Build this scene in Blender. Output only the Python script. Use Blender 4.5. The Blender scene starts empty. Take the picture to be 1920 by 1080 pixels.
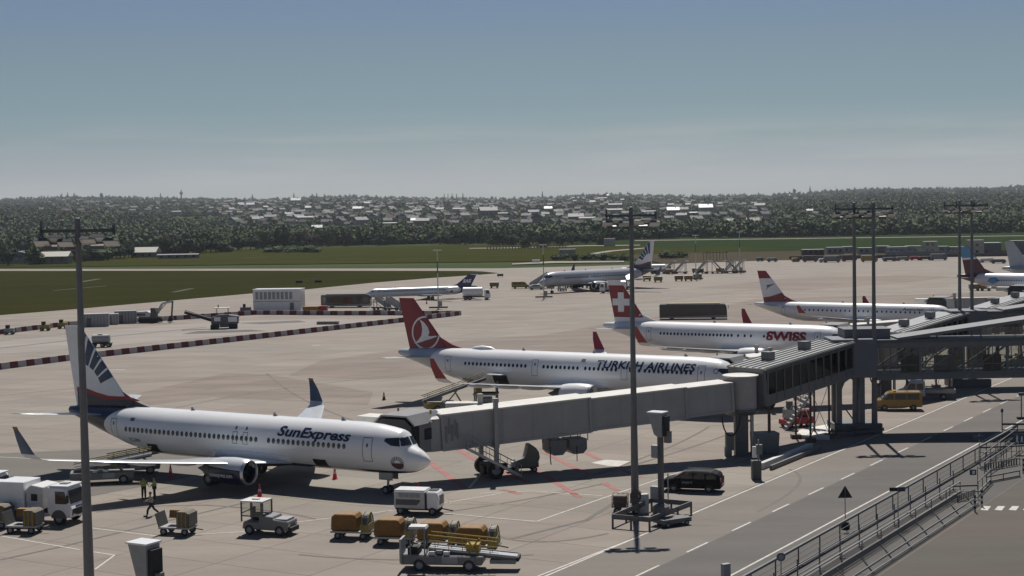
import bpy, bmesh, math, random
from math import sin, cos, pi, radians as R, sqrt, atan2, hypot
from mathutils import Vector, Matrix
random.seed(7)
scene = bpy.context.scene
COL = scene.collection

# ------------------------------------------------------------------ camera
F_PX, PITCH, ROLL, CAM_H = 2940.0, R(2.95), R(1.05), 22.35
cam_data = bpy.data.cameras.new('camera')
cam_data.sensor_width = 36.0
cam_data.lens = F_PX / 1920 * 36
cam_data.clip_start = 0.5
cam_data.clip_end = 30000
cam = bpy.data.objects.new('camera', cam_data)
COL.objects.link(cam)
cam.matrix_world = Matrix.Translation((0, 0, CAM_H)) @ Matrix.Rotation(pi / 2 - PITCH, 4, 'X') @ Matrix.Rotation(-ROLL, 4, 'Z')
scene.camera = cam

# ------------------------------------------------------------------ sky, sun, exposure
SUN_EL, SUN_AZ = R(56), R(4)          # azimuth east of +Y
world = bpy.data.worlds.new('World')
scene.world = world
world.use_nodes = True
wt = world.node_tree
for n in list(wt.nodes): wt.nodes.remove(n)
def wn(t, **k):
    n = wt.nodes.new(t)
    for a, b in k.items(): setattr(n, a, b)
    return n
sky = wn('ShaderNodeTexSky', sky_type='NISHITA', sun_disc=False, sun_elevation=SUN_EL, sun_rotation=SUN_AZ,
         altitude=370, air_density=1.0, dust_density=0.6, ozone_density=1.5)
bg = wn('ShaderNodeBackground'); out = wn('ShaderNodeOutputWorld')
bg.inputs['Strength'].default_value = 0.10
geo = wn('ShaderNodeTexCoord'); sep = wn('ShaderNodeSeparateXYZ')
wt.links.new(geo.outputs['Generated'], sep.inputs[0])
ramp = wn('ShaderNodeValToRGB')                     # colour of the air by height above the horizon
mr = wn('ShaderNodeMapRange'); mr.inputs['From Min'].default_value = 0.0; mr.inputs['From Max'].default_value = 0.30
wt.links.new(sep.outputs['Z'], mr.inputs['Value']); wt.links.new(mr.outputs[0], ramp.inputs[0])
SKY_RAMP = [(0.0, (0.466, 0.53, 0.688)), (0.039, (0.466, 0.53, 0.688)), (0.078, (0.417, 0.464, 0.613)), (0.146, (0.339, 0.399, 0.481)), (0.214, (0.313, 0.376, 0.438)), (0.305, (0.333, 0.369, 0.403)), (0.373, (0.334, 0.366, 0.413)), (0.435, (0.336, 0.369, 0.431)), (1.0, (0.29, 0.33, 0.385))]
cr = ramp.color_ramp
while len(cr.elements) < len(SKY_RAMP): cr.elements.new(0.5)
for e, (p, c) in zip(cr.elements, SKY_RAMP): e.position = p; e.color = (*c, 1)
mul = wn('ShaderNodeMixRGB', blend_type='MULTIPLY'); mul.inputs[0].default_value = 1
wt.links.new(sky.outputs[0], mul.inputs[1]); wt.links.new(ramp.outputs[0], mul.inputs[2])
# thin cirrus low over the hills
mp = wn('ShaderNodeMapping'); mp.inputs['Scale'].default_value = (5, 5, 70)
nz = wn('ShaderNodeTexNoise'); nz.inputs['Scale'].default_value = 1.0; nz.inputs['Detail'].default_value = 7; nz.inputs['Roughness'].default_value = .55
wt.links.new(geo.outputs['Generated'], mp.inputs[0]); wt.links.new(mp.outputs[0], nz.inputs['Vector'])
cmr = wn('ShaderNodeMapRange'); cmr.inputs['From Min'].default_value = .47; cmr.inputs['From Max'].default_value = .75
band = wn('ShaderNodeValToRGB')
bcr = band.color_ramp; bcr.elements[0].position = 0.0; bcr.elements[0].color = (.0, .0, .0, 1)
bcr.elements[1].position = 0.24; bcr.elements[1].color = (0, 0, 0, 1)
for p_, v_ in ((.05, .35), (.10, .5), (.145, .38), (.19, .04)): e = bcr.elements.new(p_); e.color = (v_, v_, v_, 1)
wt.links.new(nz.outputs[0], cmr.inputs[0]); wt.links.new(mr.outputs[0], band.inputs[0])
cm = wn('ShaderNodeMath', operation='MULTIPLY'); wt.links.new(cmr.outputs[0], cm.inputs[0]); wt.links.new(band.outputs[0], cm.inputs[1])
mixc = wn('ShaderNodeMixRGB'); mixc.inputs[2].default_value = (5.2, 5.2, 5.0, 1)
wt.links.new(cm.outputs[0], mixc.inputs[0]); wt.links.new(mul.outputs[0], mixc.inputs[1])
wt.links.new(mixc.outputs[0], bg.inputs['Color']); wt.links.new(bg.outputs[0], out.inputs['Surface'])

sun_data = bpy.data.lights.new('sun', 'SUN'); sun_data.energy = 4.9; sun_data.angle = R(0.53); sun_data.color = (1.0, .955, .89)
sun = bpy.data.objects.new('sun', sun_data); COL.objects.link(sun)
sdir = Vector((sin(SUN_AZ) * cos(SUN_EL), cos(SUN_AZ) * cos(SUN_EL), sin(SUN_EL)))
sun.rotation_euler = sdir.to_track_quat('Z', 'Y').to_euler(); sun.location = sdir * 200

scene.view_settings.view_transform = 'Standard'; scene.view_settings.look = 'None'
scene.view_settings.exposure = 0.0; scene.view_settings.gamma = 1.0; scene.view_settings.use_curve_mapping = False
scene.cycles.max_bounces = 6; scene.cycles.diffuse_bounces = 3; scene.cycles.glossy_bounces = 3
scene.cycles.transparent_max_bounces = 8; scene.cycles.use_denoising = True
scene.cycles.sample_clamp_indirect = 6

# ------------------------------------------------------------------ where things stand
ct, st = cos(PITCH), sin(PITCH); crl, srl = cos(ROLL), sin(ROLL)
def at(px, py, z=0.0):
    """ground point (or point at height z) seen at a photograph pixel"""
    a, b = px - 960, 540 - py
    x = a * crl + b * srl; y = -a * srl + b * crl
    d = Vector((x / F_PX, ct + st * y / F_PX, -st + ct * y / F_PX))
    t = (z - CAM_H) / d.z
    return Vector((d.x * t, d.y * t, z))
def far_at(px, py, Y):
    """point at distance Y seen at a pixel"""
    a, b = px - 960, 540 - py
    x = a * crl + b * srl; y = -a * srl + b * crl
    d = Vector((x / F_PX, ct + st * y / F_PX, -st + ct * y / F_PX))
    t = Y / d.y
    return Vector((d.x * t, Y, CAM_H + d.z * t))
HD = R(-31)                             # the stands' and the road's grid is turned by this angle
ch, sh = cos(HD), sin(HD)
def W(a, b, z=0.0):
    """grid point: a across the road (towards the terminal), b along it (away)"""
    return Vector((a * ch - b * sh, a * sh + b * ch, z))

# ------------------------------------------------------------------ materials
_m = {}
def nodes_of(m): return m.node_tree.nodes, m.node_tree.links
def mat(name, col, rough=.55, metal=0.0, var=.12, scale=1.2, coat=0.0, emit=None, spec=.5, bump=0.0):
    if name in _m: return _m[name]
    m = bpy.data.materials.new(name); m.use_nodes = True
    N, L = nodes_of(m); b = N['Principled BSDF']
    b.inputs['Roughness'].default_value = rough; b.inputs['Metallic'].default_value = metal
    b.inputs['Coat Weight'].default_value = coat; b.inputs['Specular IOR Level'].default_value = spec
    tc = N.new('ShaderNodeTexCoord'); nz = N.new('ShaderNodeTexNoise')
    nz.inputs['Scale'].default_value = scale; nz.inputs['Detail'].default_value = 6; nz.inputs['Roughness'].default_value = .65
    L.new(tc.outputs['Object'], nz.inputs['Vector'])
    r = N.new('ShaderNodeMapRange'); r.inputs['From Min'].default_value = .3; r.inputs['From Max'].default_value = .7
    r.inputs['To Min'].default_value = 1 - var; r.inputs['To Max'].default_value = 1 + var
    L.new(nz.outputs[0], r.inputs[0])
    mx = N.new('ShaderNodeVectorMath'); mx.operation = 'SCALE'; mx.inputs[0].default_value = col
    L.new(r.outputs[0], mx.inputs['Scale']); L.new(mx.outputs[0], b.inputs['Base Color'])
    if bump:
        bp = N.new('ShaderNodeBump'); bp.inputs['Strength'].default_value = bump; bp.inputs['Distance'].default_value = .05
        L.new(nz.outputs[0], bp.inputs['Height']); L.new(bp.outputs[0], b.inputs['Normal'])
    if emit: b.inputs['Emission Color'].default_value = (*emit[0], 1); b.inputs['Emission Strength'].default_value = emit[1]
    _m[name] = m; return m
M_white = mat('white_paint', (.8, .8, .8), .32, var=.05, coat=.3)
M_offw = mat('off_white_paint', (.55, .55, .53), .5, var=.12)
M_lgrey = mat('light_grey_paint', (.30, .305, .305), .5, var=.12)
M_grey = mat('mid_grey_paint', (.17, .17, .172), .5, var=.12)
M_dgrey = mat('dark_grey_steel', (.105, .107, .11), .5, metal=.2, var=.15)
M_pole = mat('mast_steel', (.16, .16, .165), .5, metal=.3, var=.18, scale=.8)
M_black = mat('black_rubber', (.022, .022, .024), .75, var=.2)
M_galv = mat('galvanised_steel', (.33, .34, .35), .4, metal=.6, var=.15)
M_glass = mat('dark_glass', (.02, .025, .03), .08, var=.05, spec=.8)
M_orange = mat('orange_cover', (.20, .095, .012), .6, var=.18, scale=3)
M_yellow = mat('yellow_paint', (.36, .24, .03), .4, var=.1)
M_dyel = mat('worn_olive_yellow', (.28, .22, .06), .6, var=.2)
M_red = mat('red_paint', (.33, .02, .02), .45, var=.12)
M_redplas = mat('red_plastic', (.10, .012, .014), .6, var=.2)
M_whplas = mat('white_plastic', (.42, .37, .36), .6, var=.15)
M_navy = mat('navy_paint', (.010, .014, .040), .35, var=.08, coat=.3)
M_blue = mat('blue_paint', (.012, .040, .095), .35, var=.08, coat=.3)
M_burg = mat('burgundy_paint', (.10, .010, .028), .35, var=.08, coat=.3)
M_lblue = mat('light_blue_paint', (.09, .28, .48), .35, var=.08, coat=.3)
M_alu = mat('bare_aluminium', (.62, .63, .65), .3, metal=.9, var=.06)
M_engine = mat('engine_dark', (.03, .03, .033), .5, metal=.4)
M_blackcar = mat('black_car_paint', (.003, .0035, .006), .55, var=.02, spec=.15)
M_hivis = mat('hi_vis_yellow', (.42, .55, .05), .7, var=.15, scale=8)
M_skin = mat('skin', (.42, .26, .19), .6, var=.05)
M_cloth = mat('dark_trousers', (.02, .022, .03), .8, var=.2, scale=8)
M_hair = mat('dark_hair', (.02, .015, .01), .7)
M_brownst = mat('rust_brown_steel', (.09, .06, .05), .6, var=.2)
M_lamp = mat('lamp_glass', (.5, .52, .52), .12, var=.05, spec=.8)
M_turkred = mat('crimson_paint', (.23, .004, .018), .32, var=.05, coat=.4)
M_swissred = mat('signal_red_paint', (.25, .010, .016), .32, var=.05, coat=.4)
M_text_blue = mat('lettering_blue', (.010, .022, .07), .4, var=.03)
M_text_grey = mat('lettering_grey', (.12, .13, .15), .5, var=.03)
M_silver = mat('silver_grey_paint', (.4, .42, .45), .35, var=.06, coat=.3)
M_cream = mat('cream_wall', (.5, .46, .38), .8, var=.12, scale=.3)

# ------------------------------------------------------------------ mesh kit
class MB:
    def __init__(s): s.v = []; s.f = []; s.m = []; s.cur = 0
    def add(s, vs, fs):
        o = len(s.v); s.v += [tuple(v) for v in vs]; s.f += [tuple(i + o for i in f) for f in fs]; s.m += [s.cur] * len(fs); return s
    def box(s, c, d, rz=0, tx=1, ty=1, sx=0, sy=0):
        """box centred at c, size d; tx, ty taper the top, sx, sy shift the top"""
        x, y, z = d[0] / 2, d[1] / 2, d[2] / 2; ca, sa = cos(rz), sin(rz); vs = []
        for k, (a, b) in ((-1, (1, 1)), (1, (tx, ty))):
            for i, j in ((-1, -1), (1, -1), (1, 1), (-1, 1)):
                px, py = i * x * a + (sx if k > 0 else 0), j * y * b + (sy if k > 0 else 0)
                vs.append((c[0] + px * ca - py * sa, c[1] + px * sa + py * ca, c[2] + k * z))
        return s.add(vs, [(3, 2, 1, 0), (4, 5, 6, 7), (0, 1, 5, 4), (1, 2, 6, 5), (2, 3, 7, 6), (3, 0, 4, 7)])
    def bar(s, p, q, w, h, up=(0, 0, 1)):
        p, q = Vector(p), Vector(q); d = (q - p).normalized(); u = Vector(up)
        if abs(d.dot(u)) > .98: u = Vector((0, 1, 0))
        r = d.cross(u).normalized(); u = r.cross(d); vs = []
        for e in (p, q):
            for i, j in ((-1, -1), (1, -1), (1, 1), (-1, 1)): vs.append(e + r * (i * w / 2) + u * (j * h / 2))
        return s.add(vs, [(0, 1, 2, 3), (7, 6, 5, 4), (4, 5, 1, 0), (5, 6, 2, 1), (6, 7, 3, 2), (7, 4, 0, 3)])
    def tube(s, p, q, r1, r2=None, n=8, caps=True):
        r2 = r1 if r2 is None else r2; p, q = Vector(p), Vector(q); d = (q - p).normalized()
        u = Vector((0, 0, 1)) if abs(d.z) < .9 else Vector((1, 0, 0)); a = d.cross(u).normalized(); b = d.cross(a); vs = []
        for e, r in ((p, r1), (q, r2)):
            for i in range(n): t = 2 * pi * i / n; vs.append(e + a * (r * cos(t)) + b * (r * sin(t)))
        fs = [(i, (i + 1) % n, n + (i + 1) % n, n + i) for i in range(n)]
        if caps: fs += [tuple(range(n))[::-1], tuple(range(n, 2 * n))]
        return s.add(vs, fs)
    def path(s, pts, r, n=6):
        for a, b in zip(pts, pts[1:]): s.tube(a, b, r, r, n)
        return s
    def loft(s, rings, closed=True, cap0=True, cap1=True):
        n = len(rings[0]); vs = [v for r in rings for v in r]; fs = []
        for k in range(len(rings) - 1):
            for i in range(n if closed else n - 1):
                j = (i + 1) % n; fs.append((k * n + i, k * n + j, (k + 1) * n + j, (k + 1) * n + i))
        if closed and cap0: fs.append(tuple(range(n))[::-1])
        if closed and cap1: fs.append(tuple(range((len(rings) - 1) * n, len(rings) * n)))
        return s.add(vs, fs)
    def lathe(s, prof, o=(0, 0, 0), axis='x', n=24, caps=True):
        rings = []
        for t, r in prof:
            ring = []
            for i in range(n):
                a = 2 * pi * i / n; c_, s_ = r * cos(a), r * sin(a)
                ring.append((o[0] + t, o[1] + c_, o[2] + s_) if axis == 'x' else (o[0] + c_, o[1] + t, o[2] + s_) if axis == 'y' else (o[0] + c_, o[1] + s_, o[2] + t))
            rings.append(ring)
        return s.loft(rings, cap0=caps, cap1=caps)
    def prism(s, poly, y0, y1, plane='xz'):
        """closed outline poly extruded from y0 to y1"""
        n = len(poly); g = (lambda a, b, t: (a, t, b)) if plane == 'xz' else (lambda a, b, t: (t, a, b)) if plane == 'yz' else (lambda a, b, t: (a, b, t))
        vs = [g(a, b, y0) for a, b in poly] + [g(a, b, y1) for a, b in poly]
        return s.add(vs, [tuple(range(n)), tuple(range(n, 2 * n))[::-1]] + [(i, i + n, (i + 1) % n + n, (i + 1) % n) for i in range(n)])
    def build(s, name, m, parent=None, smooth=False, fix=True, bevel=0):
        me = bpy.data.meshes.new(name); me.from_pydata(s.v, [], s.f)
        for mm in (m if isinstance(m, (list, tuple)) else [m]): me.materials.append(mm)
        if any(s.m): me.polygons.foreach_set('material_index', s.m)
        if fix:
            bm = bmesh.new(); bm.from_mesh(me); bmesh.ops.recalc_face_normals(bm, faces=bm.faces)
            if bevel: bmesh.ops.bevel(bm, geom=[e for e in bm.edges if e.calc_face_angle(0) > .6], offset=bevel, segments=1, affect='EDGES', clamp_overlap=True)
            bm.to_mesh(me); bm.free()
        if smooth: 
            me.polygons.foreach_set('use_smooth', [True] * len(me.polygons))
            me.set_sharp_from_angle(angle=R(38))
        o = bpy.data.objects.new(name, me); COL.objects.link(o)
        if parent: o.parent = parent
        return o
def tag(o, label=None, cat=None, group=None, kind=None):
    if label: o['label'] = label
    if cat: o['category'] = cat
    if group: o['group'] = group
    if kind: o['kind'] = kind
    return o
def thing(name, label, cat, loc=(0, 0, 0), rz=0, group=None):
    o = bpy.data.objects.new(name, None); COL.objects.link(o); o.location = loc; o.rotation_euler = (0, 0, rz); o.empty_display_size = .2
    return tag(o, label, cat, group)
KIDS = {}
def kids(o): return [c for c in o.children]
def copy_tree(o, parent=None):
    c = o.copy(); COL.objects.link(c); c.parent = parent
    for k in list(o.children): copy_tree(k, c)
    return c
def clone(o, loc, rz=None, label=None, group=None):
    c = copy_tree(o); c.location = loc
    if rz is not None: c.rotation_euler = (0, 0, rz)
    if label: c['label'] = label
    if group: c['group'] = group
    return c
def inst(o, parent, loc, rot=None):
    """another copy of a part (shared mesh)"""
    c = o.copy(); COL.objects.link(c); c.parent = parent; c.location = loc
    if rot is not None: c.rotation_euler = rot
    for k in list(o.children): inst(k, c, k.location)
    return c
def sheet(name, pts, z, m, kind='structure', parent=None):
    bm = bmesh.new(); vs = [bm.verts.new((p[0], p[1], z)) for p in pts]; f = bm.faces.new(vs); f.normal_update()
    if f.normal.z < 0: f.normal_flip()
    bmesh.ops.triangulate(bm, faces=bm.faces)
    me = bpy.data.meshes.new(name); bm.to_mesh(me); bm.free(); me.materials.append(m)
    o = bpy.data.objects.new(name, me); COL.objects.link(o)
    if kind: o['kind'] = kind
    if parent: o.parent = parent
    return o
def line_marking(name, pts, w, m, z, kind='structure'):
    b = MB()
    for p, q in zip(pts, pts[1:]):
        p, q = Vector((p[0], p[1], 0)), Vector((q[0], q[1], 0)); d = (q - p).normalized(); r = Vector((-d.y, d.x, 0)) * (w / 2)
        b.add([(p - r) + Vector((0, 0, z)), (q - r) + Vector((0, 0, z)), (q + r) + Vector((0, 0, z)), (p + r) + Vector((0, 0, z))], [(0, 1, 2, 3)])
    o = b.build(name, m, fix=False); o['kind'] = kind; return o
def text_mesh(txt, size=1.0, bold=0.0, shear=0.0, space=1.0, step=None):
    """flat mesh of lettering in the x/y plane"""
    cu = bpy.data.curves.new('t', 'FONT'); cu.body = txt; cu.size = size; cu.offset = bold * size; cu.shear = shear; cu.space_character = space
    cu.resolution_u = 3; cu.fill_mode = 'FRONT'
    ob = bpy.data.objects.new('t', cu); COL.objects.link(ob)
    dg = bpy.context.evaluated_depsgraph_get(); dg.update()
    me = bpy.data.meshes.new_from_object(ob.evaluated_get(dg)); bpy.data.objects.remove(ob); bpy.data.curves.remove(cu)
    bm = bmesh.new(); bm.from_mesh(me); bpy.data.meshes.remove(me)
    if step: cut_grid(bm, step)
    return bm
def cut_grid(bm, step, axes=(0, 1)):
    for ax in axes:
        cs = [v.co[ax] for v in bm.verts]
        if not cs: return
        lo, hi = min(cs), max(cs); k = math.floor(lo / step) + 1
        while k * step < hi:
            n = Vector((0, 0, 0)); n[ax] = 1; c = n * (k * step)
            bmesh.ops.bisect_plane(bm, geom=bm.verts[:] + bm.edges[:] + bm.faces[:], plane_co=c, plane_no=n, dist=1e-5); k += 1
def poly_bm(polys):
    bm = bmesh.new()
    for P in polys:
        f = bm.faces.new([bm.verts.new((a, b, 0)) for a, b in P])
        f.normal_update()
    bmesh.ops.triangulate(bm, faces=bm.faces); return bm
def decal(bm, fn, name, m, parent, step=.25, clip=None, flip=False):
    """bend a flat mesh (x, y) on to a surface: fn(x, y) -> point"""
    for co, no in (clip or []):
        bmesh.ops.bisect_plane(bm, geom=bm.verts[:] + bm.edges[:] + bm.faces[:], plane_co=co, plane_no=no, clear_outer=True)
    if step: cut_grid(bm, step)
    for v in bm.verts: v.co = fn(v.co.x, v.co.y)
    me = bpy.data.meshes.new(name); bm.to_mesh(me); bm.free(); me.materials.append(m)
    o = bpy.data.objects.new(name, me); COL.objects.link(o); o.parent = parent; return o
def flat_text(txt, size, m, name, parent, origin, xdir, ydir, **k):
    o, X, Y = Vector(origin), Vector(xdir), Vector(ydir)
    return decal(text_mesh(txt, size, **k), lambda x, y: o + X * x + Y * y, name, m, parent, step=None)
# ------------------------------------------------------------------ ground materials
def apron_material(name, c1, c2, joints=True, stain=.5):
    m = bpy.data.materials.new(name); m.use_nodes = True; N, L = nodes_of(m); b = N['Principled BSDF']; b.inputs['Roughness'].default_value = .85
    b.inputs['Specular IOR Level'].default_value = .25
    tc = N.new('ShaderNodeTexCoord')
    def mapping(sc, rz=0):
        mp = N.new('ShaderNodeMapping'); mp.inputs['Scale'].default_value = sc; mp.inputs['Rotation'].default_value = (0, 0, rz); L.new(tc.outputs['Object'], mp.inputs[0]); return mp
    def noise(mp, s, d=6, r=.6):
        n = N.new('ShaderNodeTexNoise'); n.inputs['Scale'].default_value = s; n.inputs['Detail'].default_value = d; n.inputs['Roughness'].default_value = r; L.new(mp.outputs[0], n.inputs['Vector']); return n
    def rng(src, a, b_, c, d):
        r = N.new('ShaderNodeMapRange'); r.inputs['From Min'].default_value = a; r.inputs['From Max'].default_value = b_; r.inputs['To Min'].default_value = c; r.inputs['To Max'].default_value = d; L.new(src, r.inputs[0]); return r
    g = mapping((1, 1, 1), -HD)
    big = noise(mapping((.010, .045, 1), -R(8)), 1.0, 4); mid = noise(mapping((.05, .22, 1), -R(14)), 1.0, 5); fine = noise(g, 1.6, 8, .7)
    mix = N.new('ShaderNodeMixRGB'); mix.inputs[1].default_value = (*c1, 1); mix.inputs[2].default_value = (*c2, 1)
    L.new(rng(big.outputs[0], .38, .62, 0, 1).outputs[0], mix.inputs[0])
    cur = mix.outputs[0]
    def darken(fac_out):
        nonlocal cur
        x = N.new('ShaderNodeVectorMath'); x.operation = 'SCALE'; L.new(cur, x.inputs[0]); L.new(fac_out, x.inputs['Scale']); cur = x.outputs[0]
    darken(rng(mid.outputs[0], .3, .7, 1 - .16 * stain, 1 + .12 * stain).outputs[0])
    darken(rng(fine.outputs[0], .3, .75, .95, 1.05).outputs[0])
    # wheel and oil stains
    sp = noise(mapping((.11, .5, 1), -R(20)), 1.0, 8, .7); darken(rng(sp.outputs[0], .60, .76, 1, 1 - .35 * stain).outputs[0])
    if joints:
        br = N.new('ShaderNodeTexBrick'); br.offset = 0; br.inputs['Scale'].default_value = 1; br.inputs['Brick Width'].default_value = 7.5; br.inputs['Row Height'].default_value = 5.0
        br.inputs['Mortar Size'].default_value = .055; br.inputs['Mortar Smooth'].default_value = .3; br.inputs['Color1'].default_value = (.92, .92, .92, 1); br.inputs['Color2'].default_value = (1.06, 1.05, 1.04, 1); br.inputs['Mortar'].default_value = (.55, .53, .51, 1)
        L.new(g.outputs[0], br.inputs['Vector'])
        x = N.new('ShaderNodeMixRGB'); x.blend_type = 'MULTIPLY'; x.inputs[0].default_value = 1; L.new(cur, x.inputs[1]); L.new(br.outputs[0], x.inputs[2]); cur = x.outputs[0]
    L.new(cur, b.inputs['Base Color'])
    bp = N.new('ShaderNodeBump'); bp.inputs['Strength'].default_value = .15; bp.inputs['Distance'].default_value = .02; L.new(fine.outputs[0], bp.inputs['Height']); L.new(bp.outputs[0], b.inputs['Normal'])
    return m
M_apron = apron_material('apron_concrete', (.246, .206, .176), (.243, .220, .188), stain=.95)
M_asph = apron_material('service_road_asphalt', (.118, .107, .099), (.107, .101, .093), joints=False, stain=.9)
M_asphl = apron_material('service_road_concrete', (.182, .158, .138), (.175, .162, .142), joints=False, stain=.8)
M_old = apron_material('old_apron_concrete', (.206, .164, .140), (.210, .178, .150), stain=1.2)
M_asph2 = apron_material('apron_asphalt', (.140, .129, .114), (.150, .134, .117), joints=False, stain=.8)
M_path = apron_material('walkway_asphalt', (.105, .096, .088), (.092, .086, .08), joints=False, stain=.5)
M_pave = apron_material('terminal_pavement', (.104, .082, .071), (.090, .086, .070), joints=False, stain=.8)
M_dust = apron_material('dusty_milled_concrete', (.28, .25, .222), (.255, .225, .20), joints=False, stain=.8)
M_wline = mat('white_line_paint', (.46, .44, .40), .7, var=.25, scale=2)
M_rline = mat('faded_red_line_paint', (.26, .082, .070), .75, var=.25, scale=.8)
M_yline = mat('yellow_line_paint', (.28, .23, .12), .75, var=.2, scale=2)
M_seam = mat('dark_joint_sealant', (.10, .094, .085), .8, var=.2)
def grass_material(name, cs, scale=.02):
    cs = [tuple(v * 1.22 for v in c) for c in cs]
    m = bpy.data.materials.new(name); m.use_nodes = True; N, L = nodes_of(m); b = N['Principled BSDF']; b.inputs['Roughness'].default_value = 1.0; b.inputs['Specular IOR Level'].default_value = 0.0
    tc = N.new('ShaderNodeTexCoord'); mp = N.new('ShaderNodeMapping'); mp.inputs['Scale'].default_value = (1, 4, 1); L.new(tc.outputs['Object'], mp.inputs[0])
    n = N.new('ShaderNodeTexNoise'); n.inputs['Scale'].default_value = scale; n.inputs['Detail'].default_value = 9; n.inputs['Roughness'].default_value = .7; L.new(mp.outputs[0], n.inputs['Vector'])
    r = N.new('ShaderNodeValToRGB'); L.new(n.outputs[0], r.inputs[0]); e = r.color_ramp.elements
    e[0].position = .3; e[0].color = (*cs[0], 1); e[1].position = .7; e[1].color = (*cs[-1], 1)
    for k, c in enumerate(cs[1:-1]): q = e.new(.3 + .4 * (k + 1) / (len(cs) - 1)); q.color = (*c, 1)
    L.new(r.outputs[0], b.inputs['Base Color']); return m
M_grass = grass_material('mown_grass', [(.021, .0225, .0075), (.025, .0265, .0085), (.031, .029, .011)], .012)
M_grass2 = grass_material('airfield_grass', [(.026, .031, .008), (.034, .0375, .0095), (.041, .038, .013)], .008)
M_crop = grass_material('crop_field', [(.017, .028, .011), (.021, .034, .013), (.027, .037, .016)], .01)
M_brownf = grass_material('bare_field', [(.052, .044, .032), (.062, .052, .038)], .02)
M_soil = grass_material('hillside_ground', [(.035, .05, .02), (.05, .065, .03), (.06, .07, .035)], .006)

# ------------------------------------------------------------------ terrain: flat airfield, hillside beyond
CREST = [(-700, 374), (-200, 372), (0, 374), (140, 369), (250, 370), (340, 372), (500, 374), (640, 368), (760, 371), (960, 373), (1060, 369), (1120, 364), (1290, 368), (1440, 366), (1560, 358), (1640, 354), (1780, 354), (1920, 350), (2300, 348), (2900, 352)]
def crest_z(x, Y=5600.0):
    px = 960 + x / Y * F_PX
    for (a, ya), (b, yb) in zip(CREST, CREST[1:]):
        if a <= px <= b: py = ya + (yb - ya) * (px - a) / (b - a); break
    else: py = CREST[0][1] if px < CREST[0][0] else CREST[-1][1]
    return far_at(px, py + 1, Y).z - 6.5
def hill_z(x, y):
    u = x / max(y, 1) * 5600
    t = min(max((y - 1320) / (5600 - 1320), 0), 1)
    h = crest_z(u) * (t ** .82) + 3.5 * sin(x / 160 + y / 310) * min(t * 4, 1) * (1 - t) + 2.5 * sin(x / 71 - y / 190) * min(t * 4, 1) * (1 - t)
    if y > 5600: h = max(h - (y - 5600) * .02, 2)
    return h - .35
def terrain():
    xs = [i / 60 for i in range(-30, 31)]
    ys = [-400, 0, 300, 700, 950, 1150, 1300] + [1400 + 100 * i for i in range(43)] + [5800, 6500, 9000]
    b = MB(); vs = []
    for y in ys:
        for k in xs:
            x = k * max(2.2 * y, 1800); vs.append((x, y, hill_z(x, y) if y > 1000 else -.35))
    n = len(xs); fs = [(j * n + i, j * n + i + 1, (j + 1) * n + i + 1, (j + 1) * n + i) for j in range(len(ys) - 1) for i in range(n - 1)]
    b.add(vs, fs); o = b.build('hills', M_soil, smooth=True, fix=False); o['kind'] = 'structure'
terrain()
def px_sheet(name, px, z, m, **k): return sheet(name, [at(*p) for p in px], z, m, **k)
# airfield grass between the apron and the trees
px_sheet('grass', [(-700, 509), (2700, 470), (2700, 425), (1900, 439), (1500, 446), (960, 458), (600, 464), (-700, 492)], -.06, M_grass2)
px_sheet('field', [(1000, 453), (1130, 450), (1920, 435), (2600, 424), (2600, 452), (1920, 470), (1500, 476), (1330, 470), (1200, 462)], -.03, M_crop)
px_sheet('field', [(1160, 478), (1290, 474), (1500, 470), (1700, 476), (1700, 486), (1420, 489), (1250, 495)], -.02, M_brownf)
px_sheet('field', [(1150, 470), (1380, 463), (1480, 466), (1300, 472)], -.01, M_grass2)
px_sheet('path', [(1100, 476), (1140, 470), (1215, 464), (1218, 465), (1150, 471), (1112, 477)], .0, M_dust)
px_sheet('path', [(880, 465), (960, 464), (1100, 460), (1200, 459), (1200, 460), (1100, 461.2), (960, 465.2), (880, 466)], .0, M_dust)
px_sheet('path', [(1190, 450.5), (1920, 441.5), (1920, 442.3), (1190, 451.5)], .01, M_dust)
APR = [(-900, 506), (940, 503), (1000, 501.5), (1100, 499), (1250, 495), (1420, 489), (2900, 458)]
pts = [at(*p) for p in APR] + [Vector((420, 40, 0)), Vector((300, -60, 0)), Vector((-260, -60, 0)), Vector((-420, 180, 0))]
sheet('apron', pts, 0, M_apron)
px_sheet('grass_island', [(-1300, 512), (0, 508), (480, 507.6), (880, 508), (905, 509), (935, 512), (925, 513.2), (800, 522), (700, 530), (575, 542.5), (475, 550), (137, 580), (0, 591), (-300, 618), (-1300, 720)], .02, M_grass)
# taxiway edge and milled strip inside the construction site
px_sheet('milled_strip', [(-60, 652), (0, 641), (240, 616), (400, 603), (600, 598), (820, 598), (700, 606), (560, 618), (300, 640), (130, 655), (-60, 668)], .012, M_dust)
line_marking('trench', [at(-80, 662), at(0, 653), at(130, 638.5), at(385, 614)], 1.1, M_seam, .02)
px_sheet('dark_patch', [(340, 627), (370, 621), (470, 618), (500, 621), (430, 624)], .02, M_asph)  # darker asphalt-coloured patches on the milled strip
px_sheet('dark_patch', [(440, 606), (560, 601), (575, 604), (490, 608)], .02, M_asph)
px_sheet('apron_slabs', [(600, 676), (860, 640), (1020, 628), (1150, 605), (1290, 585), (1420, 560), (1560, 556), (1900, 548), (1940, 600), (1700, 628), (1400, 650), (1000, 690), (700, 712), (540, 705)], .004, M_old)
px_sheet('apron_slabs', [(1300, 540), (1480, 522), (1700, 516), (1790, 519), (1700, 530), (1500, 545)], .004, M_old)
px_sheet('apron_slabs', [(240, 742), (420, 700), (500, 702), (700, 735), (690, 760), (400, 745), (280, 760)], .004, M_old)
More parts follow.
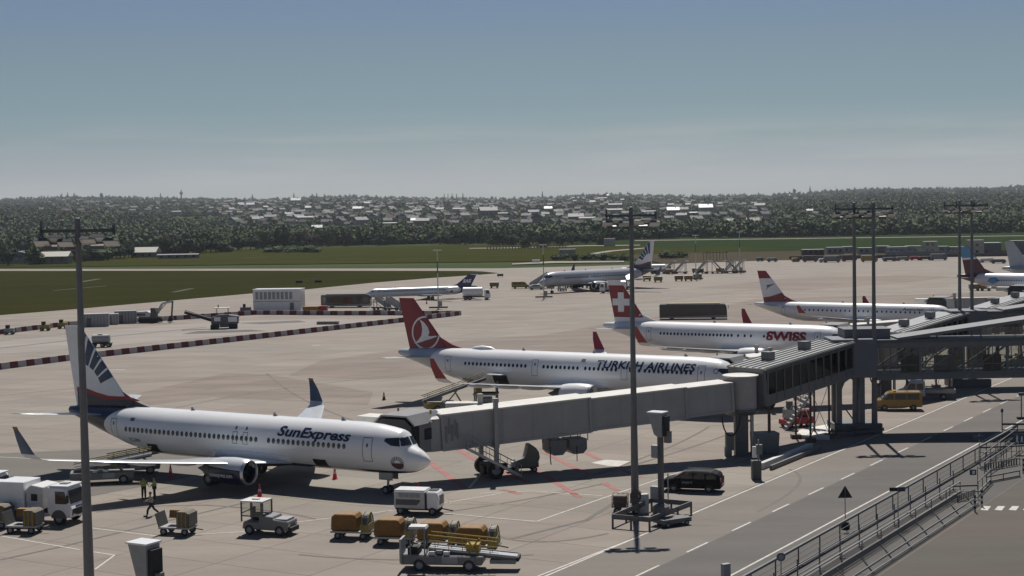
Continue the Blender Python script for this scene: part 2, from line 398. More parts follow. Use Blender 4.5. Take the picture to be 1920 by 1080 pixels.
# asphalt zone under the parked aircraft at lower left, with its dark joint
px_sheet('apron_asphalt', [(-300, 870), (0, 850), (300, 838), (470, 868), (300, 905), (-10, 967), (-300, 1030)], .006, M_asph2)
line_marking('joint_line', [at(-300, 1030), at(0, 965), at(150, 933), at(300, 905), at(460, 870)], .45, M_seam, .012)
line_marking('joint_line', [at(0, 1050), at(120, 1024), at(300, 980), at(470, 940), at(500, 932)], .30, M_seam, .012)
line_marking('joint_line', [at(960, 1010), at(1100, 975), at(1180, 925)], .35, M_seam, .012)
# service road
sheet('service_road', [W(-41.9, 40), W(-36.4, 40), W(-36.4, 420), W(-41.9, 420)], .008, M_asph)
sheet('service_road', [W(-47.2, 40), W(-41.9, 40), W(-41.9, 420), W(-47.2, 420)], .008, M_asphl)
line_marking('road_seam', [W(-41.78, 45), W(-41.78, 420)], .07, M_seam, .012)
for k_ in (78, 101, 139, 172): line_marking('road_joint', [W(-47.1, k_), W(-36.5, k_ + 1.5)], .09, M_seam, .011)
line_marking('road_edge_line', [W(-46.9, 45), W(-46.9, 420)], .16, M_wline, .014)
line_marking('road_edge_line', [W(-37.0, 45), W(-37.0, 420)], .16, M_wline, .014)
b = MB()
v0 = 61.5
for k in range(48):
    p, q = v0 + k * 7.4, v0 + k * 7.4 + 3.3
    b.add([W(-42.08, p, .014), W(-42.08, q, .014), W(-41.92, q, .014), W(-41.92, p, .014)], [(0, 1, 2, 3)])
o = b.build('road_centre_dashes', M_wline, fix=False); o['kind'] = 'structure'
sheet('walkway', [W(-36.35, 40), W(-29.2, 40), W(-29.2, 420), W(-36.35, 420)], .010, M_path)
sheet('terminal_pavement', [W(-29.15, 40), W(40, 40), W(40, 420), W(-29.15, 420)], .006, M_pave)
b = MB()
for k in range(9):
    x0 = 1838 + k * 26.5
    b.add([at(x0, 956, .016), at(x0 + 14, 957, .016), at(x0 + 20, 949, .016), at(x0 + 7, 948.6, .016)], [(0, 1, 2, 3)])
o = b.build('zebra_crossing', M_wline, fix=False); o['kind'] = 'structure'
# painted lines on the stands
def wl(pts, w=.15, m=M_wline, name='stand_line'): line_marking(name, [at(*p) for p in pts], w, m, .013)
wl([(170, 990), (300, 1006), (460, 997)]); wl([(-60, 1000), (0, 1005), (150, 1031)]); wl([(175, 1035), (215, 1041), (178, 1068)])
wl([(540, 981), (700, 962), (830, 944), (940, 925)]); wl([(830, 962), (900, 969), (1006, 978), (1140, 931), (1290, 880)], .15)
wl([(1000, 1084), (1180, 1013), (1200, 1008)]); wl([(900, 925), (1000, 921), (1130, 930)]); wl([(880, 915), (920, 866)], .25)
wl([(-40, 855), (100, 862), (300, 868)], .15); wl([(820, 922), (845, 946), (980, 946)], .12, M_yline); wl([(300, 985), (480, 950), (560, 925)], .12, M_yline)
wl([(560, 935), (680, 948)], .12, M_yline)
for a, c in (((860, 843), (900, 868)), ((905, 868), (990, 905)), ((800, 862), (850, 900)), ((1060, 830), (1125, 862)), ((990, 872), (1086, 932)), ((1020, 848), (1110, 893)), ((1130, 905), (1158, 920)),
             ((855, 900), (870, 915)), ((940, 918), (975, 926)), ((1160, 878), (1200, 895))):
    wl([a, c], .55, M_rline, 'red_hatch_line')
px_sheet('white_patch', [(1108, 868), (1135, 862), (1182, 865), (1160, 875), (1140, 874)], .014, M_wline)
wl([(180, 694), (235, 693)], .5, M_wline, 'stand_line'); wl([(585, 648), (600, 647)], .6)
px_sheet('apron_patch', [(780, 800), (1180, 770), (1240, 800), (900, 850)], .004, M_asph2) if False else None

# tyre marks and old guide lines
M_tyre = mat('tyre_marks', (.125, .105, .088), .85, var=.15)
def curve_pts(p, q, r, n=14):
    P = [at(*x) for x in (p, q, r)]
    return [P[0] * (1 - t) ** 2 + P[1] * (2 * t * (1 - t)) + P[2] * t * t for t in [i / n for i in range(n + 1)]]
for k, (p, q, r) in enumerate((((250, 746), (420, 733), (640, 742)), ((300, 772), (500, 722), (900, 690)), ((620, 985), (900, 960), (1140, 905)), ((930, 1005), (1010, 1030), (1140, 1000)), ((1080, 900), (1250, 850), (1330, 800)), ((1120, 890), (1290, 845), (1370, 812)), ((560, 1040), (760, 1060), (1000, 1040)),
    ((180, 960), (400, 930), (600, 975)), ((0, 742), (250, 715), (560, 700)), ((700, 800), (560, 760), (500, 700)), ((860, 640), (1050, 620), (1300, 640)), ((1250, 612), (1500, 600), (1800, 560)), ((1200, 560), (1400, 545), (1700, 548)), ((950, 590), (1200, 575), (1500, 530)), ((1480, 880), (1540, 900), (1420, 960)))):
    line_marking('tyre_mark', curve_pts(p, q, r), .28 if p[1] > 700 else .5, M_tyre, .0105)
# dry streaks in the mown grass
M_dry = mat('dry_grass', (.05, .048, .026), .95, var=.3)
for a, b_, w in (((150, 529), (186, 523), 1.2), ((325, 548), (360, 541), .9), ((635, 486), (680, 485), 1.6), ((742, 486.5), (798, 485), 1.2), ((455, 484), (500, 482), 1.4), ((100, 545), (200, 536), .7), ((560, 494), (700, 492), .8), ((900, 480), (1000, 477), 1.0), ((330, 497), (450, 495), .8)): line_marking('dry_streak', [at(*a), at(*b_)], w * 2, M_dry, .035)
# ------------------------------------------------------------------ aircraft
NOSE = [(0, .40, .425, .02), (.03, .345, .475, .13), (.08, .29, .535, .26), (.2, .20, .62, .45), (.35, .13, .70, .61), (.5, .085, .80, .735), (.65, .055, .905, .835), (.85, .025, .965, .915), (1.15, .008, .992, .97), (1.6, 0, 1, 1)]
TAIL = [(0, 0, 1, 1), (.12, .015, 1, .99), (.25, .06, 1, .95), (.4, .16, 1, .87), (.6, .35, .99, .68), (.8, .55, .965, .43), (.95, .70, .93, .22), (1, .755, .91, .14)]
def livery(name, base, zones, rough=.3):
    m = bpy.data.materials.new(name); m.use_nodes = True; N, L = nodes_of(m); b = N['Principled BSDF']
    b.inputs['Roughness'].default_value = rough; b.inputs['Coat Weight'].default_value = .4; b.inputs['Coat Roughness'].default_value = .15
    tc = N.new('ShaderNodeTexCoord'); sp = N.new('ShaderNodeSeparateXYZ'); L.new(tc.outputs['Object'], sp.inputs[0])
    def mth(op, a, c=None):
        n = N.new('ShaderNodeMath'); n.operation = op
        for i, q in enumerate((a, c)):
            if q is None: continue
            if isinstance(q, (int, float)): n.inputs[i].default_value = q
            else: L.new(q, n.inputs[i])
        return n.outputs[0]
    X, Z = sp.outputs['X'], sp.outputs['Z']
    nz = N.new('ShaderNodeTexNoise'); nz.inputs['Scale'].default_value = .9; nz.inputs['Detail'].default_value = 6; mp = N.new('ShaderNodeMapping'); mp.inputs['Scale'].default_value = (.35, 1, 1.6)
    L.new(tc.outputs['Object'], mp.inputs[0]); L.new(mp.outputs[0], nz.inputs['Vector'])
    rgb = N.new('ShaderNodeRGB'); rgb.outputs[0].default_value = (*base, 1); cur = rgb.outputs[0]
    for z in zones:
        if z[0] == 'below': msk = mth('LESS_THAN', mth('ADD', Z, mth('MULTIPLY', X, z[2])), z[1])
        elif z[0] == 'behind': msk = mth('LESS_THAN', mth('ADD', X, mth('MULTIPLY', Z, z[2])), z[1])
        else:
            _, x0, a, z0, bb, col = z[0], z[1], z[2], z[3], z[4], z[-1]
            e = mth('ADD', mth('POWER', mth('ABSOLUTE', mth('DIVIDE', mth('SUBTRACT', X, x0), a)), 2), mth('POWER', mth('ABSOLUTE', mth('DIVIDE', mth('SUBTRACT', Z, z0), bb)), 2))
            msk = mth('MULTIPLY', mth('GREATER_THAN', e, 1), mth('LESS_THAN', X, x0))
        mx = N.new('ShaderNodeMixRGB'); L.new(msk, mx.inputs[0]); L.new(cur, mx.inputs[1]); mx.inputs[2].default_value = (*z[-1], 1); cur = mx.outputs[0]
    # frames and stringers: very faint skin panels
    r = N.new('ShaderNodeMapRange'); r.inputs['From Min'].default_value = .3; r.inputs['From Max'].default_value = .7; r.inputs['To Min'].default_value = .93; r.inputs['To Max'].default_value = 1.03
    L.new(nz.outputs[0], r.inputs[0]); x = N.new('ShaderNodeVectorMath'); x.operation = 'SCALE'; L.new(cur, x.inputs[0]); L.new(r.outputs[0], x.inputs['Scale'])
    L.new(x.outputs[0], b.inputs['Base Color']); return m
def interp(tab, x):
    if x <= tab[0][0]: return tab[0][1:]
    for p, q in zip(tab, tab[1:]):
        if x <= q[0]:
            t = (x - p[0]) / (q[0] - p[0]); t2 = t
            return tuple(a + (c - a) * t2 for a, c in zip(p[1:], q[1:]))
    return tab[-1][1:]
AERO = [0, .015, .06, .15, .3, .5, .7, .88, 1]
def airfoil(xle, chord, tc, place):
    """ring of points; place(x, offset) -> point"""
    up = []; lo = []
    for s in AERO:
        h = tc * chord * 2.6 * (.2969 * sqrt(s) - .126 * s - .3516 * s * s + .2843 * s ** 3 - .1015 * s ** 4) * .96
        up.append(place(xle - s * chord, h)); lo.append(place(xle - s * chord, -h * .75))
    return up + lo[-2:0:-1]
def aircraft(name, label, group, nose, heading, S):
    L, zb, zt, hw, h = S['L'], S['zb'], S['zt'], S['hw'], S['zt'] - S['zb']
    root = thing(name, label, S.get('cat', 'airliner'), (nose[0], nose[1], 0), heading, group)
    # fuselage
    Lt = S.get('Lt', 3.15 * h); tp = S.get('tip', .41)
    tab = []
    for x, b_, t_, w_ in S.get('nose', NOSE):
        k = (tp - .41) * max(0, 1 - x / .6); tab.append((x * h, zb + (b_ + k) * h, zb + (t_ + k) * h, w_ * hw))
    n = 10
    for i in range(1, n): tab.append((1.6 * h + (L - Lt - 1.6 * h) * i / n, zb, zt, hw))
    for u, b_, t_, w_ in TAIL: tab.append((L - Lt + u * Lt, zb + b_ * h, zb + t_ * h, w_ * hw))
    def sec(x): return interp(tab, -x)
    def side(x, z):
        b_, t_, w_ = sec(x); zc, r = (b_ + t_) / 2, (t_ - b_) / 2
        q = min(1, abs(z - zc) / max(r, .01)); return w_ * sqrt(max(0, 1 - q * q))
    rings = []
    fine = []
    for p, q in zip(tab, tab[1:]):
        k = 3 if (p[0] < 1.7 * h or p[0] > L - Lt) else 1
        for j in range(k): x = p[0] + (q[0] - p[0]) * j / k; fine.append((x, *interp(tab, x)))
    fine.append(tab[-1])
    NS = 36
    for x, b_, t_, w_ in fine:
        zc, r = (b_ + t_) / 2, (t_ - b_) / 2
        rings.append([(-x, w_ * cos(2 * pi * i / NS), zc + r * sin(2 * pi * i / NS)) for i in range(NS)])
    fus = MB().loft(rings).build('fuselage', S['mat'], root, smooth=True)
    # belly fairing
    w0 = S['wing'][0]; xb0, xb1 = w0[1] + 1.6, w0[1] - w0[2] - 2.2
    rr = []
    for i in range(11):
        t = i / 10; k = sin(pi * min(max(t, .02), .98)) ** .5; x = xb0 + (xb1 - xb0) * t
        rr.append([(x, (hw * .55 + hw * .5 * k) * cos(a), zb + .25 * h + .02 - (0) + (.25 * h + .28) * k * sin(a) * (1 if sin(a) < 0 else .3)) for a in [2 * pi * j / 20 for j in range(20)]])
    MB().loft(rr).build('belly_fairing', S.get('bellymat', S['mat']), root, smooth=True)
    surf = lambda x, z, e=.012: Vector((x, -(side(x, z) + e), z))
    surf2 = lambda x, z, e=.012: Vector((x, side(x, z) + e, z))
    # cockpit windows
    ck = S.get('cockpit')
    if ck:
        for poly in ck:
            for sf in (surf, surf2): decal(poly_bm([poly]), sf, 'cockpit_window', M_glass, root, step=.12)
    if S.get('wind'):
        z0w, z1w, yw = S['wind']
        def surfx(y, z):
            x = 0.0
            while x > -4 and side(x, z) < abs(y): x -= .01
            while x > -4 and z > sec(x)[1] - .02: x -= .01
            return Vector((x + .02, y, z))
        for sg in (-1, 1): decal(poly_bm([[(sg * .06, z0w), (sg * yw, z0w - .03), (sg * (yw - .1), z1w - .06), (sg * .06, z1w)]]), surfx, 'windshield', M_glass, root, step=.12)
    # cabin windows
    proto = {}
    zw = S['zw']; ww, wh = S.get('wsize', (.26, .38))
    for sgn, sf in ((-1, surf), (1, surf2)):
        if S.get('nowin') : break
        for a, c in S['windows']:
            k = int(round((c - a) / S.get('pitch', .508)))
            for i in range(k + 1):
                x = -(a + i * S.get('pitch', .508))
                key = (sgn, round(side(x, zw), 2))
                if key not in proto:
                    pl = [(x + ww / 2 * cos(t) * (1.18 if 1 else 1) * .95, zw + wh / 2 * sin(t)) for t in [2 * pi * (j + .5) / 8 for j in range(8)]]
                    proto[key] = (decal(poly_bm([pl]), sf, 'cabin_window', M_glass, root, step=.1), x)
                else:
                    o, x0 = proto[key]; cc = o.copy(); COL.objects.link(cc); cc.parent = root; cc.location = (x - x0, 0, 0)
    # doors: outline in dark seal
    for xd, z0, z1, wd in S.get('doors', []):
        for sf in (surf, surf2):
            bm = bmesh.new(); e = .045
            def q(pts):
                bm.faces.new([bm.verts.new((p[0], p[1], 0)) for p in pts])
            xa, xc = -xd - wd / 2, -xd + wd / 2
            q([(xa, z0), (xc, z0), (xc, z0 + e), (xa, z0 + e)]); q([(xa, z1 - e), (xc, z1 - e), (xc, z1), (xa, z1)])
            q([(xa, z0 + e), (xa + e, z0 + e), (xa + e, z1 - e), (xa, z1 - e)]); q([(xc - e, z0 + e), (xc, z0 + e), (xc, z1 - e), (xc - e, z1 - e)])
            q([(-xd - .09, z0 + 1.15), (-xd + .09, z0 + 1.15), (-xd + .09, z0 + 1.42), (-xd - .09, z0 + 1.42)])
            decal(bm, sf, 'door', M_text_grey, root, step=.2)
    for xd, z0, z1, wd, up in S.get('holds', []):
        decal(poly_bm([[(-xd - wd / 2, z0), (-xd + wd / 2, z0), (-xd + wd / 2, z1), (-xd - wd / 2, z1)]]), lambda x, z: surf(x, z, .03), 'open_cargo_hold', M_engine, root, step=.2)
        if up:
            y = -(side(-xd, z1)) - .05
            MB().box((-xd, y - .62, z1 + .16), (wd, 1.25, .09)).build('cargo_door', M_white, root)
    # wings
    for sg in (-1, 1):
        rings = [airfoil(xl, c, tc, lambda x, o, y=y, z=z: (x, sg * y, z + o)) for y, xl, c, z, tc in S['wing']]
        wb = MB().loft(rings)
        for yf in S.get('fairings', (6.5, 9.5, 12.8)):
            if yf is None: continue
            y, xl, c, z, tc = (yf, *interp([(w[0],) + tuple(w[1:]) for w in S['wing']], yf))
            wb.lathe([(-1.6, .02), (-1.0, .17), (0, .22), (1.0, .18), (1.9, .03)], (xl - c * .82, sg * yf, z - .22), 'x', 8)
        wg = wb.build('wing', S.get('wingmat', M_lgreyw), root, smooth=True)
        if S.get('winglet'):
            rings = [airfoil(xl, c, tc, lambda x, o, y=y, z=z, t=t: (x, sg * (y + o * sin(t)), z + o * cos(t))) for y, xl, c, z, tc, t in S['winglet']]
            wl_ = MB().loft(rings[:3]).build('winglet_root', S.get('wingmat', M_lgreyw), root, smooth=True)
            wo = MB().loft(rings[2:]).build('winglet', S['wletmat'], root, smooth=True)
            if S.get('wlettip'): MB().loft(rings[-1:] + [[(x - .12, y + sg * .02, z + .25) for x, y, z in rings[-1]]]).build('winglet_tip', S['wlettip'], root, smooth=True)
        rings = [airfoil(xl, c, .09, lambda x, o, y=y, z=z: (x, sg * y, z + o)) for y, xl, c, z in S['stab']]
        MB().loft(rings).build('stabilizer', S.get('stabmat', M_lgreyw), root, smooth=True)
        # engine
        if S.get('engine'):
            ex, ey, ez, er, el = S['engine']; ey *= sg
            e = thing('engine', None, None, (ex, ey, ez)); e.parent = root
            MB().lathe([(-.35, er * .80), (-.05, er * .86), (.0, er * .93), (-.12, er * 1.0), (-.6, er * 1.08), (-el * .35, er * 1.12), (-el * .62, er * 1.05), (-el * .78, er * .93), (-el * .78, er * .80), (-el * .7, er * .75)], n=28, caps=False).build('nacelle', S['engmat'], e, smooth=True, fix=False)
            MB().lathe([(-.12, er * .83), (.03, er * .885), (.03, er * .95), (-.16, er * 1.03), (-.2, er * 1.0)], n=28, caps=False).build('intake_lip', M_alu, e, smooth=True, fix=False)
            fb = MB().lathe([(-.75, er * .82), (-.74, .02)], n=24, caps=False)
            fb.lathe([(-.72, er * .26), (-.45, er * .17), (-.25, .02)], n=12, caps=False)
            for k in range(20):
                a = 2 * pi * k / 20; r0, r1 = er * .24, er * .81
                fb.add([(-.7, r0 * cos(a), r0 * sin(a)), (-.58, r0 * cos(a + .16), r0 * sin(a + .16)), (-.58, r1 * cos(a + .22), r1 * sin(a + .22)), (-.7, r1 * cos(a + .08), r1 * sin(a + .08))], [(0, 1, 2, 3)])
            fb.build('fan', M_engine, e, fix=False)
            MB().lathe([(-el * .5, er * .72), (-el * .85, er * .62), (-el * 1.0, er * .45), (-el * 1.0, er * .36), (-el * 1.18, .05)], n=20, caps=False).build('exhaust', M_dgrey, e, smooth=True, fix=False)
            zt_ = er * .7
            wz = interp([tuple(w) for w in S['wing']], abs(ey))[2] - ez
            MB().prism([(-.9, zt_ + .35), (-el * .5, wz + .1), (-el * 1.3, wz - .02), (-el * 1.2, wz - .25), (-el * .8, zt_ * .4), (-1.2, zt_)], -.14, .14).build('pylon', S.get('pylmat', M_white), e)
        # main gear
        gx, gy, gr = S['gear'][1]
        g = thing('main_gear', None, None, (gx, sg * gy, 0)); g.parent = root
        MB().tube((0, 0, gr), (0, -sg * .3, zb + .9), .13, .16).tube((0, 0, gr), (.9, -sg * .9, zb + .7), .06).box((0, sg * .35, zb * .5 + .75), (.9, .05, 1.1)).build('strut', M_galv, g)
        for k in (-1, 1): wheel(g, (0, k * .43, gr), gr, .38)
    # fin
    fz0, fl0, ft0, fz1, fl1, ft1 = S['fin']
    LE = lambda z: -(fl0 + (fl1 - fl0) * (z - fz0) / (fz1 - fz0)); TE = lambda z: -(ft0 + (ft1 - ft0) * (z - fz0) / (fz1 - fz0))
    tfin = S.get('tfin', .10)
    def finh(x, z):
        a, c = LE(z), TE(z)
        if x > a: return .07
        s = min(max((a - x) / (a - c), 0), 1); return max(.0, tfin * (a - c) * 2.6 * (.2969 * sqrt(s) - .126 * s - .3516 * s * s + .2843 * s ** 3 - .1015 * s ** 4))
    rings = []
    for k in range(9):
        z = fz0 + (fz1 - fz0) * k / 8; a, c = LE(z), TE(z); up = []; lo = []
        for s in AERO: x = a + (c - a) * s; hh = finh(x, z); up.append((x, hh, z)); lo.append((x, -hh, z))
        rings.append(up + lo[-2:0:-1])
    MB().loft(rings).build('tail_fin', S['finmat'], root, smooth=True)
    if S.get('dorsal'):
        d0x, d0z, d1z = S['dorsal']; x1 = LE(d1z)
        MB().prism([(-d0x, d0z - .15), (-d0x - 1.2, d0z + .12), (-d0x + (x1 + d0x) * .6, d0z + (d1z - d0z) * .35), (x1 - .05, d1z), (LE(fz0) - .3, fz0)], -.05, .05).build('dorsal_fin', S.get('dormat', S['finmat']), root)
    finS = lambda x, z: Vector((x, -(finh(x, z) + .012), z)); finP = lambda x, z: Vector((x, finh(x, z) + .012, z))
    # nose gear
    gx, gr = S['gear'][0]
    g = thing('nose_gear', None, None, (gx, 0, 0)); g.parent = root
    MB().tube((0, 0, gr), (.15, 0, zb + .5), .09, .11).tube((0, 0, gr + .5), (.9, 0, zb + .3), .04).box((.1, .38, zb - .15), (1.3, .04, .65)).box((.1, -.38, zb - .15), (1.3, .04, .65)).build('strut', M_galv, g)
    for k in (-1, 1): wheel(g, (0, k * .26, gr), gr, .22)
    # small things on the crown and belly
    ab = MB()
    for xa in S.get('antennas', (9, 20)): ab.prism([(-xa, zt - .02), (-xa - .5, zt - .02), (-xa - .45, zt + .28), (-xa - .3, zt + .28)], -.03, .03)
    ab.build('antenna', M_lgrey, root)
    ab = MB().lathe([(-.3, .02), (-.15, hw * S.get('apu', .08) + .0), (.0, hw * .14)], (-L + .0, 0, zb + .83 * h)); ab.build('tail_cone_exhaust', M_dgrey, root, smooth=True)
    return root, surf, surf2, finS, finP, LE, TE
def wheel(parent, loc, r, w, rim=.55, mrim=None):
    key = (round(r, 3), round(w, 3), rim)
    if key in WH:
        return inst(WH[key], parent, loc)
    o = MB().lathe([(-w / 2, r * rim), (-w / 2, r * .9), (-w * .35, r), (w * .35, r), (w / 2, r * .9), (w / 2, r * rim)], axis='y', n=16, caps=False).build('wheel', M_black, parent, smooth=True)
    o.location = loc
    MB().lathe([(-w * .42, .02), (-w * .42, r * rim * .5), (-w * .30, r * rim * .8), (-w * .45, r * rim)], axis='y', n=12, caps=False).lathe([(w * .42, .02), (w * .42, r * rim * .5), (w * .30, r * rim * .8), (w * .45, r * rim)], axis='y', n=12, caps=False).build('rim', mrim or M_lgrey, o, fix=False)
    WH[key] = o; return o
WH = {}
M_lgreyw = mat('wing_grey', (.5, .52, .54), .3, var=.06, coat=.3)
def clip_fin(S, z0=None, z1=None, m=.03):
    """planes that trim a decal to the outline of the fin"""
    fz0, fl0, ft0, fz1, fl1, ft1 = S['fin']
    a = Vector((-fl0, fz0, 0)); d = Vector((-(fl1 - fl0), fz1 - fz0, 0)).normalized(); n1 = Vector((d.y, -d.x, 0))
    b_ = Vector((-ft0, fz0, 0)); d2 = Vector((-(ft1 - ft0), fz1 - fz0, 0)).normalized(); n2 = Vector((-d2.y, d2.x, 0))
    return [(a - n1 * m, n1), (b_ - n2 * m, n2), (Vector((0, (z1 or fz1) - m, 0)), Vector((0, 1, 0))), (Vector((0, z0 if z0 is not None else fz0, 0)), Vector((0, -1, 0)))]
def both(make, fa, fb, name, m, root, **k):
    decal(make(), fa, name, m, root, **k); decal(make(), fb, name, m, root, **k)
def fan_rays(c, r0, r1, a0, a1, n, fill=.62):
    P = []
    for i in range(n):
        t0 = a0 + (a1 - a0) * i / n; t1 = t0 + (a1 - a0) / n * fill
        rr1 = r1(i) if callable(r1) else r1
        P.append([(c[0] + r0 * cos(t0), c[1] + r0 * sin(t0)), (c[0] + rr1 * cos(t0), c[1] + rr1 * sin(t0)), (c[0] + rr1 * cos(t1), c[1] + rr1 * sin(t1)), (c[0] + r0 * cos(t1), c[1] + r0 * sin(t1))])
    return P

# --- Boeing-size twin in white and dark blue with a sun on its fin
COCK7 = [[(-2.05, 4.02), (-2.75, 4.12), (-3.2, 4.42), (-3.15, 4.52), (-2.2, 4.55)], [(-1.42, 4.0), (-1.98, 4.0), (-2.12, 4.52), (-1.9, 4.5), (-1.55, 4.28)]]
NOSE7 = [(0, .30, .32, .02), (.03, .255, .365, .11), (.08, .205, .415, .21), (.2, .13, .50, .39), (.33, .08, .565, .53), (.41, .06, .605, .60), (.50, .047, .77, .67), (.60, .035, .875, .745), (.68, .026, .905, .79), (.85, .012, .935, .865), (1.15, .003, .975, .945), (1.6, 0, 1, 1)]
S7 = dict(nose=NOSE7, L=38.9, zb=1.62, zt=5.58, hw=1.88, tip=.41, mat=livery('sun_livery', (.82, .82, .82), [('ell', -28.0, 5.5, 3.9, 2.05, (.009, .014, .04)), ('below', 2.02, 0, (.012, .016, .045))]),
    cockpit=None, wind=(4.07, 4.68, 1.0), zw=3.83, wsize=(.31, .46), windows=[(6.9, 14.6), (15.85, 17.9), (18.3, 30.4)], pitch=.508,
    doors=[(4.75, 2.75, 4.62, .86), (32.1, 2.95, 4.65, .8), (17.0, 3.35, 4.35, .5), (18.1, 3.35, 4.35, .5)], holds=[(9.6, 1.85, 2.6, 1.3, 0), (27.6, 1.95, 2.7, 1.2, 0)],
    wing=[(1.2, -12.6, 8.0, 2.05, .13), (5.8, -15.6, 5.0, 2.45, .12), (11.5, -19.7, 3.3, 3.1, .11), (16.9, -23.4, 1.9, 3.85, .10)],
    winglet=[(16.9, -23.4, 1.9, 3.85, .10, 0), (17.35, -23.75, 1.7, 3.98, .09, .6), (17.6, -24.1, 1.5, 4.3, .09, 1.25), (17.85, -24.8, 1.0, 5.4, .08, 1.3), (17.95, -25.4, .55, 6.15, .08, 1.3)],
    stab=[(.5, -33.6, 4.4, 4.75), (7.15, -37.2, 1.5, 5.45)], engine=(-14.0, 4.85, 1.72, 1.0, 4.6), engmat=livery('nacelle_blue', (.60, .62, .64), [('below', .25, 0.05, (.010, .015, .045))]),
    gear=((-4.1, .34), (-19.7, 2.86, .56)), fin=(5.2, 31.0, 38.1, 12.5, 37.35, 39.35), dorsal=(28.2, 5.5, 6.9), dormat=M_navy, finmat=M_white, wletmat=M_blue, wlettip=M_orange, antennas=(8, 15, 24), stabmat=M_lgreyw)
def sun_plane(name, label, nose, hd, group, S=S7):
    root, sf, sf2, fs, fp, LE, TE = aircraft(name, label, group, nose, hd, S)
    cl = clip_fin(S)
    # cockpit glass bent round the nose
    for sg in (-1, 1):
        for P in ([(-2.05, 4.02), (-2.72, 4.08), (-3.35, 4.4), (-3.3, 4.62), (-2.3, 4.68)], [(-1.85, 4.06), (-2.0, 4.05), (-2.22, 4.68), (-2.1, 4.66)]):
            decal(poly_bm([P]), (sf if sg < 0 else sf2), 'cockpit_window', M_glass, root, step=.1)
    c = (-37.7, 6.2)
    both(lambda: poly_bm(fan_rays(c, 3.0, lambda i: 6.6 - .25 * abs(i - 2), R(24), R(93), 5, .78)), fs, fp, 'sun_ray_emblem', M_blue, root, step=.5, clip=cl)
    red = [(-38.2, 7.0), (-36.9, 6.95), (-35.5, 6.62), (-34, 6.38), (-32.7, 6.38), (-31.7, 6.42), (-30.4, 6.05), (-32, 6.1), (-34.5, 6.05), (-36.5, 6.45), (-38.2, 6.6)]
    both(lambda: poly_bm([red]), fs, fp, 'red_swoosh', M_red, root, step=.5, clip=[(Vector((-38.0, 0, 0)), Vector((-1, 0, 0)))])
    blu = [(-38.2, 6.6), (-36.5, 6.45), (-34.5, 6.05), (-32, 6.1), (-31.2, 6.05), (-31.0, 5.25), (-38.1, 5.25)]
    both(lambda: poly_bm([blu]), fs, fp, 'blue_fin_base', M_navy, root, step=.5, clip=[(Vector((-37.95, 0, 0)), Vector((-1, 0, 0)))])
    tx = lambda: text_mesh('SunExpress', 1.02, bold=.03, shear=.22)
    bm = tx(); w = max(v.co.x for v in bm.verts); bm.free(); sc = 7.35 / w
    decal(tx(), lambda x, y: sf(-13.75 + x * sc, 4.30 + y * 1.02 - x * .012, .015), 'airline_lettering', M_text_blue, root, step=.2)
    # sun roundel by the nose
    cc = (-2.25, 2.72)
    half = [(cc[0] + .52 * cos(t), cc[1] + .52 * sin(t)) for t in [pi + pi * i / 12 for i in range(13)]]
    decal(poly_bm([half]), lambda x, y: sf(x, y, .015), 'sun_roundel', mat('roundel_brown', (.10, .05, .06), .5), root, step=.15)
    decal(poly_bm(fan_rays(cc, .24, .54, R(4), R(184), 9, .55)), lambda x, y: sf(x, y, .015), 'sun_roundel', M_text_grey, root, step=.15)
    fl = [(-29.6, 4.55), (-30.1, 4.55), (-30.1, 4.82), (-29.6, 4.82)]
    decal(poly_bm([fl]), lambda x, y: sf(x, y, .015), 'flag_mark', M_text_grey, root, step=.15)
    decal(text_mesh('TC-SPN', .42, bold=.02), lambda x, y: sf(-30.3 + x, 2.78 + y, .015), 'registration', M_text_grey, root, step=.15)
    ex, ey, ez, er, el = S['engine']
    bm = text_mesh('sunexpress.com', .44, bold=.015); w = max(v.co.x for v in bm.verts)
    # wrapped round the outside of the starboard nacelle
    decal(bm, lambda x, y: Vector((ex - 3.25 + x * 2.35 / w, -ey - (er * 1.135) * cos((y - .32) / er), ez + (er * 1.135) * sin((y - .32) / er))), 'engine_lettering', M_white, root, step=.15)
    return root
HEAD = R(-31)
sunp = sun_plane('sun_airliner', 'white and dark blue twin-jet airliner with SunExpress lettering, docked at the nearest jet bridge', (-6.55, 120.4), HEAD, 'airliners parked on the apron')
S7F = dict(S7); S7F['mat'] = livery('sun_livery_shaded', (.42, .43, .46), [('ell', -28.0, 5.5, 3.9, 2.05, (.012, .016, .06)), ('below', 2.02, 0, (.012, .016, .045))])  # same white livery, its colour darkened to stand for the shaded side
sx2 = sun_plane('sun_airliner', 'white and dark blue airliner with sun rays on its fin, parked far out facing left', (7, 402), R(216), 'airliners parked on the apron', S7F)

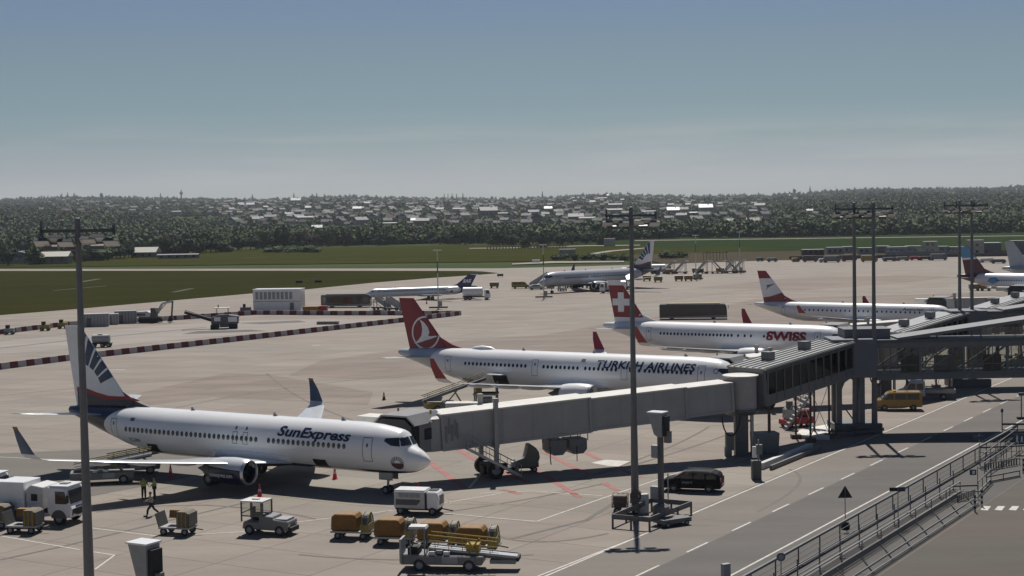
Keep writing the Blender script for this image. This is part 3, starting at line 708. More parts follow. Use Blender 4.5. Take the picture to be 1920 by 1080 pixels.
# --- A321-size twin in white with a crimson fin
def a320ish(L, zoff=0.0, dx=0.0):
    w = 1.0
    return dict(L=L, zb=1.78 + zoff, zt=5.98 + zoff, hw=1.98, tip=.405, cockpit=[[(-1.75, 4.35 + zoff), (-2.5, 4.42 + zoff), (-3.0, 4.75 + zoff), (-2.9, 4.95 + zoff), (-2.0, 4.95 + zoff)], [(-1.1, 4.25 + zoff), (-1.7, 4.32 + zoff), (-1.92, 4.9 + zoff), (-1.5, 4.72 + zoff)]],
        wing=[(1.2, -12.3 - dx, 7.6, 2.35 + zoff, .14), (6.3, -15.6 - dx, 4.6, 2.8 + zoff, .12), (11.5, -18.9 - dx, 3.1, 3.45 + zoff, .11), (16.7, -22.2 - dx, 1.8, 4.1 + zoff, .10)],
        winglet=[(16.7, -22.2 - dx, 1.8, 4.1 + zoff, .10, 0), (17.2, -22.6 - dx, 1.65, 4.25 + zoff, .09, .6), (17.5, -23.0 - dx, 1.4, 4.6 + zoff, .09, 1.2), (17.8, -23.8 - dx, .95, 5.8 + zoff, .08, 1.25), (17.9, -24.3 - dx, .5, 6.7 + zoff, .08, 1.25)],
        engine=(-11.6 - dx, 5.75, 2.05 + zoff, 1.12, 4.6), gear=((-5.07, .38), (-17.7 - dx, 3.8, .6)), zw=4.45 + zoff, pitch=.533, finmat=M_white, wletmat=M_white, wingmat=M_lgreyw)
S = a320ish(44.3, .22, 3.2)
S['engine'] = (-15.5, 5.75, 2.27, 1.12, 4.6); S['wsize'] = (.29, .42)
S.update(mat=livery('white_livery', (.82, .82, .82), [('ell', -33.0, 6.2, 4.7, 2.6, (.50, .53, .56))]), windows=[(5.9, 11.4), (11.9, 13.0), (14.7, 18.4), (19.4, 23.7), (26.0, 34.2)],
    doors=[(4.75, 3.45, 5.45, .82), (13.7, 3.6, 5.4, .76), (24.8, 3.6, 5.4, .76), (36.5, 3.6, 5.4, .8)], holds=[(29.4, 2.3, 3.5, 1.9, 1), (7.9, 2.4, 2.45, 1.6, 1), (34.0, 2.3, 2.9, 1.5, 0)],
    stab=[(.5, -38.6, 4.0, 5.1), (6.22, -42.0, 1.6, 5.4)], fin=(5.9, 37.3, 42.9, 11.9, 42.2, 44.3), dorsal=(34.6, 6.15, 7.4), dormat=M_turkred, finmat=M_turkred, wletmat=M_turkred,
    engmat=M_white, antennas=(7, 18, 27))
T, sf, sf2, fs, fp, LE, TE = aircraft('crimson_fin_airliner', 'long white airliner with crimson fin and TURKISH AIRLINES lettering behind the nearest jet bridge', 'airliners parked on the apron', (24.6, 162.2), HEAD, S)
bm = text_mesh('TURKISH AIRLINES', 1.2, bold=.03, shear=.16, space=1.06); w = max(v.co.x for v in bm.verts)
decal(bm, lambda x, y: sf(-17.2 + x * 11.75 / w, 4.80 + y * .92, .015), 'airline_lettering', M_text_blue, T, step=.22)
c = (-40.55, 7.85); cl = clip_fin(S)
def ring_bm(c, r0, r1, n=40):
    bm = bmesh.new(); V = [[bm.verts.new((c[0] + r * cos(2 * pi * i / n), c[1] + r * sin(2 * pi * i / n), 0)) for i in range(n)] for r in (r0, r1)]
    for i in range(n): bm.faces.new((V[0][i], V[0][(i + 1) % n], V[1][(i + 1) % n], V[1][i]))
    return bm
both(lambda: ring_bm(c, 1.78, 1.98), fs, fp, 'fin_emblem', M_white, T, step=.5, clip=cl)
bird = [(-41.4, 9.45), (-40.75, 9.1), (-40.2, 8.5), (-40.0, 7.95), (-40.15, 7.55), (-39.9, 7.45), (-39.2, 7.55), (-38.85, 7.5), (-39.7, 7.2), (-40.6, 6.95), (-41.5, 6.65), (-42.25, 6.55), (-41.6, 7.0), (-41.15, 7.5), (-41.0, 8.2), (-41.1, 8.9)]
both(lambda: poly_bm([bird]), fs, fp, 'fin_emblem', M_white, T, step=.5, clip=cl)
both(lambda: ring_bm((-3.2, 4.9), .2, .26, 12), sf, sf2, 'nose_mark', M_text_blue, T, step=.2)
decal(poly_bm([[(-18.6, 5.35), (-19.1, 5.35), (-19.1, 5.65), (-18.6, 5.65)]]), lambda x, y: sf(x, y, .015), 'flag_mark', M_text_grey, T, step=.2)
MB().lathe([(-1.7, .05), (-1.2, .32), (-.2, .45), (.9, .35), (1.6, .05)], (-32.6, 0, S['zt'] - .05), 'x', 16).build('satcom_radome', M_white, T, smooth=True)
for sg in (-1, 1): flat_text('*', .5, M_white, 'winglet_mark', T, (-27.6, -sg * 17.62 - .0, 5.4), (1, 0, 0), (0, 0, 1), bold=.03) if False else None

# --- A320-size twin, white with a red fin and white cross
S = a320ish(37.3, .0, -1.0)
S['wsize'] = (.29, .42)
S.update(mat=livery('white_livery_2', (.8, .8, .8), []), windows=[(7.0, 12.2), (14.2, 14.25), (15.1, 15.15), (16.05, 16.1), (17.0, 27.6)], doors=[(4.9, 3.3, 5.2, .82), (29.6, 3.4, 5.2, .8)],
    stab=[(.5, -31.6, 3.8, 4.9), (6.22, -35.2, 1.6, 5.2)], fin=(5.8, 30.6, 35.7, 11.7, 34.75, 36.85), dorsal=(27.8, 5.9, 7.0), finmat=M_white, wletmat=M_white, engmat=M_white)
S['wletmat'] = M_swissred
Z, sf, sf2, fs, fp, LE, TE = aircraft('red_cross_fin_airliner', 'white airliner with a white cross on its red fin and SWISS lettering by the nose', 'airliners parked on the apron', (45.2, 204.8), HEAD, S)
cl = clip_fin(S, 6.45, 11.0)
both(lambda: poly_bm([[(-29, 6.4), (-37.5, 6.4), (-37.5, 11.1), (-29, 11.1)]]), fs, fp, 'red_fin_field', M_swissred, Z, step=.5, clip=cl)
cx, cz, a_, l_ = -34.65, 8.6, .48, 1.38
cross = [(cx - a_, cz - l_), (cx + a_, cz - l_), (cx + a_, cz - a_), (cx + l_, cz - a_), (cx + l_, cz + a_), (cx + a_, cz + a_), (cx + a_, cz + l_), (cx - a_, cz + l_), (cx - a_, cz + a_), (cx - l_, cz + a_), (cx - l_, cz - a_), (cx - a_, cz - a_)]
both(lambda: poly_bm([cross]), lambda x, y: fs(x, y) - Vector((0, .012, 0)), lambda x, y: fp(x, y) + Vector((0, .012, 0)), 'white_cross', M_white, Z, step=.5)
bm = text_mesh('SWISS', 1.6, bold=.045); w = max(v.co.x for v in bm.verts)
decal(bm, lambda x, y: sf(-12.0 + x * 5.6 / w, 4.0 + y * .97, .015), 'airline_lettering', M_swissred, Z, step=.22)

# --- regional twin, white with a red and white fin
S = dict(L=37.0, zb=1.35, zt=4.75, hw=1.5, tip=.38, mat=livery('white_livery_3', (.78, .78, .78), []), cockpit=[[(-1.6, 3.4), (-2.3, 3.5), (-2.5, 3.85), (-1.9, 3.85)]], zw=3.45, wsize=(.28, .4), pitch=.83, windows=[(6.0, 27.5)],
    doors=[(4.0, 2.4, 4.2, .7), (31.0, 2.5, 4.2, .7)], wing=[(1.0, -12.8, 6.2, 1.9, .13), (5.0, -15.0, 4.0, 2.2, .12), (12.9, -20.2, 1.8, 3.3, .10)],
    winglet=[(12.9, -20.2, 1.8, 3.3, .10, 0), (13.4, -20.6, 1.6, 3.5, .09, .6), (13.7, -21.0, 1.3, 3.8, .09, 1.2), (14.0, -21.7, .8, 4.6, .08, 1.2), (14.1, -22.0, .45, 5.1, .08, 1.2)], fairings=(5.5, 8.5),
    stab=[(.4, -31.6, 3.2, 3.95), (6.0, -34.6, 1.3, 4.5)], engine=(-11.6, 4.2, 1.45, .86, 3.6), engmat=M_lgrey, gear=((-4.0, .32), (-17.5, 2.9, .5)), fin=(4.5, 30.2, 35.3, 10.2, 34.9, 36.6), dorsal=(27.6, 4.65, 5.8), dormat=M_swissred, finmat=M_white, wletmat=M_swissred)
A, sf, sf2, fs, fp, LE, TE = aircraft('red_striped_fin_airliner', 'smaller white airliner with red top and foot on its fin, right of the airport bus', 'airliners parked on the apron', (74, 260), R(-35), S)
both(lambda: poly_bm([[(-29, 9.0), (-40, 8.7), (-40, 10.3), (-29, 10.3)]]), fs, fp, 'red_fin_top', M_swissred, A, step=.5, clip=clip_fin(S))
both(lambda: poly_bm([[(-29, 4.5), (-36.5, 4.5), (-36.5, 5.25), (-34, 5.6), (-31.5, 6.4), (-29, 6.6)]]), fs, fp, 'red_fin_foot', M_swissred, A, step=.5, clip=clip_fin(S))
both(lambda: poly_bm([[(-34.8, 7.6), (-33.1, 7.9), (-34.4, 7.2), (-35.0, 6.6), (-34.6, 7.2)]]), fs, fp, 'fin_arrow_mark', M_text_grey, A, step=.5, clip=clip_fin(S))
bm = text_mesh('Austrian', .8, bold=.02); w = max(v.co.x for v in bm.verts)
decal(bm, lambda x, y: sf(-9.0 + x * 3.6 / w, 3.75 + y * .8, .015), 'airline_lettering', M_text_grey, A, step=.22)

# --- burgundy and light blue tail, grey tail behind
S = a320ish(33.6, .0, .6)
S.update(mat=livery('white_livery_4', (.70, .71, .73), [('ell', -26.5, 3.2, 4.2, 2.2, (.10, .01, .03))]), windows=[(6.0, 24.5)], doors=[(4.9, 3.3, 5.2, .8)], stab=[(.5, -28.0, 3.8, 4.9), (6.2, -31.6, 1.6, 5.2)],
    fin=(5.8, 27.0, 32.0, 11.8, 31.1, 33.2), dorsal=(24.2, 5.9, 7.0), dormat=M_burg, finmat=M_burg, wletmat=M_burg, engmat=M_white, winglet=None)
B, sf, sf2, fs, fp, LE, TE = aircraft('burgundy_tail_airliner', 'white airliner with burgundy and light blue tail at the right edge', 'airliners parked on the apron', (128, 331), R(-31), S)
both(lambda: poly_bm([[(-28, 9.6), (-36, 9.0), (-36, 12), (-28, 12)]]), fs, fp, 'light_blue_fin_top', M_lblue, B, step=.5, clip=clip_fin(S))
both(lambda: poly_bm([[(-28, 9.2), (-36, 8.5), (-36, 9.0), (-28, 9.6)]]), fs, fp, 'white_fin_band', M_white, B, step=.5, clip=clip_fin(S))
both(lambda: poly_bm([[(-24.0, 4.3), (-24.8, 5.1), (-26.2, 5.0), (-26.8, 4.2), (-25.5, 3.6)]]), sf, sf2, 'blue_dot_mark', M_lblue, B, step=.3)
bm = text_mesh('Eurowings', .9, bold=.02); w = max(v.co.x for v in bm.verts)
decal(bm, lambda x, y: sf(-10.5 + x * 4.8 / w, 4.9 + y * .8, .015), 'airline_lettering', M_burg, B, step=.22)
S2 = dict(S); S2.update(mat=M_silver, finmat=M_silver, dormat=M_silver, wletmat=M_silver, engmat=M_silver, windows=[(6.0, 24.0)])
aircraft('grey_tail_airliner', 'airliner with plain pale grey tail behind the burgundy one', 'airliners parked on the apron', (149, 366), R(-31), S2)

# --- T-tail regional jet
M_sas = mat('deep_blue_violet_paint', (.025, .025, .11), .35, var=.05, coat=.3)
S = dict(L=35.4, zb=1.25, zt=3.95, hw=1.34, tip=.40, mat=livery('silver_livery', (.50, .54, .60), [('ell', -25.0, 5.0, 2.8, 1.8, (.015, .022, .09))]), cockpit=[[(-1.5, 2.85), (-2.1, 2.95), (-2.3, 3.3), (-1.8, 3.25)]], zw=3.0, pitch=.8, wsize=(.3, .36), windows=[(5.5, 26)],
    doors=[(4.0, 1.9, 3.6, .7)], wing=[(.8, -16.0, 5.0, 1.5, .12), (4.0, -18.2, 3.4, 1.6, .11), (11.5, -22.6, 1.3, 2.1, .10)], winglet=[(11.5, -22.6, 1.3, 2.1, .10, 0), (11.7, -22.8, 1.2, 2.2, .09, .6), (11.85, -23.0, 1.0, 2.4, .09, 1.2), (12.0, -23.5, .6, 3.2, .08, 1.2), (12.05, -23.6, .5, 3.3, .08, 1.2)],
    fairings=(5.0,), stab=[(.15, -33.0, 2.4, 7.3), (4.3, -35.0, 1.1, 7.2)], stabmat=M_sas, gear=((-3.6, .28), (-20.5, 2.0, .45)), fin=(3.7, 28.0, 33.6, 7.4, 33.0, 35.6), dorsal=(26.0, 3.9, 4.5), finmat=M_sas, wletmat=M_sas, antennas=(9,), engmat=M_white)
C9, sf, sf2, fs, fp, LE, TE = aircraft('t_tail_jet', 'silver regional jet with dark blue T-tail and stairs at its front door', 'airliners parked on the apron', tuple(at(686, 566))[:2], R(199), S)
C9.scale = (.8, .8, .8)
bm = text_mesh('SAS', 1.4, bold=.05); w = max(v.co.x for v in bm.verts)
decal(bm, lambda x, y: fp(-30.9 - x * 2.6 / w - y * .35, 4.9 + y * .95), 'fin_lettering', M_white, C9, step=.3, clip=None)
for sg in (-1, 1):
    e = thing('engine', None, None, (-25.2, sg * 2.25, 3.05)); e.parent = C9
    MB().lathe([(-.2, .5), (.0, .58), (-.3, .68), (-1.4, .74), (-2.8, .66), (-3.6, .45)], n=20, caps=False).build('nacelle', M_white, e, smooth=True, fix=False)
    MB().lathe([(-.4, .55), (-.39, .02)], n=16, caps=False).build('fan', M_engine, e, fix=False)
    MB().box((-1.8, -sg * .7, -.05), (1.8, .9, .22)).build('pylon', M_navy, e)
# ------------------------------------------------------------------ jet bridges
M_bridge = mat('bridge_side_grey', (.32, .315, .31), .55, var=.10, scale=.5)
M_broof = mat('bridge_roof_pale', (.60, .58, .53), .5, var=.12, scale=.7)
M_cab = mat('cab_dark_grey', (.19, .19, .195), .5, var=.12)
M_pinkish = mat('rotunda_panel', (.36, .32, .31), .6, var=.1)
M_ribroof = mat('ribbed_roof_metal', (.34, .34, .33), .35, metal=.5, var=.1)
M_truss = mat('truss_dark_paint', (.155, .155, .158), .5, var=.15)
M_slate = mat('slate_blue_panel', (.15, .15, .17), .5, var=.1)
def tint_glass():
    m = bpy.data.materials.new('tinted_glazing'); m.use_nodes = True; N, L = nodes_of(m)
    for n in list(N): N.remove(n)
    o = N.new('ShaderNodeOutputMaterial'); mx = N.new('ShaderNodeMixShader'); t = N.new('ShaderNodeBsdfTransparent'); g = N.new('ShaderNodeBsdfGlossy'); fr = N.new('ShaderNodeFresnel')
    t.inputs[0].default_value = (.86, .87, .86, 1); g.inputs['Roughness'].default_value = .03; g.inputs[0].default_value = (.8, .85, .9, 1); fr.inputs[0].default_value = 1.5
    L.new(fr.outputs[0], mx.inputs[0]); L.new(t.outputs[0], mx.inputs[1]); L.new(g.outputs[0], mx.inputs[2]); L.new(mx.outputs[0], o.inputs[0]); return m
M_tint = tint_glass()
def box_between(b, p, q, w, h):      # a tube of rectangular section from p to q (centres)
    b.bar(p, q, w, h)
def jet_bridge(label, C, Rt, zc=2.75, zr=4.15, hd=HEAD, details=True):
    base = Vector((Rt[0], Rt[1], 0)); C = Vector((C[0], C[1], 0)); Rv = Vector((Rt[0], Rt[1], 0))
    root = thing('jet_bridge', label, 'jet bridge', base, 0, 'jet bridges of the pier')
    l = lambda p: p - base
    d = (Rv - C).normalized(); nrm = Vector((-d.y, d.x, 0)); Ln = (Rv - C).length
    def P(s, z=0, o=0):              # s metres from the cab along the tunnel, z above the tunnel floor line, o sideways
        f = s / Ln; return l(C + d * s + nrm * o + Vector((0, 0, zc + (zr - zc) * f + z)))
    s0, s1, s2, s3 = 2.0, Ln * .50, Ln * .80, Ln - 1.5
    for a, b_, w, h in ((s0, s1, 3.05, 2.85), (s1 - .3, s2, 2.8, 2.62), (s2 - .3, s3, 2.6, 2.45)):
        t = MB(); t.bar(P(a, 1.3), P(b_, 1.3), w, h - .1)
        o = t.build('tunnel_section', M_bridge, root)
        r = MB(); r.bar(P(a, 1.3 + h / 2 + .02), P(b_, 1.3 + h / 2 + .02), w + .1, .12); r.build('roof', M_broof, o)
        e = MB()
        for s in (a + .05, b_ - .05): e.bar(P(s - .12, 1.3), P(s + .12, 1.3), w + .22, h + .12)
        e.bar(P(a, 1.3 - h / 2, w / 2), P(b_, 1.3 - h / 2, w / 2), .12, .22); e.bar(P(a, 1.3 - h / 2, -w / 2), P(b_, 1.3 - h / 2, -w / 2), .12, .22)
        k = int((b_ - a) / 2.4)
        for i in range(1, k):
            for sg in (-1, 1): e.bar(P(a + (b_ - a) * i / k, 0.0, sg * (w / 2 + .01)), P(a + (b_ - a) * i / k, 2.6, sg * (w / 2 + .01)), .05, .03)
        e.build('frame', M_bridge, o)
    # cab, turned to face the aircraft
    cz = zc
    cab = thing('cab', None, None, l(C) + Vector((0, 0, cz)), hd); cab.parent = root
    MB().prism([(-1.9, 0), (1.9, 0), (1.9, 2.3), (1.2, 2.95), (-1.2, 2.95), (-1.9, 2.3)], -1.7, 1.5).build('cab_body', M_cab, cab, bevel=.04)
    MB().prism([(-2.1, 2.35), (-1.25, 3.1), (1.25, 3.1), (2.1, 2.35), (2.0, 2.28), (1.2, 2.98), (-1.2, 2.98), (-2.0, 2.28)], -2.7, 1.6).build('cab_roof', M_grey, cab)
    cn = MB()
    for i in range(7):
        y = -1.75 - i * .17; k = .06 * (i % 2)
        cn.prism([(-1.75 + k, -.25), (1.75 - k, -.25), (1.75 - k, 2.3), (1.1, 2.8 - k), (-1.1, 2.8 - k), (-1.75 + k, 2.3)], y - .06, y + .06)
    cn.build('bellows_canopy', M_black, cab)
    MB().box((1.92, -.6, 1.45), (.05, 1.1, .9)).build('window', M_glass, cab); MB().box((-1.92, -.6, 1.45), (.05, 1.1, .9)).build('window', M_glass, cab)
    MB().box((-2.9, -1.2, 2.7), (2.4, 1.9, .14)).box((-2.9, -2.1, 2.35), (2.4, .08, .6)).build('side_hood', M_broof, cab)
    for x in (-1.3, 1.9): MB().tube((x, -.2, 3.0), (x, -.2, 3.35), .09).build('beacon', M_yellow, cab)
    MB().lathe([(-.1, 1.65), (2.55, 1.65), (2.7, 1.2)], l(C + d * 1.2) + Vector((0, 0, cz)), 'z', 20).build('cab_rotunda', M_bridge, root, smooth=True)
    # drive column with its bogie
    sc = Ln * .215
    dr = thing('drive_column', None, None, l(C + d * sc)); dr.parent = root; dr.rotation_euler = (0, 0, atan2(d.y, d.x))
    zt = P(sc, 3.3).z
    for sg in (-1, 1): MB().box((0, sg * 1.85, (zt + .9) / 2), (.34, .34, zt - .9)).box((0, sg * 1.85, zt + .18), (.42, .42, .35)).build('lift_leg', M_bridge, dr)
    MB().box((0, 0, zt - 3.55), (.5, 3.9, .35)).build('crossbeam', M_dgrey, dr)
    MB().box((0, 0, 1.0), (.9, 3.9, .3)).box((0, 0, .6), (1.3, .9, .7)).box((.5, -1.1, .9), (1.3, .6, .5)).build('bogie', M_black, dr)
    for sg in (-1, 1): wheel(dr, (0, sg * 1.5, .72), .72, .5)
    # equipment slung under the tunnel
    for s, w in ((Ln * .41, 1.5), (Ln * .47, 1.6)):
        ab_ = MB().prism([(s - w / 2, -2.0), (s - w / 2 + .35, -2.35), (s + w / 2 - .35, -2.35), (s + w / 2, -2.0), (s + w / 2, -1.1), (s - w / 2, -1.1)], -.9, .9)
        o = ab_.build('air_unit', M_grey, root); o.location = l(C) + Vector((0, 0, zc + (zr - zc) * .55 + .25)); o.rotation_euler = (0, 0, atan2(d.y, d.x))
    hb = MB()
    for s in (Ln * .385, Ln * .41, Ln * .47, Ln * .50):
        for o_ in (-.8, .8): hb.bar(P(s, -.95, o_), P(s, 0, o_), .08, .08)
    hb.bar(P(Ln * .37, -.2, .8), P(Ln * .53, -.2, .8), .1, .12).bar(P(Ln * .37, -.2, -.8), P(Ln * .53, -.2, -.8), .1, .12); hb.build('hanger_frame', M_dgrey, root)
    if details:
        q = MB()
        for s_, z_ in ((2.35, 1.2), (2.6, 1.9), (2.85, 1.3), (3.1, 1.7), (3.3, 1.4)): q.bar(P(s_, z_ - .75, -1.58), P(s_, z_ + .55, -1.58), .10, .12, up=(1, 0, 0))
        q.build('control_ducts', M_cab, root)
        MB().path([P(Ln * .385, -1.1, -.9), P(Ln * .385, -2.2, -.92), P(Ln * .387, -2.6, -.9)], .05).build('cable', M_black, root)
        MB().path([P(Ln * .465, -1.3, -.9), P(Ln * .465, -2.6, -.92)], .04).build('cable', M_black, root)
        pts = [P(Ln - 2.6 + .9 * (1 - cos(t)), -.2 - 1.9 * sin(t), -1.3) for t in [pi * i / 10 for i in range(11)]]
        MB().path(pts, .07).build('cable_loop', M_black, root)
        # service stairs from the cab side down to the apron
        ss = thing('service_stairs', None, None, l(C + d * 3.2 + nrm * -1.6)); ss.parent = root; ss.rotation_euler = (0, 0, atan2(d.y, d.x))
        zz = zc + .1; run = 4.6
        sb = MB()
        for o_ in (-1.1, -.25): sb.bar((.6, o_, zz), (.6 + run, o_, .25), .05, .22)
        sb.build('stringer', M_galv, ss)
        for i in range(11): 
            o = MB().box((0, -.67, 0), (.28, .8, .04)).build('step', M_galv, ss) if i == 0 else o.copy()
            if i: COL.objects.link(o); o.parent = ss
            o.location = (.6 + run * (i + .5) / 11, 0, zz + (.25 - zz) * (i + .5) / 11)
        rb = MB()
        for o_ in (-1.1, -.25):
            rb.tube((.6, o_, zz + 1), (.6 + run, o_, 1.2), .025); rb.tube((.6, o_, zz + .5), (.6 + run, o_, .7), .02)
            for i in range(6): x = .6 + run * i / 5; z = zz + (.25 - zz) * i / 5; rb.tube((x, o_, z), (x, o_, z + 1), .025)
        rb.build('handrail', M_galv, ss)
    # rotunda and its column
    rz = zr - .15
    ro = MB().lathe([(0, 1.42), (3.05, 1.42)], (0, 0, rz), 'z', 20).build('rotunda', M_pinkish, root, smooth=True)
    MB().lathe([(3.05, 1.6), (3.14, 1.6), (3.2, 1.2)], (0, 0, rz), 'z', 20).build('rotunda_roof', M_broof, ro, smooth=True)
    MB().lathe([(-.35, 1.3), (0, 1.7), (.12, 1.7)], (0, 0, rz), 'z', 20).build('rotunda_base', M_dgrey, ro, smooth=True)
    cb = MB().box((0, 0, (rz - .3) / 2), (1.15, 1.15, rz - .3)).build('column', M_dgrey, root, bevel=.03)
    MB().box((-1.1, -.5, 1.3), (.7, .8, 1.5)).box((-1.2, -.3, .4), (.6, .6, .8)).build('switch_cabinet', M_grey, root)
    MB().tube((.95, -.2, 0), (.95, -.2, rz), .16, n=10).build('downpipe', M_galv, root)
    return root
def fixed_walkway(label, label2, off, full=True):
    """glazed fixed bridge from the rotunda to the hub, hub, and the covered bridge over the road"""
    o3 = Vector((off[0], off[1], 0))
    p0, p1 = Vector((21.0, 139.9, 4.25)), Vector((31.2, 150.6, 5.5))
    root = thing('fixed_walkway', label, 'walkway', Vector((21, 139.9, 0)) + o3, 0, 'glazed fixed walkways of the pier')
    b0 = Vector((21, 139.9, 0)); d = Vector((p1.x - p0.x, p1.y - p0.y, 0)); Ln = d.length; d.normalize(); n = Vector((-d.y, d.x, 0)); rise = p1.z - p0.z
    def P(s, z, o): return p0 - b0 + d * s + n * o + Vector((0, 0, z + rise * s / Ln))
    w = 1.9
    MB().bar(P(0, .15, 0), P(Ln, .15, 0), 2 * w, .35).build('floor_deck', M_truss, root)
    rf = MB().bar(P(-.3, 3.35, 0), P(Ln, 3.35, 0), 2 * w + .5, .16).build('roof', M_ribroof, root)
    for i in range(7 if full else 3):
        o = -w - .1 + (2 * w + .2) * i / 6; MB().bar(P(-.3, 3.47, o), P(Ln, 3.47, o), .09, .1).build('roof_rib', M_ribroof, rf)
    for s in (3.6, 9.6): MB().box(P(s, 3.85, .3), (.9, .9, .7), rz=atan2(d.y, d.x)).build('roof_vent', M_grey, root)
    MB().bar(P(-.25, 1.75, 0), P(.15, 1.75, 0), 2 * w, 3.1).build('end_wall', M_grey, root)
    k = 11
    for sg in (-1, 1):
        MB().bar(P(0, .6, sg * w), P(Ln, .6, sg * w), .1, .7).build('sill_panel', M_truss, root); MB().bar(P(0, 3.1, sg * w), P(Ln, 3.1, sg * w), .1, .4).build('head_panel', M_dgrey, root)
        for i in range(k + 1):
            s = .3 + (Ln - .5) * i / k; MB().bar(P(s, .3, sg * (w + .03)), P(s, 3.2, sg * (w + .03)), .12, .14).build('mullion', M_grey if i % 3 == 0 else M_dgrey, root)
            if i < k: s2 = .3 + (Ln - .5) * (i + 1) / k; MB().bar(P((s + s2) / 2, .95, sg * (w - .02)), P((s + s2) / 2, 2.95, sg * (w - .02)), (s2 - s) - .08, .03, up=n).build('glass_panel', M_tint, root)
    # handrail and travellers' benches show through the glass as a dark inner line
    MB().bar(P(.5, 1.2, 0), P(Ln - .5, 1.2, 0), .5, .9).build('inner_partition', M_grey, root)
    # supports
    for s, o in ((1.2, -1.4), (1.2, 1.4)): q = P(s, 0, o); MB().tube((q.x, q.y, 0), q, .14, n=8).build('support_post', M_brownst, root)
    for s in (8.2, 9.4, 11.4, 12.6):
        q = P(s, 0, -1.2 if s in (8.2, 11.4) else 1.2); MB().bar((q.x, q.y, 0), q, .17, .17, up=(1, 0, 0)).build('support_post', M_brownst, root)
        MB().box((q.x, q.y, .2), (.9, .9, .4)).build('footing', M_brownst, root)
    xb = MB(); a, b_ = P(9.4, 0, 1.2), P(12.6, 0, 1.2)
    xb.tube((a.x, a.y, .4), b_, .03, n=5).tube((b_.x, b_.y, .4), a, .03, n=5); a, b_ = P(8.2, 0, -1.2), P(11.4, 0, -1.2); xb.tube((a.x, a.y, .4), b_, .03, n=5).tube((b_.x, b_.y, .4), a, .03, n=5)
    xb.build('cross_brace', M_galv, root)
    # ---- hub and covered bridge over the road
    h0 = Vector((32.6, 151.2, 0))
    hub = thing('road_overbridge', label2, 'footbridge', h0 + o3, 0, 'covered footbridges over the service road')
    MB().box((0, 0, 7.3), (4.3, 4.2, 3.7)).build('hub_tower', M_slate, hub, bevel=.05)
    if full: MB().box((1.6, 1.2, 9.45), (4.4, 3.2, .9)).build('plant_room', M_slate, hub); MB().box((1.6, 1.2, 9.95 if full else 9.15), (4.6, 3.4, .1)).build('plant_roof', M_dgrey, hub)
    for x, y in ((-1.3, -.9), (.9, -.9), (-1.3, 1.2), (.9, 1.2)): MB().box((x, y, 2.75), (.5, .5, 5.5)).build('column', M_truss, hub)
    MB().prism([(-1.05, 5.5), (-1.05, 4.2), (-.75, 4.9), (-.2, 5.3), (.35, 4.9), (.65, 4.2), (.65, 5.5)], -1.0, -.8).build('arch_bracket', M_truss, hub)
    MB().bar((-1.0, -.9, 2.8), (.7, -.9, .4), .12, .12).build('brace', M_truss, hub)
    x0, x1, yb, yf = 2.15, 44.0, 1.6, -1.6; zb_, zt_ = 5.45, 8.85
    MB().box(((x0 + x1) / 2, 0, zb_ + .1), (x1 - x0, 3.3, .45)).build('deck', M_truss, hub)
    MB().box(((x0 + x1) / 2, 0, zt_ + .02), (x1 - x0, 3.5, .3)).build('roof', M_dgrey, hub)
    for y in (yb, yf):
        MB().bar((x0, y, zb_ - .1), (x1, y, zb_ - .1), .25, .4).build('bottom_chord', M_truss, hub); MB().bar((x0, y, zt_ - .35), (x1, y, zt_ - .35), .2, .55).build('top_chord', M_truss, hub)
        MB().bar((x0, y * 1.06, zb_ + .35), (x1, y * 1.06, zb_ + .35), .06, .07).build('kick_rail', M_grey, hub)
        MB().bar((x0, y * .96, zb_ + 1.1), (x1, y * .96, zb_ + 1.1), .05, .06).build('handrail', M_grey, hub)
        nb = 10; st = (x1 - x0) / nb
        for i in range(nb + 1): MB().bar((x0 + st * i, y, zb_), (x0 + st * i, y, zt_ - .5), .22, .22, up=(1, 0, 0)).build('truss_post', M_truss, hub)
        for i in range(nb):
            MB().bar((x0 + st * i + .1, y, zb_ + .2), (x0 + st * (i + 1) - .1, y, zt_ - .6), .13, .13).build('truss_diagonal', M_truss, hub)
            MB().box((x0 + st * (i + .5), y * .93, (zb_ + zt_) / 2), (st - .24, .03, 2.6)).build('glass_panel', M_tint, hub)
            mb = MB()
            for j in (1, 2): mb.bar((x0 + st * (i + j / 3), y * .97, zb_ + .2), (x0 + st * (i + j / 3), y * .97, zt_ - .5), .06, .06, up=(1, 0, 0))
            mb.build('mullion', M_dgrey, hub)
    # what stands inside: seats, a red wall, a stair
    for i, x in enumerate((6.0, 9.5, 14.0, 20.0)): MB().box((x, .9, zb_ + 1.0), (1.7 if i != 1 else 2.2, .4, 1.5)).build('inner_screen', M_pinkish if i % 2 else mat('dull_red_panel', (.10, .05, .05), .6), hub)
    # rising roof of the ramp to the terminal
    MB().bar((4.2, 0, 9.05), (44, 0, 14.2), 3.4, .28).build('ramp_roof', M_grey, hub)
    for i in range(8):
        xa = 8 + i * 4.2; zt2 = 9.05 + (xa - 4.2) / 39.8 * 5.15
        for y in (yb * .95, yf * .95): MB().bar((xa, y, 9.0), (xa, y, zt2), .12, .12, up=(1, 0, 0)).build('ramp_post', M_dgrey, hub)
        if zt2 - 9.0 > .7: MB().box((xa + 2.1, yf * .9, (9.0 + zt2) / 2), (3.9, .03, zt2 - 9.15)).build('glass_panel', M_tint, hub)
    # escape stair; the dark plinth stands in for the shadow at the foot
    MB().box((.4, .1, .5), (4.6, 3.6, .9)).build('shadow_plinth', M_dgrey, hub)
    stb = MB()
    for i in range(14): stb.box((-5.9 + .26 * i, 1.9, .37 * i + .35), (.30, 1.1, .05))
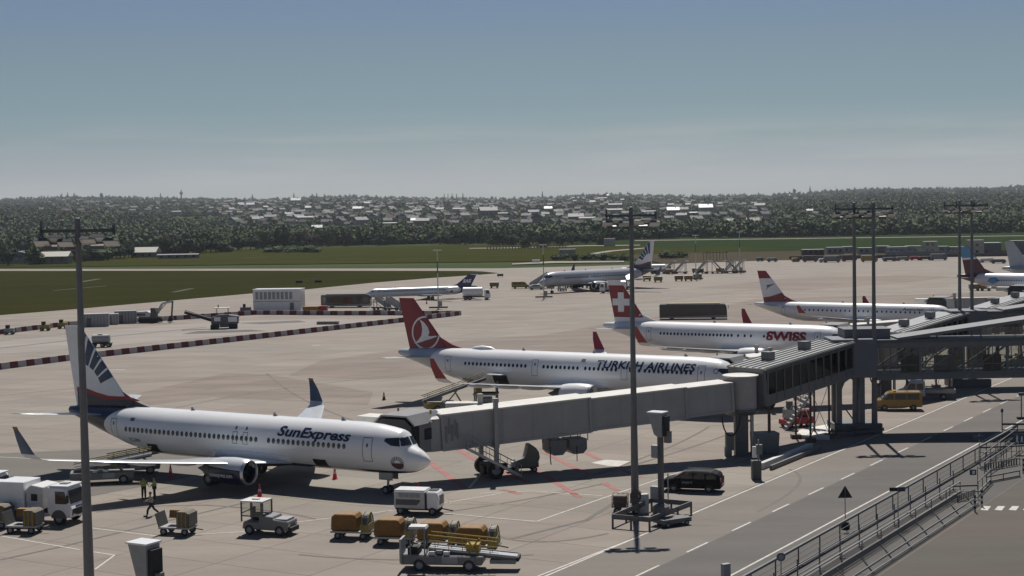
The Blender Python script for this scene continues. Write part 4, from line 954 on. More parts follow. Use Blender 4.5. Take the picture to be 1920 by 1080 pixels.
    stb.bar((-6.1, 1.35, 0), (-2.3, 1.35, 5.3), .06, .2).bar((-6.1, 2.45, 0), (-2.3, 2.45, 5.3), .06, .2).bar((-6.1, 1.35, 1), (-2.3, 1.35, 6.3), .05, .05).bar((-6.1, 2.45, 1), (-2.3, 2.45, 6.3), .05, .05); stb.build('escape_stair', M_lgrey, hub)
    return root, hub
J = jet_bridge('nearest jet bridge, its long grey tunnel reaching the sun-emblem airliner in front', (-8.3, 127.4), (20.1, 138.4))
jet_bridge('jet bridge at the nose of the crimson-finned airliner', (23.4, 169.6), (41.4, 173.9))
jet_bridge('jet bridge at the nose of the airliner with the white cross on its fin', (43.8, 211.9), (62.7, 209.4), details=False)
jet_bridge('jet bridge at the nose of the small red-striped-fin airliner', (73.0, 266.3), (84.0, 245), details=False)
jet_bridge('farthest jet bridge, running to the burgundy-tailed airliner at the right edge', (96.5, 297), (105.4, 280.5), details=False)
LBL = ['nearest of the glazed sloping walkways, beside the round bridge rotunda', 'glazed sloping walkway second from the camera', 'glazed sloping walkway third from the camera', 'glazed sloping walkway farthest from the camera']
LB2 = ['nearest truss-sided covered footbridge, crossing the road at right', 'truss-sided covered footbridge behind the nearest one', 'third truss-sided footbridge back along the road', 'farthest truss-sided footbridge over the road']
fw0, hub0 = fixed_walkway(LBL[0], LB2[0], (0, 0))
fw0, hub0 = fixed_walkway(LBL[1], LB2[1], (21.32, 35.49), False)
for k in (2, 3):
    v = Vector((21.32, 35.49, 0)) * (k - 1)
    clone(fw0, fw0.location + v, None, LBL[k]); clone(hub0, hub0.location + v, None, LB2[k])
# ground furniture at the foot of the nearest walkway
def simple(name, label, cat, mb, m, loc=(0, 0, 0), rz=0, group=None, **k):
    o = mb.build(name, m, **k); o.location = loc; o.rotation_euler = (0, 0, rz); return tag(o, label, cat, group)
p = at(1434, 850); simple('equipment_cabinet', 'large grey cabinet on the ground under the glazed walkway', 'cabinet', MB().box((0, 0, 1.0), (2.1, 1.5, 1.8), tx=1.08, ty=1.08).box((0, 0, .05), (2.0, 1.4, .1)), M_grey, p, R(8))
p = at(1418, 898)
t = thing('control_post', 'short post with small control boxes beside the bridge column', 'post', p)
MB().box((0, 0, .75), (.75, .75, 1.5)).build('pedestal', M_dgrey, t); MB().box((-.1, 0, 2.2), (.35, .3, .9)).build('control_box', M_white, t); MB().tube((.2, 0, 1.5), (.2, 0, 3.2), .06).build('pole', M_galv, t); MB().box((.25, 0, 2.4), (.5, .4, .8)).build('control_box', M_grey, t)
p = at(1470, 905)
for i, (a, hgt, m, lab) in enumerate(((-49.6, .55, M_offw, 'long low pale concrete wall beside the road under the walkway'), (-48.7, .4, M_dgrey, 'long dark steel kerb rail nearest the road edge line'))):
    mb = MB(); mb.bar(W(a, 122.5, hgt / 2), W(a, 134.5, hgt / 2), .42 if i == 0 else .22, hgt); simple('low_wall', lab, 'wall', mb, m)
mb = MB(); mb.prism([tuple(at(1492, 822))[:2], tuple(at(1500, 812))[:2], tuple(at(1560, 800))[:2], tuple(at(1555, 825))[:2]], 0, .35, 'xy'); simple('kerb_island', 'raised concrete island between the walkway posts', 'island', mb, M_broof)
for i in range(3):
    q = W(-49.0 + .0, 143.5 + i * 1.0, .35); simple('steel_buffer', ['first steel buffer beam beside the paired masts', 'second steel buffer beam beside the paired masts', 'steel buffer beam nearest the road edge line'][i], 'buffer', MB().box((0, 0, 0), (3.6, .35, .3)), M_dgrey, q + W(0.6 * i, 0), HD + R(62), 'buffer beams by the masts')
# ------------------------------------------------------------------ masts
def mast(label, loc, rz=0, hgt=22.2):
    t = thing('floodlight_mast', label, 'mast', loc, rz, 'tall floodlight masts')
    MB().lathe([(0, .30), (.1, .30), (hgt * .6, .18), (hgt, .145), (hgt + .02, .1)], axis='z', n=14).build('pole', M_pole, t, smooth=True)
    MB().lathe([(0, .5), (.12, .5), (.14, .4), (.9, .36)], axis='z', n=14).build('foot', M_dgrey, t)
    MB().box((0, 0, hgt - .62), (3.7, .14, .16)).box((0, .0, hgt - 1.25), (3.2, .1, .1)).box((-1.8, 0, hgt - .5), (.14, .14, .75)).box((1.8, 0, hgt - .6), (.14, .14, .5)).box((0, .35, hgt - .62), (.1, .8, .1)).build('crossbar', M_dgrey, t)
    f0 = None
    for i, (x, y, z, tl) in enumerate([(-1.75, -.1, -1.15, -.5), (-1.05, -.15, -1.0, -.45), (-.55, -.2, -1.2, -.45), (.55, -.15, -1.1, -.5), (1.05, -.2, -1.0, -.45), (1.7, -.1, -1.2, -.5), (-1.4, .3, -1.35, .5), (-.3, .4, -1.4, .4), (.9, .35, -1.35, .5)]):
        if f0 is None:
            f0 = MB().box((0, 0, 0), (.80, .62, .17), tx=.8, ty=.8).build('floodlight', M_dgrey, t); MB().box((0, 0, -.095), (.74, .56, .03)).build('lamp_glass', M_lamp, f0); f0.location = (x, y, hgt + z); f0.rotation_euler = (tl, 0, 0)
        else: inst(f0, t, (x, y, hgt + z), (tl, 0, 0))
    MB().path([(-1.75, 0, hgt - .7), (-1.75, -.05, hgt - 1.1)], .03).build('bracket', M_dgrey, t)
    return t
mp_ = at(172, 1235)
m0 = mast('tall dark floodlight mast at the left, in front of the nearest aircraft', mp_)
clone(m0, at(1191, 953), R(2), 'tall floodlight mast in the middle, rising from a guard rail pen')
clone(m0, at(1604, 812), R(5), 'left mast of the pair beside the nearest footbridge'); clone(m0, at(1640, 812), R(-4), 'right mast of the pair beside the nearest footbridge')
clone(m0, at(1800, 725), R(5), 'left mast of the far pair near the right edge'); clone(m0, at(1823, 723), R(-4), 'right mast of the far pair near the right edge')
def small_mast(label, loc, hgt=13):
    t = thing('apron_light_pole', label, 'light pole', loc, 0, 'slender pale light poles out on the apron')
    MB().tube((0, 0, .3), (0, 0, hgt), .16, .09, 8).build('pole', M_offw, t)
    MB().box((0, 0, hgt * .72), (.26, .26, 2.6)).build('dark_band', M_dgrey, t)
    MB().box((0, 0, hgt + .1), (1.9, .5, .22)).build('lamp_head', M_offw, t)
    MB().box((0, 0, .45), (4.2, .35, .35)).box((0, 0, .45), (.35, 4.2, .35)).build('ground_cross', M_brownst, t)
    MB().box((.5, 0, 1.3), (.7, .5, 1.2)).build('cabinet', M_lgrey, t)
    return t
s0 = small_mast('slender pale light pole by the T-tail jet', at(822, 580))
clone(s0, at(1020, 560), 0, 'slender pale light pole by the nose of the far airliner'); clone(s0, at(1305, 525), 0, 'slender pale light pole among the far yellow carts'); clone(s0, at(1387, 512), 0, 'slender pale light pole beside the parked passenger stairs')
def docking_sign(label, loc, rz, full=True):
    t = thing('docking_display', label, 'display', loc, rz, 'docking displays on posts')
    MB().box((0, 0, 3.4), (.34, .34, 6.8)).build('post', M_dgrey, t)
    MB().prism([(-.75, 7.3), (.35, 7.3), (.35, 5.6), (.0, 5.6), (-.3, 5.8)], -.45, .45).build('display_housing', M_lgrey, t)
    MB().box((-.2, 0, 7.36), (1.25, 1.05, .08)).build('hood', M_white, t)
    MB().box((.45, 0, 6.4), (.3, .7, 1.4)).build('display_face', M_black, t)
    MB().box((-.35, -.1, 4.5), (.5, .45, .9)).build('sensor_box', M_lgrey, t); MB().box((.6, 0, 5.6), (.45, .4, .85)).build('sensor_box', M_grey, t); MB().box((-.4, -.1, 1.5), (.6, .5, .9)).build('control_box', M_lgrey, t)
    MB().lathe([(0, .65), (.5, .6), (.7, .3)], axis='z', n=12).build('base', M_grey, t)
    return t
d0 = docking_sign('grey docking display on a post inside the guard rail pen', at(1240, 962), 0)
clone(d0, Vector((-16.9, 71, 0)), R(-30), 'pale docking display cut by the bottom edge, near the left mast')
d0.rotation_euler = (0, 0, R(-32))
MBp = MB().tube((0, 0, 0), (0, 0, 2.6), .05, n=6); simple('thin_pole', 'thin pale pole beside the docking display post', 'pole', MBp, M_lgrey, at(1253, 953))
# guard rail pen
t = thing('guard_rail_pen', 'steel guard rail pen around the middle mast and docking display', 'guard rail', at(1225, 975))
b0 = at(1225, 975); CR = [at(1149, 989), at(1218, 995), at(1296, 964), at(1222, 957)]
for a, b_ in zip(CR, CR[1:] + CR[:1]):
    q = MB(); q.bar(a - b0 + Vector((0, 0, .78)), b_ - b0 + Vector((0, 0, .78)), .09, .32); q.bar(a - b0 + Vector((0, 0, .62)), b_ - b0 + Vector((0, 0, .62)), .14, .05); q.build('rail', M_dgrey, t)
    n_ = max(2, int((b_ - a).length / 2))
    for i in range(n_): c = a + (b_ - a) * (i / n_) - b0; MB().box((c.x, c.y, .45), (.14, .14, .9)).build('post', M_dgrey, t)
simple('meter_cabinet', 'pale upright cabinet beside the middle mast', 'cabinet', MB().box((0, 0, .7), (.8, .45, 1.4)), M_offw, at(1205, 962), .3)
# ------------------------------------------------------------------ railings along the terminal side
def railing(label, P0, P1, hgt, rails, step=3.8, post=.05, pickets=None, m=M_dgrey, group='steel railings by the terminal', lean=0, foot=False, name='steel_railing', postm=None):
    P0, P1 = Vector(P0), Vector(P1); d = (P1 - P0); Ln = d.length; d.normalize(); n = Vector((d.y, -d.x, 0))
    t = thing(name, label, 'railing', P0, atan2(d.y, d.x), group)
    for z, w, h in rails: MB().box((Ln / 2, lean * z, z), (Ln, w, h)).build('rail', m, t)
    k = max(1, round(Ln / step)); pm = None
    for i in range(k + 1):
        if pm is None:
            q = MB().bar((0, 0, 0), (0, lean * hgt, hgt), post, post)
            if foot: q.bar((0, 0, .03), (0, -.35, .03), .08, .06)
            pm = q.build('post', postm or m, t)
        else: pm = pm.copy(); COL.objects.link(pm); pm.parent = t
        pm.location = (Ln * i / k, 0, 0)
    if pickets:
        z0, z1, gap, w = pickets; q = MB(); c = int(Ln / gap)
        for i in range(c): q.box((gap * (i + .5), 0, (z0 + z1) / 2), (w, .03, z1 - z0))
        o = q.build('pickets', m, t); o['kind'] = 'stuff'
    return t
G_ = 'steel railings by the terminal'
railing('thick-topped railing nearest the road, running along the kerb', W(-34.2, 60), W(-34.6, 148.5), 1.18, [(1.18, .16, .14), (.75, .03, .03), (.4, .03, .03), (.1, .06, .06)], 3.85, .07, foot=True)
railing('tall-posted railing second from the road', W(-32.6, 60), W(-32.8, 120), 1.5, [(1.05, .06, .07), (.55, .04, .05), (.12, .06, .06)], 3.85, .07, foot=True, m=M_grey)
railing('picket-footed railing third from the road', W(-31.45, 60), W(-31.6, 117.5), 1.15, [(1.12, .08, .07), (.42, .06, .06)], 3.85, .06, pickets=(0.05, .42, .16, .07), m=M_grey)
dl = thing('low_guard_frame', 'low twin-rail guard along the terminal pavement edge', 'guard rail', W(-29.6, 60), HD + pi / 2, G_)
for z, w_ in ((.15, .09), (.62, .07)): MB().box((27.5, 0, z), (55, w_, .07)).build('rail', M_dgrey, dl)
MB().box((27.5, 1.05, 1.05), (55, .05, .05)).build('rail', M_dgrey, dl)
for i in range(15):
    q = MB().bar((0, 0, 0), (0, .55, .65), .08, .08).bar((0, .55, .65), (0, 1.05, 1.05), .05, .05).build('post', M_dgrey, dl); q.location = (i * 3.85, 0, 0)
def px_rail(label, a, b_, hgt, **k): return railing(label, at(*a), at(*b_), hgt, k.pop('rails', [(hgt, .07, .1), (hgt * .5, .04, .04)]), k.pop('step', 2.2), **k)
px_rail('short railing end turning towards the terminal above the crossing', (1781, 938), (1834, 936), 1.05, rails=[(1.05, .12, .12), (.6, .04, .04)])
px_rail('louvred short panel railing left of the crossing', (1795, 942), (1828, 930), .5, rails=[(.5, .05, .05)], pickets=(.05, .5, .3, .15))
px_rail('railing end by the far kerb with a thick rail', (1838, 862), (1925, 858), 1.05, rails=[(1.05, .1, .14), (.6, .04, .04)])
px_rail('louvred panel railing below the blue sign', (1846, 884), (1912, 872), .6, rails=[(.62, .05, .05), (.1, .05, .05)], pickets=(.05, .6, .34, .17))
px_rail('curving low guard by the reddish pavement', (1850, 906), (1912, 894), .5, rails=[(.5, .1, .1), (.1, .1, .1)])
px_rail('far railing turning right at the road end', (1879, 812), (1926, 812), .85, rails=[(.85, .2, .16), (.3, .1, .1)])
px_rail('railing running up to the blue sign', (1838, 880), (1902, 830), 1.1, rails=[(1.1, .07, .07), (.55, .04, .04), (.1, .05, .05)])
px_rail('second railing running up to the blue sign', (1846, 893), (1915, 845), 1.1, rails=[(1.1, .07, .07), (.1, .05, .05)])
px_rail('railing beside the reddish pavement going up', (1834, 930), (1858, 905), 1.1, rails=[(1.1, .07, .07), (.3, .1, .1)])
for i, (x, y, l) in enumerate(((1828, 960, 'first striped bollard by the crossing'), (1841, 950, 'second striped bollard by the crossing'), (1919, 888, 'striped bollard at the right edge'))):
    t = thing('striped_bollard', l, 'bollard', at(x, y), 0, 'striped bollards')
    for k in range(6): MB().box((0, 0, .12 + k * .2), (.13, .13, .2)).build('band', M_black if k % 2 else M_offw, t)
# ------------------------------------------------------------------ signs
def sign_post(name, label, loc, hgt, group=None):
    t = thing(name, label, 'sign', loc, 0, group); MB().tube((0, 0, 0), (0, 0, hgt), .035, n=6).build('pole', M_galv, t); return t
t = sign_post('warning_sign', 'triangular warning sign seen from behind, on a thin pole by the railings', at(1585, 992), 2.9)
MB().prism([(-.5, 2.15), (.5, 2.15), (0, 3.0)], -.03, .03).build('sign_plate', M_black, t); MB().lathe([(0, .3), (.25, .33), (.5, .2)], axis='z', n=10).build('foot', M_black, t)
t = sign_post('direction_sign', 'dark and blue rectangular sign over the kerb railing', at(1684, 988), 2.75); MB().box((-.3, 0, 2.6), (.55, .08, .26)).build('sign_plate', M_black, t); MB().box((.25, 0, 2.6), (.5, .08, .3)).build('sign_plate', M_blue, t)
t = sign_post('direction_sign', 'small blue sign on the railing corner above the crossing', at(1833, 918), 1.8); MB().box((-.35, 0, 1.35), (.5, .08, .42)).build('sign_plate', M_blue, t); MB().box((-.32, -.05, 1.35), (.2, .03, .25)).build('sign_symbol', M_white, t)
t = sign_post('direction_sign', 'blue sign at the end of the footbridge shadow', at(1836, 872), 2.6); MB().box((-.1, 0, 2.3), (.75, .08, .3)).build('sign_plate', M_blue, t)
t = sign_post('round_sign', 'round blue-rimmed traffic sign at the bottom of the picture', at(1465, 1125), 2.7); MB().lathe([(-.03, .25), (.03, .25)], (0, 0, 2.45), 'y', 20).build('sign_plate', M_slate, t); MB().lathe([(-.05, .15), (-.035, .15)], (0, 0, 2.45), 'y', 16).build('sign_face', M_lgrey, t)
t = sign_post('pedestrian_sign', 'blue sign with white walking figures at the right edge', at(1911, 852), 1.6); MB().box((0, 0, 1.35), (1.1, .08, .95)).build('sign_plate', M_blue, t)
fg = MB()
for x, s in ((-.2, 1), (.22, .8)):
    fg.lathe([(-.06, .07 * s), (-.045, .07 * s)], (x, 0, 1.35 + .28 * s), 'y', 8); fg.prism([(x - .1 * s, 1.35 + .18 * s), (x + .1 * s, 1.35 + .18 * s), (x + .07 * s, 1.35 - .08 * s), (x + .15 * s, 1.35 - .36 * s), (x + .05 * s, 1.35 - .36 * s), (x, 1.35 - .12 * s), (x - .08 * s, 1.35 - .36 * s), (x - .17 * s, 1.35 - .36 * s), (x - .08 * s, 1.35 - .08 * s)], -.06, -.045)
fg.build('walking_figures', M_white, t)
t = thing('road_lamp', 'slim lamp standing at the far kerb near the right edge', 'lamp', at(1879, 812)); MB().tube((0, 0, 0), (0, 0, 2.2), .05, n=6).build('pole', M_dgrey, t); MB().lathe([(0, .05), (.1, .14), (.3, .12), (.4, .03)], (0, 0, 1.95), 'z', 8).build('lamp_head', M_dgrey, t)
t = thing('road_lamp', 'taller signal post at the right picture edge by the road', 'lamp', at(1915, 786)); MB().tube((0, 0, 0), (0, 0, 2.6), .06, n=6).build('pole', M_dgrey, t); MB().box((0, 0, 2.55), (.5, .3, .3)).build('signal_head', M_dgrey, t); MB().box((0, 0, .12), (.8, .5, .25)).build('foot', M_black, t)
simple('road_box', 'small grey upright box at the bottom edge beside the road line', 'box', MB().box((0, 0, .5), (.5, .3, 1.0)), M_lgrey, at(1361, 1088), .5)
# ------------------------------------------------------------------ vehicles and ground equipment
def body(parent, prof, w, m, name='body', bevel=.04, y0=None):
    y0 = -w / 2 if y0 is None else y0
    return MB().prism(prof, y0, y0 + w).build(name, m, parent, bevel=bevel)
def pane(parent, prof, w, name='window', m=None, e=.012):
    for y in (-w / 2, w / 2):
        s = -1 if y < 0 else 1; MB().prism(prof, y + s * (-.02), y + s * e).build(name, m or M_glass, parent)
def wheels(parent, xs, ys, r, w, **k):
    for x in xs:
        for y in (-ys, ys): wheel(parent, (x, y, r), r, w, **k)
def lights(parent, x, y, z, col=None, name='headlight', s=(.06, .3, .16)):
    for sg in (-1, 1): MB().box((x, sg * y, z), s).build(name, col or M_lamp, parent)
# black people carrier
t = thing('people_carrier', 'black people carrier with pale lettering on its side, left of the bridge column', 'car', at(1300, 920), R(163))
body(t, [(2.3, .3), (2.35, .75), (2.15, .98), (1.35, 1.12), (.55, 1.58), (-.2, 1.66), (-1.6, 1.62), (-2.1, 1.45), (-2.3, .95), (-2.3, .32)], 1.78, M_blackcar, bevel=.09)
pane(t, [(1.25, 1.1), (.5, 1.5), (-.1, 1.56), (-.1, 1.08)], 1.8); pane(t, [(-.2, 1.08), (-.2, 1.56), (-1.05, 1.54), (-1.05, 1.08)], 1.8); pane(t, [(-1.15, 1.08), (-1.15, 1.54), (-1.6, 1.52), (-1.95, 1.3), (-1.9, 1.1)], 1.8)
MB().add([(1.42, -.72, 1.12), (1.42, .72, 1.12), (.6, .62, 1.6), (.6, -.62, 1.6)], [(0, 1, 2, 3)]).build('windscreen', M_glass, t); MB().box((-2.24, 0, 1.2), (.1, 1.3, .42), sx=.12).build('rear_window', M_glass, t)
wheels(t, (1.4, -1.35), .8, .33, .22, mrim=M_galv); lights(t, 2.25, .62, .75); lights(t, -2.27, .74, 1.0, M_red, 'tail_light', (.06, .2, .3))
MB().box((-.4, .7, 1.68), (1.9, .03, .04)).box((-.4, -.7, 1.68), (1.9, .03, .04)).build('roof_rail', M_galv, t); MB().box((-2.33, 0, .62), (.03, .5, .12)).build('number_plate', M_white, t)
flat_text('airport', .3, M_lgrey, 'lettering', t, (.75, .915, .72), (-1, 0, 0), (0, 0, 1), bold=.01)
for sg in (-1, 1): MB().box((.95, sg * 1.0, 1.1), (.14, .2, .14)).build('mirror', M_blackcar, t)
# yellow van
def van(label, loc, rz, m, group=None, name='van'):
    t = thing(name, label, 'van', loc, rz, group)
    body(t, [(2.4, .35), (2.45, .85), (2.2, 1.08), (1.75, 1.2), (1.1, 1.85), (.8, 1.95), (-2.3, 1.97), (-2.42, 1.8), (-2.45, .38)], 1.9, m, bevel=.08)
    pane(t, [(1.6, 1.2), (1.05, 1.78), (.55, 1.8), (.55, 1.18)], 1.92); pane(t, [(.45, 1.18), (.45, 1.8), (-.75, 1.8), (-.75, 1.18)], 1.92); pane(t, [(-.85, 1.18), (-.85, 1.8), (-2.1, 1.8), (-2.1, 1.18)], 1.92, m=m if m is M_yellow else None)
    MB().add([(1.8, -.78, 1.22), (1.8, .78, 1.22), (1.16, .72, 1.83), (1.16, -.72, 1.83)], [(0, 1, 2, 3)]).build('windscreen', M_glass, t); MB().box((-2.45, 0, 1.45), (.05, 1.4, .5)).build('rear_window', M_glass, t)
    wheels(t, (1.5, -1.5), .85, .34, .22); lights(t, 2.42, .68, .85); lights(t, -2.44, .85, 1.15, M_red, 'tail_light', (.06, .14, .5)); MB().box((.4, 0, 2.02), (.25, 1.0, .12)).build('beacon_bar', M_yellow, t)
    for sg in (-1, 1): MB().box((1.3, sg * 1.05, 1.3), (.14, .2, .22)).build('mirror', M_black, t)
    return t
van('orange-yellow van standing behind the footbridge posts', at(1684, 768), R(172), mat('signal_yellow_van', (.27, .15, .012), .3, var=.05, coat=.5), name='yellow_van')
# pale flatbed truck
t = thing('flatbed_truck', 'pale flatbed truck with a double cab beyond the yellow van', 'truck', at(1735, 748), R(170))
body(t, [(2.9, .4), (2.95, .95), (2.3, 1.2), (1.8, 1.95), (1.5, 2.05), (.1, 2.05), (.05, .4)], 1.9, M_offw, 'cab', .07); pane(t, [(2.05, 1.2), (1.7, 1.85), (1.15, 1.85), (1.15, 1.15)], 1.92); pane(t, [(1.0, 1.15), (1.0, 1.85), (.3, 1.85), (.3, 1.15)], 1.92)
MB().add([(2.32, -.8, 1.24), (2.32, .8, 1.24), (1.86, .75, 1.9), (1.86, -.75, 1.9)], [(0, 1, 2, 3)]).build('windscreen', M_glass, t)
MB().box((-1.6, 0, .75), (3.2, 1.9, .12)).build('flatbed', M_grey, t); MB().box((-1.6, .93, .98), (3.2, .05, .35)).box((-1.6, -.93, .98), (3.2, .05, .35)).box((-3.2, 0, .98), (.05, 1.9, .35)).build('dropside', M_lgrey, t); MB().box((-.9, 0, .5), (3.8, .8, .2)).build('chassis', M_dgrey, t); wheels(t, (2.0, -1.9), .82, .36, .24)
# ground power unit
t = thing('ground_power_unit', 'white ground power unit on wheels in front of the nearest nose wheel', 'power unit', at(786, 962), R(-14))
body(t, [(.7, .45), (.7, 1.75), (-1.65, 1.75), (-1.65, .5)], 1.7, M_offw, 'housing', .05); body(t, [(1.7, .45), (1.75, 1.3), (1.55, 1.72), (.8, 1.72), (.8, .45)], 1.6, M_white, 'front_hood', .08)
MB().box((-.5, 0, 1.79), (2.3, 1.5, .06)).build('roof_lid', M_white, t); MB().box((1.2, 0, 1.75), (.55, .8, .05)).build('hatch', M_black, t); MB().box((.75, 0, 1.05), (.12, 1.62, 1.2)).build('seam', M_black, t)
MB().prism([(-1.5, .75), (.1, .75), (.35, 1.0), (.35, 1.15), (-1.5, 1.15)], -.88, -.85).build('side_panel', M_dgrey, t)
for i in range(4): MB().box((-1.1 + i * .42, -.87, 1.45), (.34, .03, .3)).build('louvre', M_lgrey, t)
MB().box((1.72, 0, 1.1), (.06, 1.0, .7)).build('control_panel', M_grey, t); MB().box((0, 0, .42), (3.2, 1.4, .14)).build('chassis', M_black, t); wheels(t, (1.25, -1.2), .72, .3, .2); MB().bar((1.7, 0, .4), (2.6, 0, .25), .08, .08).build('drawbar', M_black, t)
# baggage tractor
t = thing('baggage_tractor', 'grey baggage tractor with an open cab, parked alone at the bottom', 'tractor', at(505, 1000), R(-18))
body(t, [(1.75, .35), (1.8, .95), (1.7, 1.02), (.65, 1.12), (.6, 1.3), (-.35, 1.38), (-.4, .9), (-1.6, .9), (-1.7, .4)], 1.55, M_grey, 'body', .05)
MB().box((-.95, 0, 2.3), (1.75, 1.5, .1)).box((-.95, 0, 2.38), (.5, .3, .1)).build('cab_roof', M_offw, t)
fr_ = MB()
for x in (-1.75, -.95, -.12):
    for y in (-.7, .7): fr_.bar((x, y, .9), (x, y, 2.28), .09, .09, up=(1, 0, 0))
fr_.box((-.95, -.7, 1.3), (1.65, .06, .08)).box((-.95, .7, 1.3), (1.65, .06, .08)).box((-1.75, 0, 1.5), (.06, 1.4, .08)).build('cab_frame', M_dgrey, t)
for y in (-.7, .7):
    for x in (-1.35, -.53): MB().box((x, y, 1.78), (.68, .02, .85)).build('window', M_tint, t)
MB().box((-1.1, .3, 1.1), (.5, .5, .4)).box((-1.35, .3, 1.5), (.12, .5, .5)).build('seat', M_black, t); MB().box((1.2, 0, 1.1), (.9, 1.2, .12)).build('bonnet', M_lgrey, t); lights(t, 1.8, .55, .72); MB().box((1.9, 0, .45), (.2, 1.2, .3)).build('bumper', M_black, t); wheels(t, (1.15, -1.15), .68, .36, .26)
# carts
def covered_cart():
    t = thing('baggage_cart', 'orange covered baggage cart at the left end of the row of four', 'baggage cart', (0, 0, 0), 0, 'row of four orange covered baggage carts')
    MB().prism([(-1.35, .62), (.55, .62), (.5, 1.45), (.3, 1.72), (-1.05, 1.72), (-1.3, 1.55)], -.72, .72).build('cover', M_orange, t, bevel=.06)
    for x in (-.95, -.45, .1): MB().box((x, 0, 1.16), (.04, 1.46, 1.13)).build('cover_rib', M_orange, t)
    ar = MB(); ring = lambda x, r: [(x, r * cos(a) * .82, .75 + (1.15 * r) * sin(a) * 1.0) for a in [pi * i / 12 for i in range(13)]]
    for x in (.85, 1.25):
        ar.loft([[(x - .04, y * 1.0, z) for _, y, z in ring(x, .92)] , [(x + .04, y, z) for _, y, z in ring(x, .92)], [(x + .04, y, z) for _, y, z in ring(x, .84)], [(x - .04, y, z) for _, y, z in ring(x, .84)], [(x - .04, y, z) for _, y, z in ring(x, .92)]], closed=False)
    ar.build('end_arch', M_dyel, t, fix=False)
    MB().prism([(.70 * cos(a), .75 + 1.0 * sin(a)) for a in [pi * i / 12 for i in range(13)]], .90, 1.18, 'yz').build('end_curtain', M_dgrey, t)
    MB().box((0, 0, .5), (2.8, 1.4, .12)).build('bed', M_galv, t); MB().box((1.05, 0, .78), (.55, 1.48, .5)).build('end_box', M_dyel, t)
    MB().bar((1.4, 0, .45), (2.0, 0, .35), .07, .07).build('drawbar', M_black, t); wheels(t, (.9, -.9), .6, .24, .16)
    return t
c0 = covered_cart(); c0.location = at(662, 1008); c0.rotation_euler = (0, 0, R(-12))
for x, y, l in ((743, 1019, 'orange covered baggage cart second from left in the row of four'), (824, 1026, 'orange covered baggage cart third in the row, behind the belt loader cab'), (897, 1035, 'orange covered baggage cart at the right end of the row, behind the belt loader')):
    clone(c0, at(x, y), R(-12), l)
def open_cart(label, loc, rz):
    t = thing('open_baggage_cart', label, 'baggage cart', loc, rz, 'open baggage carts with raised side panels')
    MB().box((0, 0, .52), (2.3, 1.4, .12)).build('bed', M_lgrey, t); MB().prism([(-1.15, .6), (-1.4, 1.5), (-1.32, 1.52), (-1.07, .6)], -.7, .7).build('end_panel', M_dgrey, t)
    MB().prism([(.2, .6), (1.05, .6), (1.1, 1.55), (.9, 1.68), (.25, 1.68)], -.68, .68).build('curtain_box', mat('worn_brown_tarp', (.16, .13, .09), .8, var=.3, scale=3), t)
    MB().box((-.2, .45, 1.35), (1.1, .5, .55), tx=.9).build('orange_flap', M_orange, t); MB().box((1.15, 0, 1.1), (.06, 1.3, .9)).build('end_panel', M_dgrey, t)
    for i in range(3): MB().tube((.35 + i * .3, -.72, .6), (.35 + i * .3, -.72, 1.6), .03, n=5).build('stake', M_yellow, t)
    MB().bar((-1.15, -.5, .45), (1.15, .5, .45), .1, .08).bar((1.2, 0, .45), (1.9, 0, .35), .06, .06).build('frame', M_black, t); wheels(t, (.8, -.8), .6, .26, .16)
    return t
o0 = open_cart('open baggage cart with an orange flap standing alone below the nearest engine', at(334, 1001), R(-14))
clone(o0, at(47, 998), R(-10), 'open baggage cart in front of the white service truck cab'); clone(o0, at(-8, 988), R(-10), 'open baggage cart cut by the left picture edge')
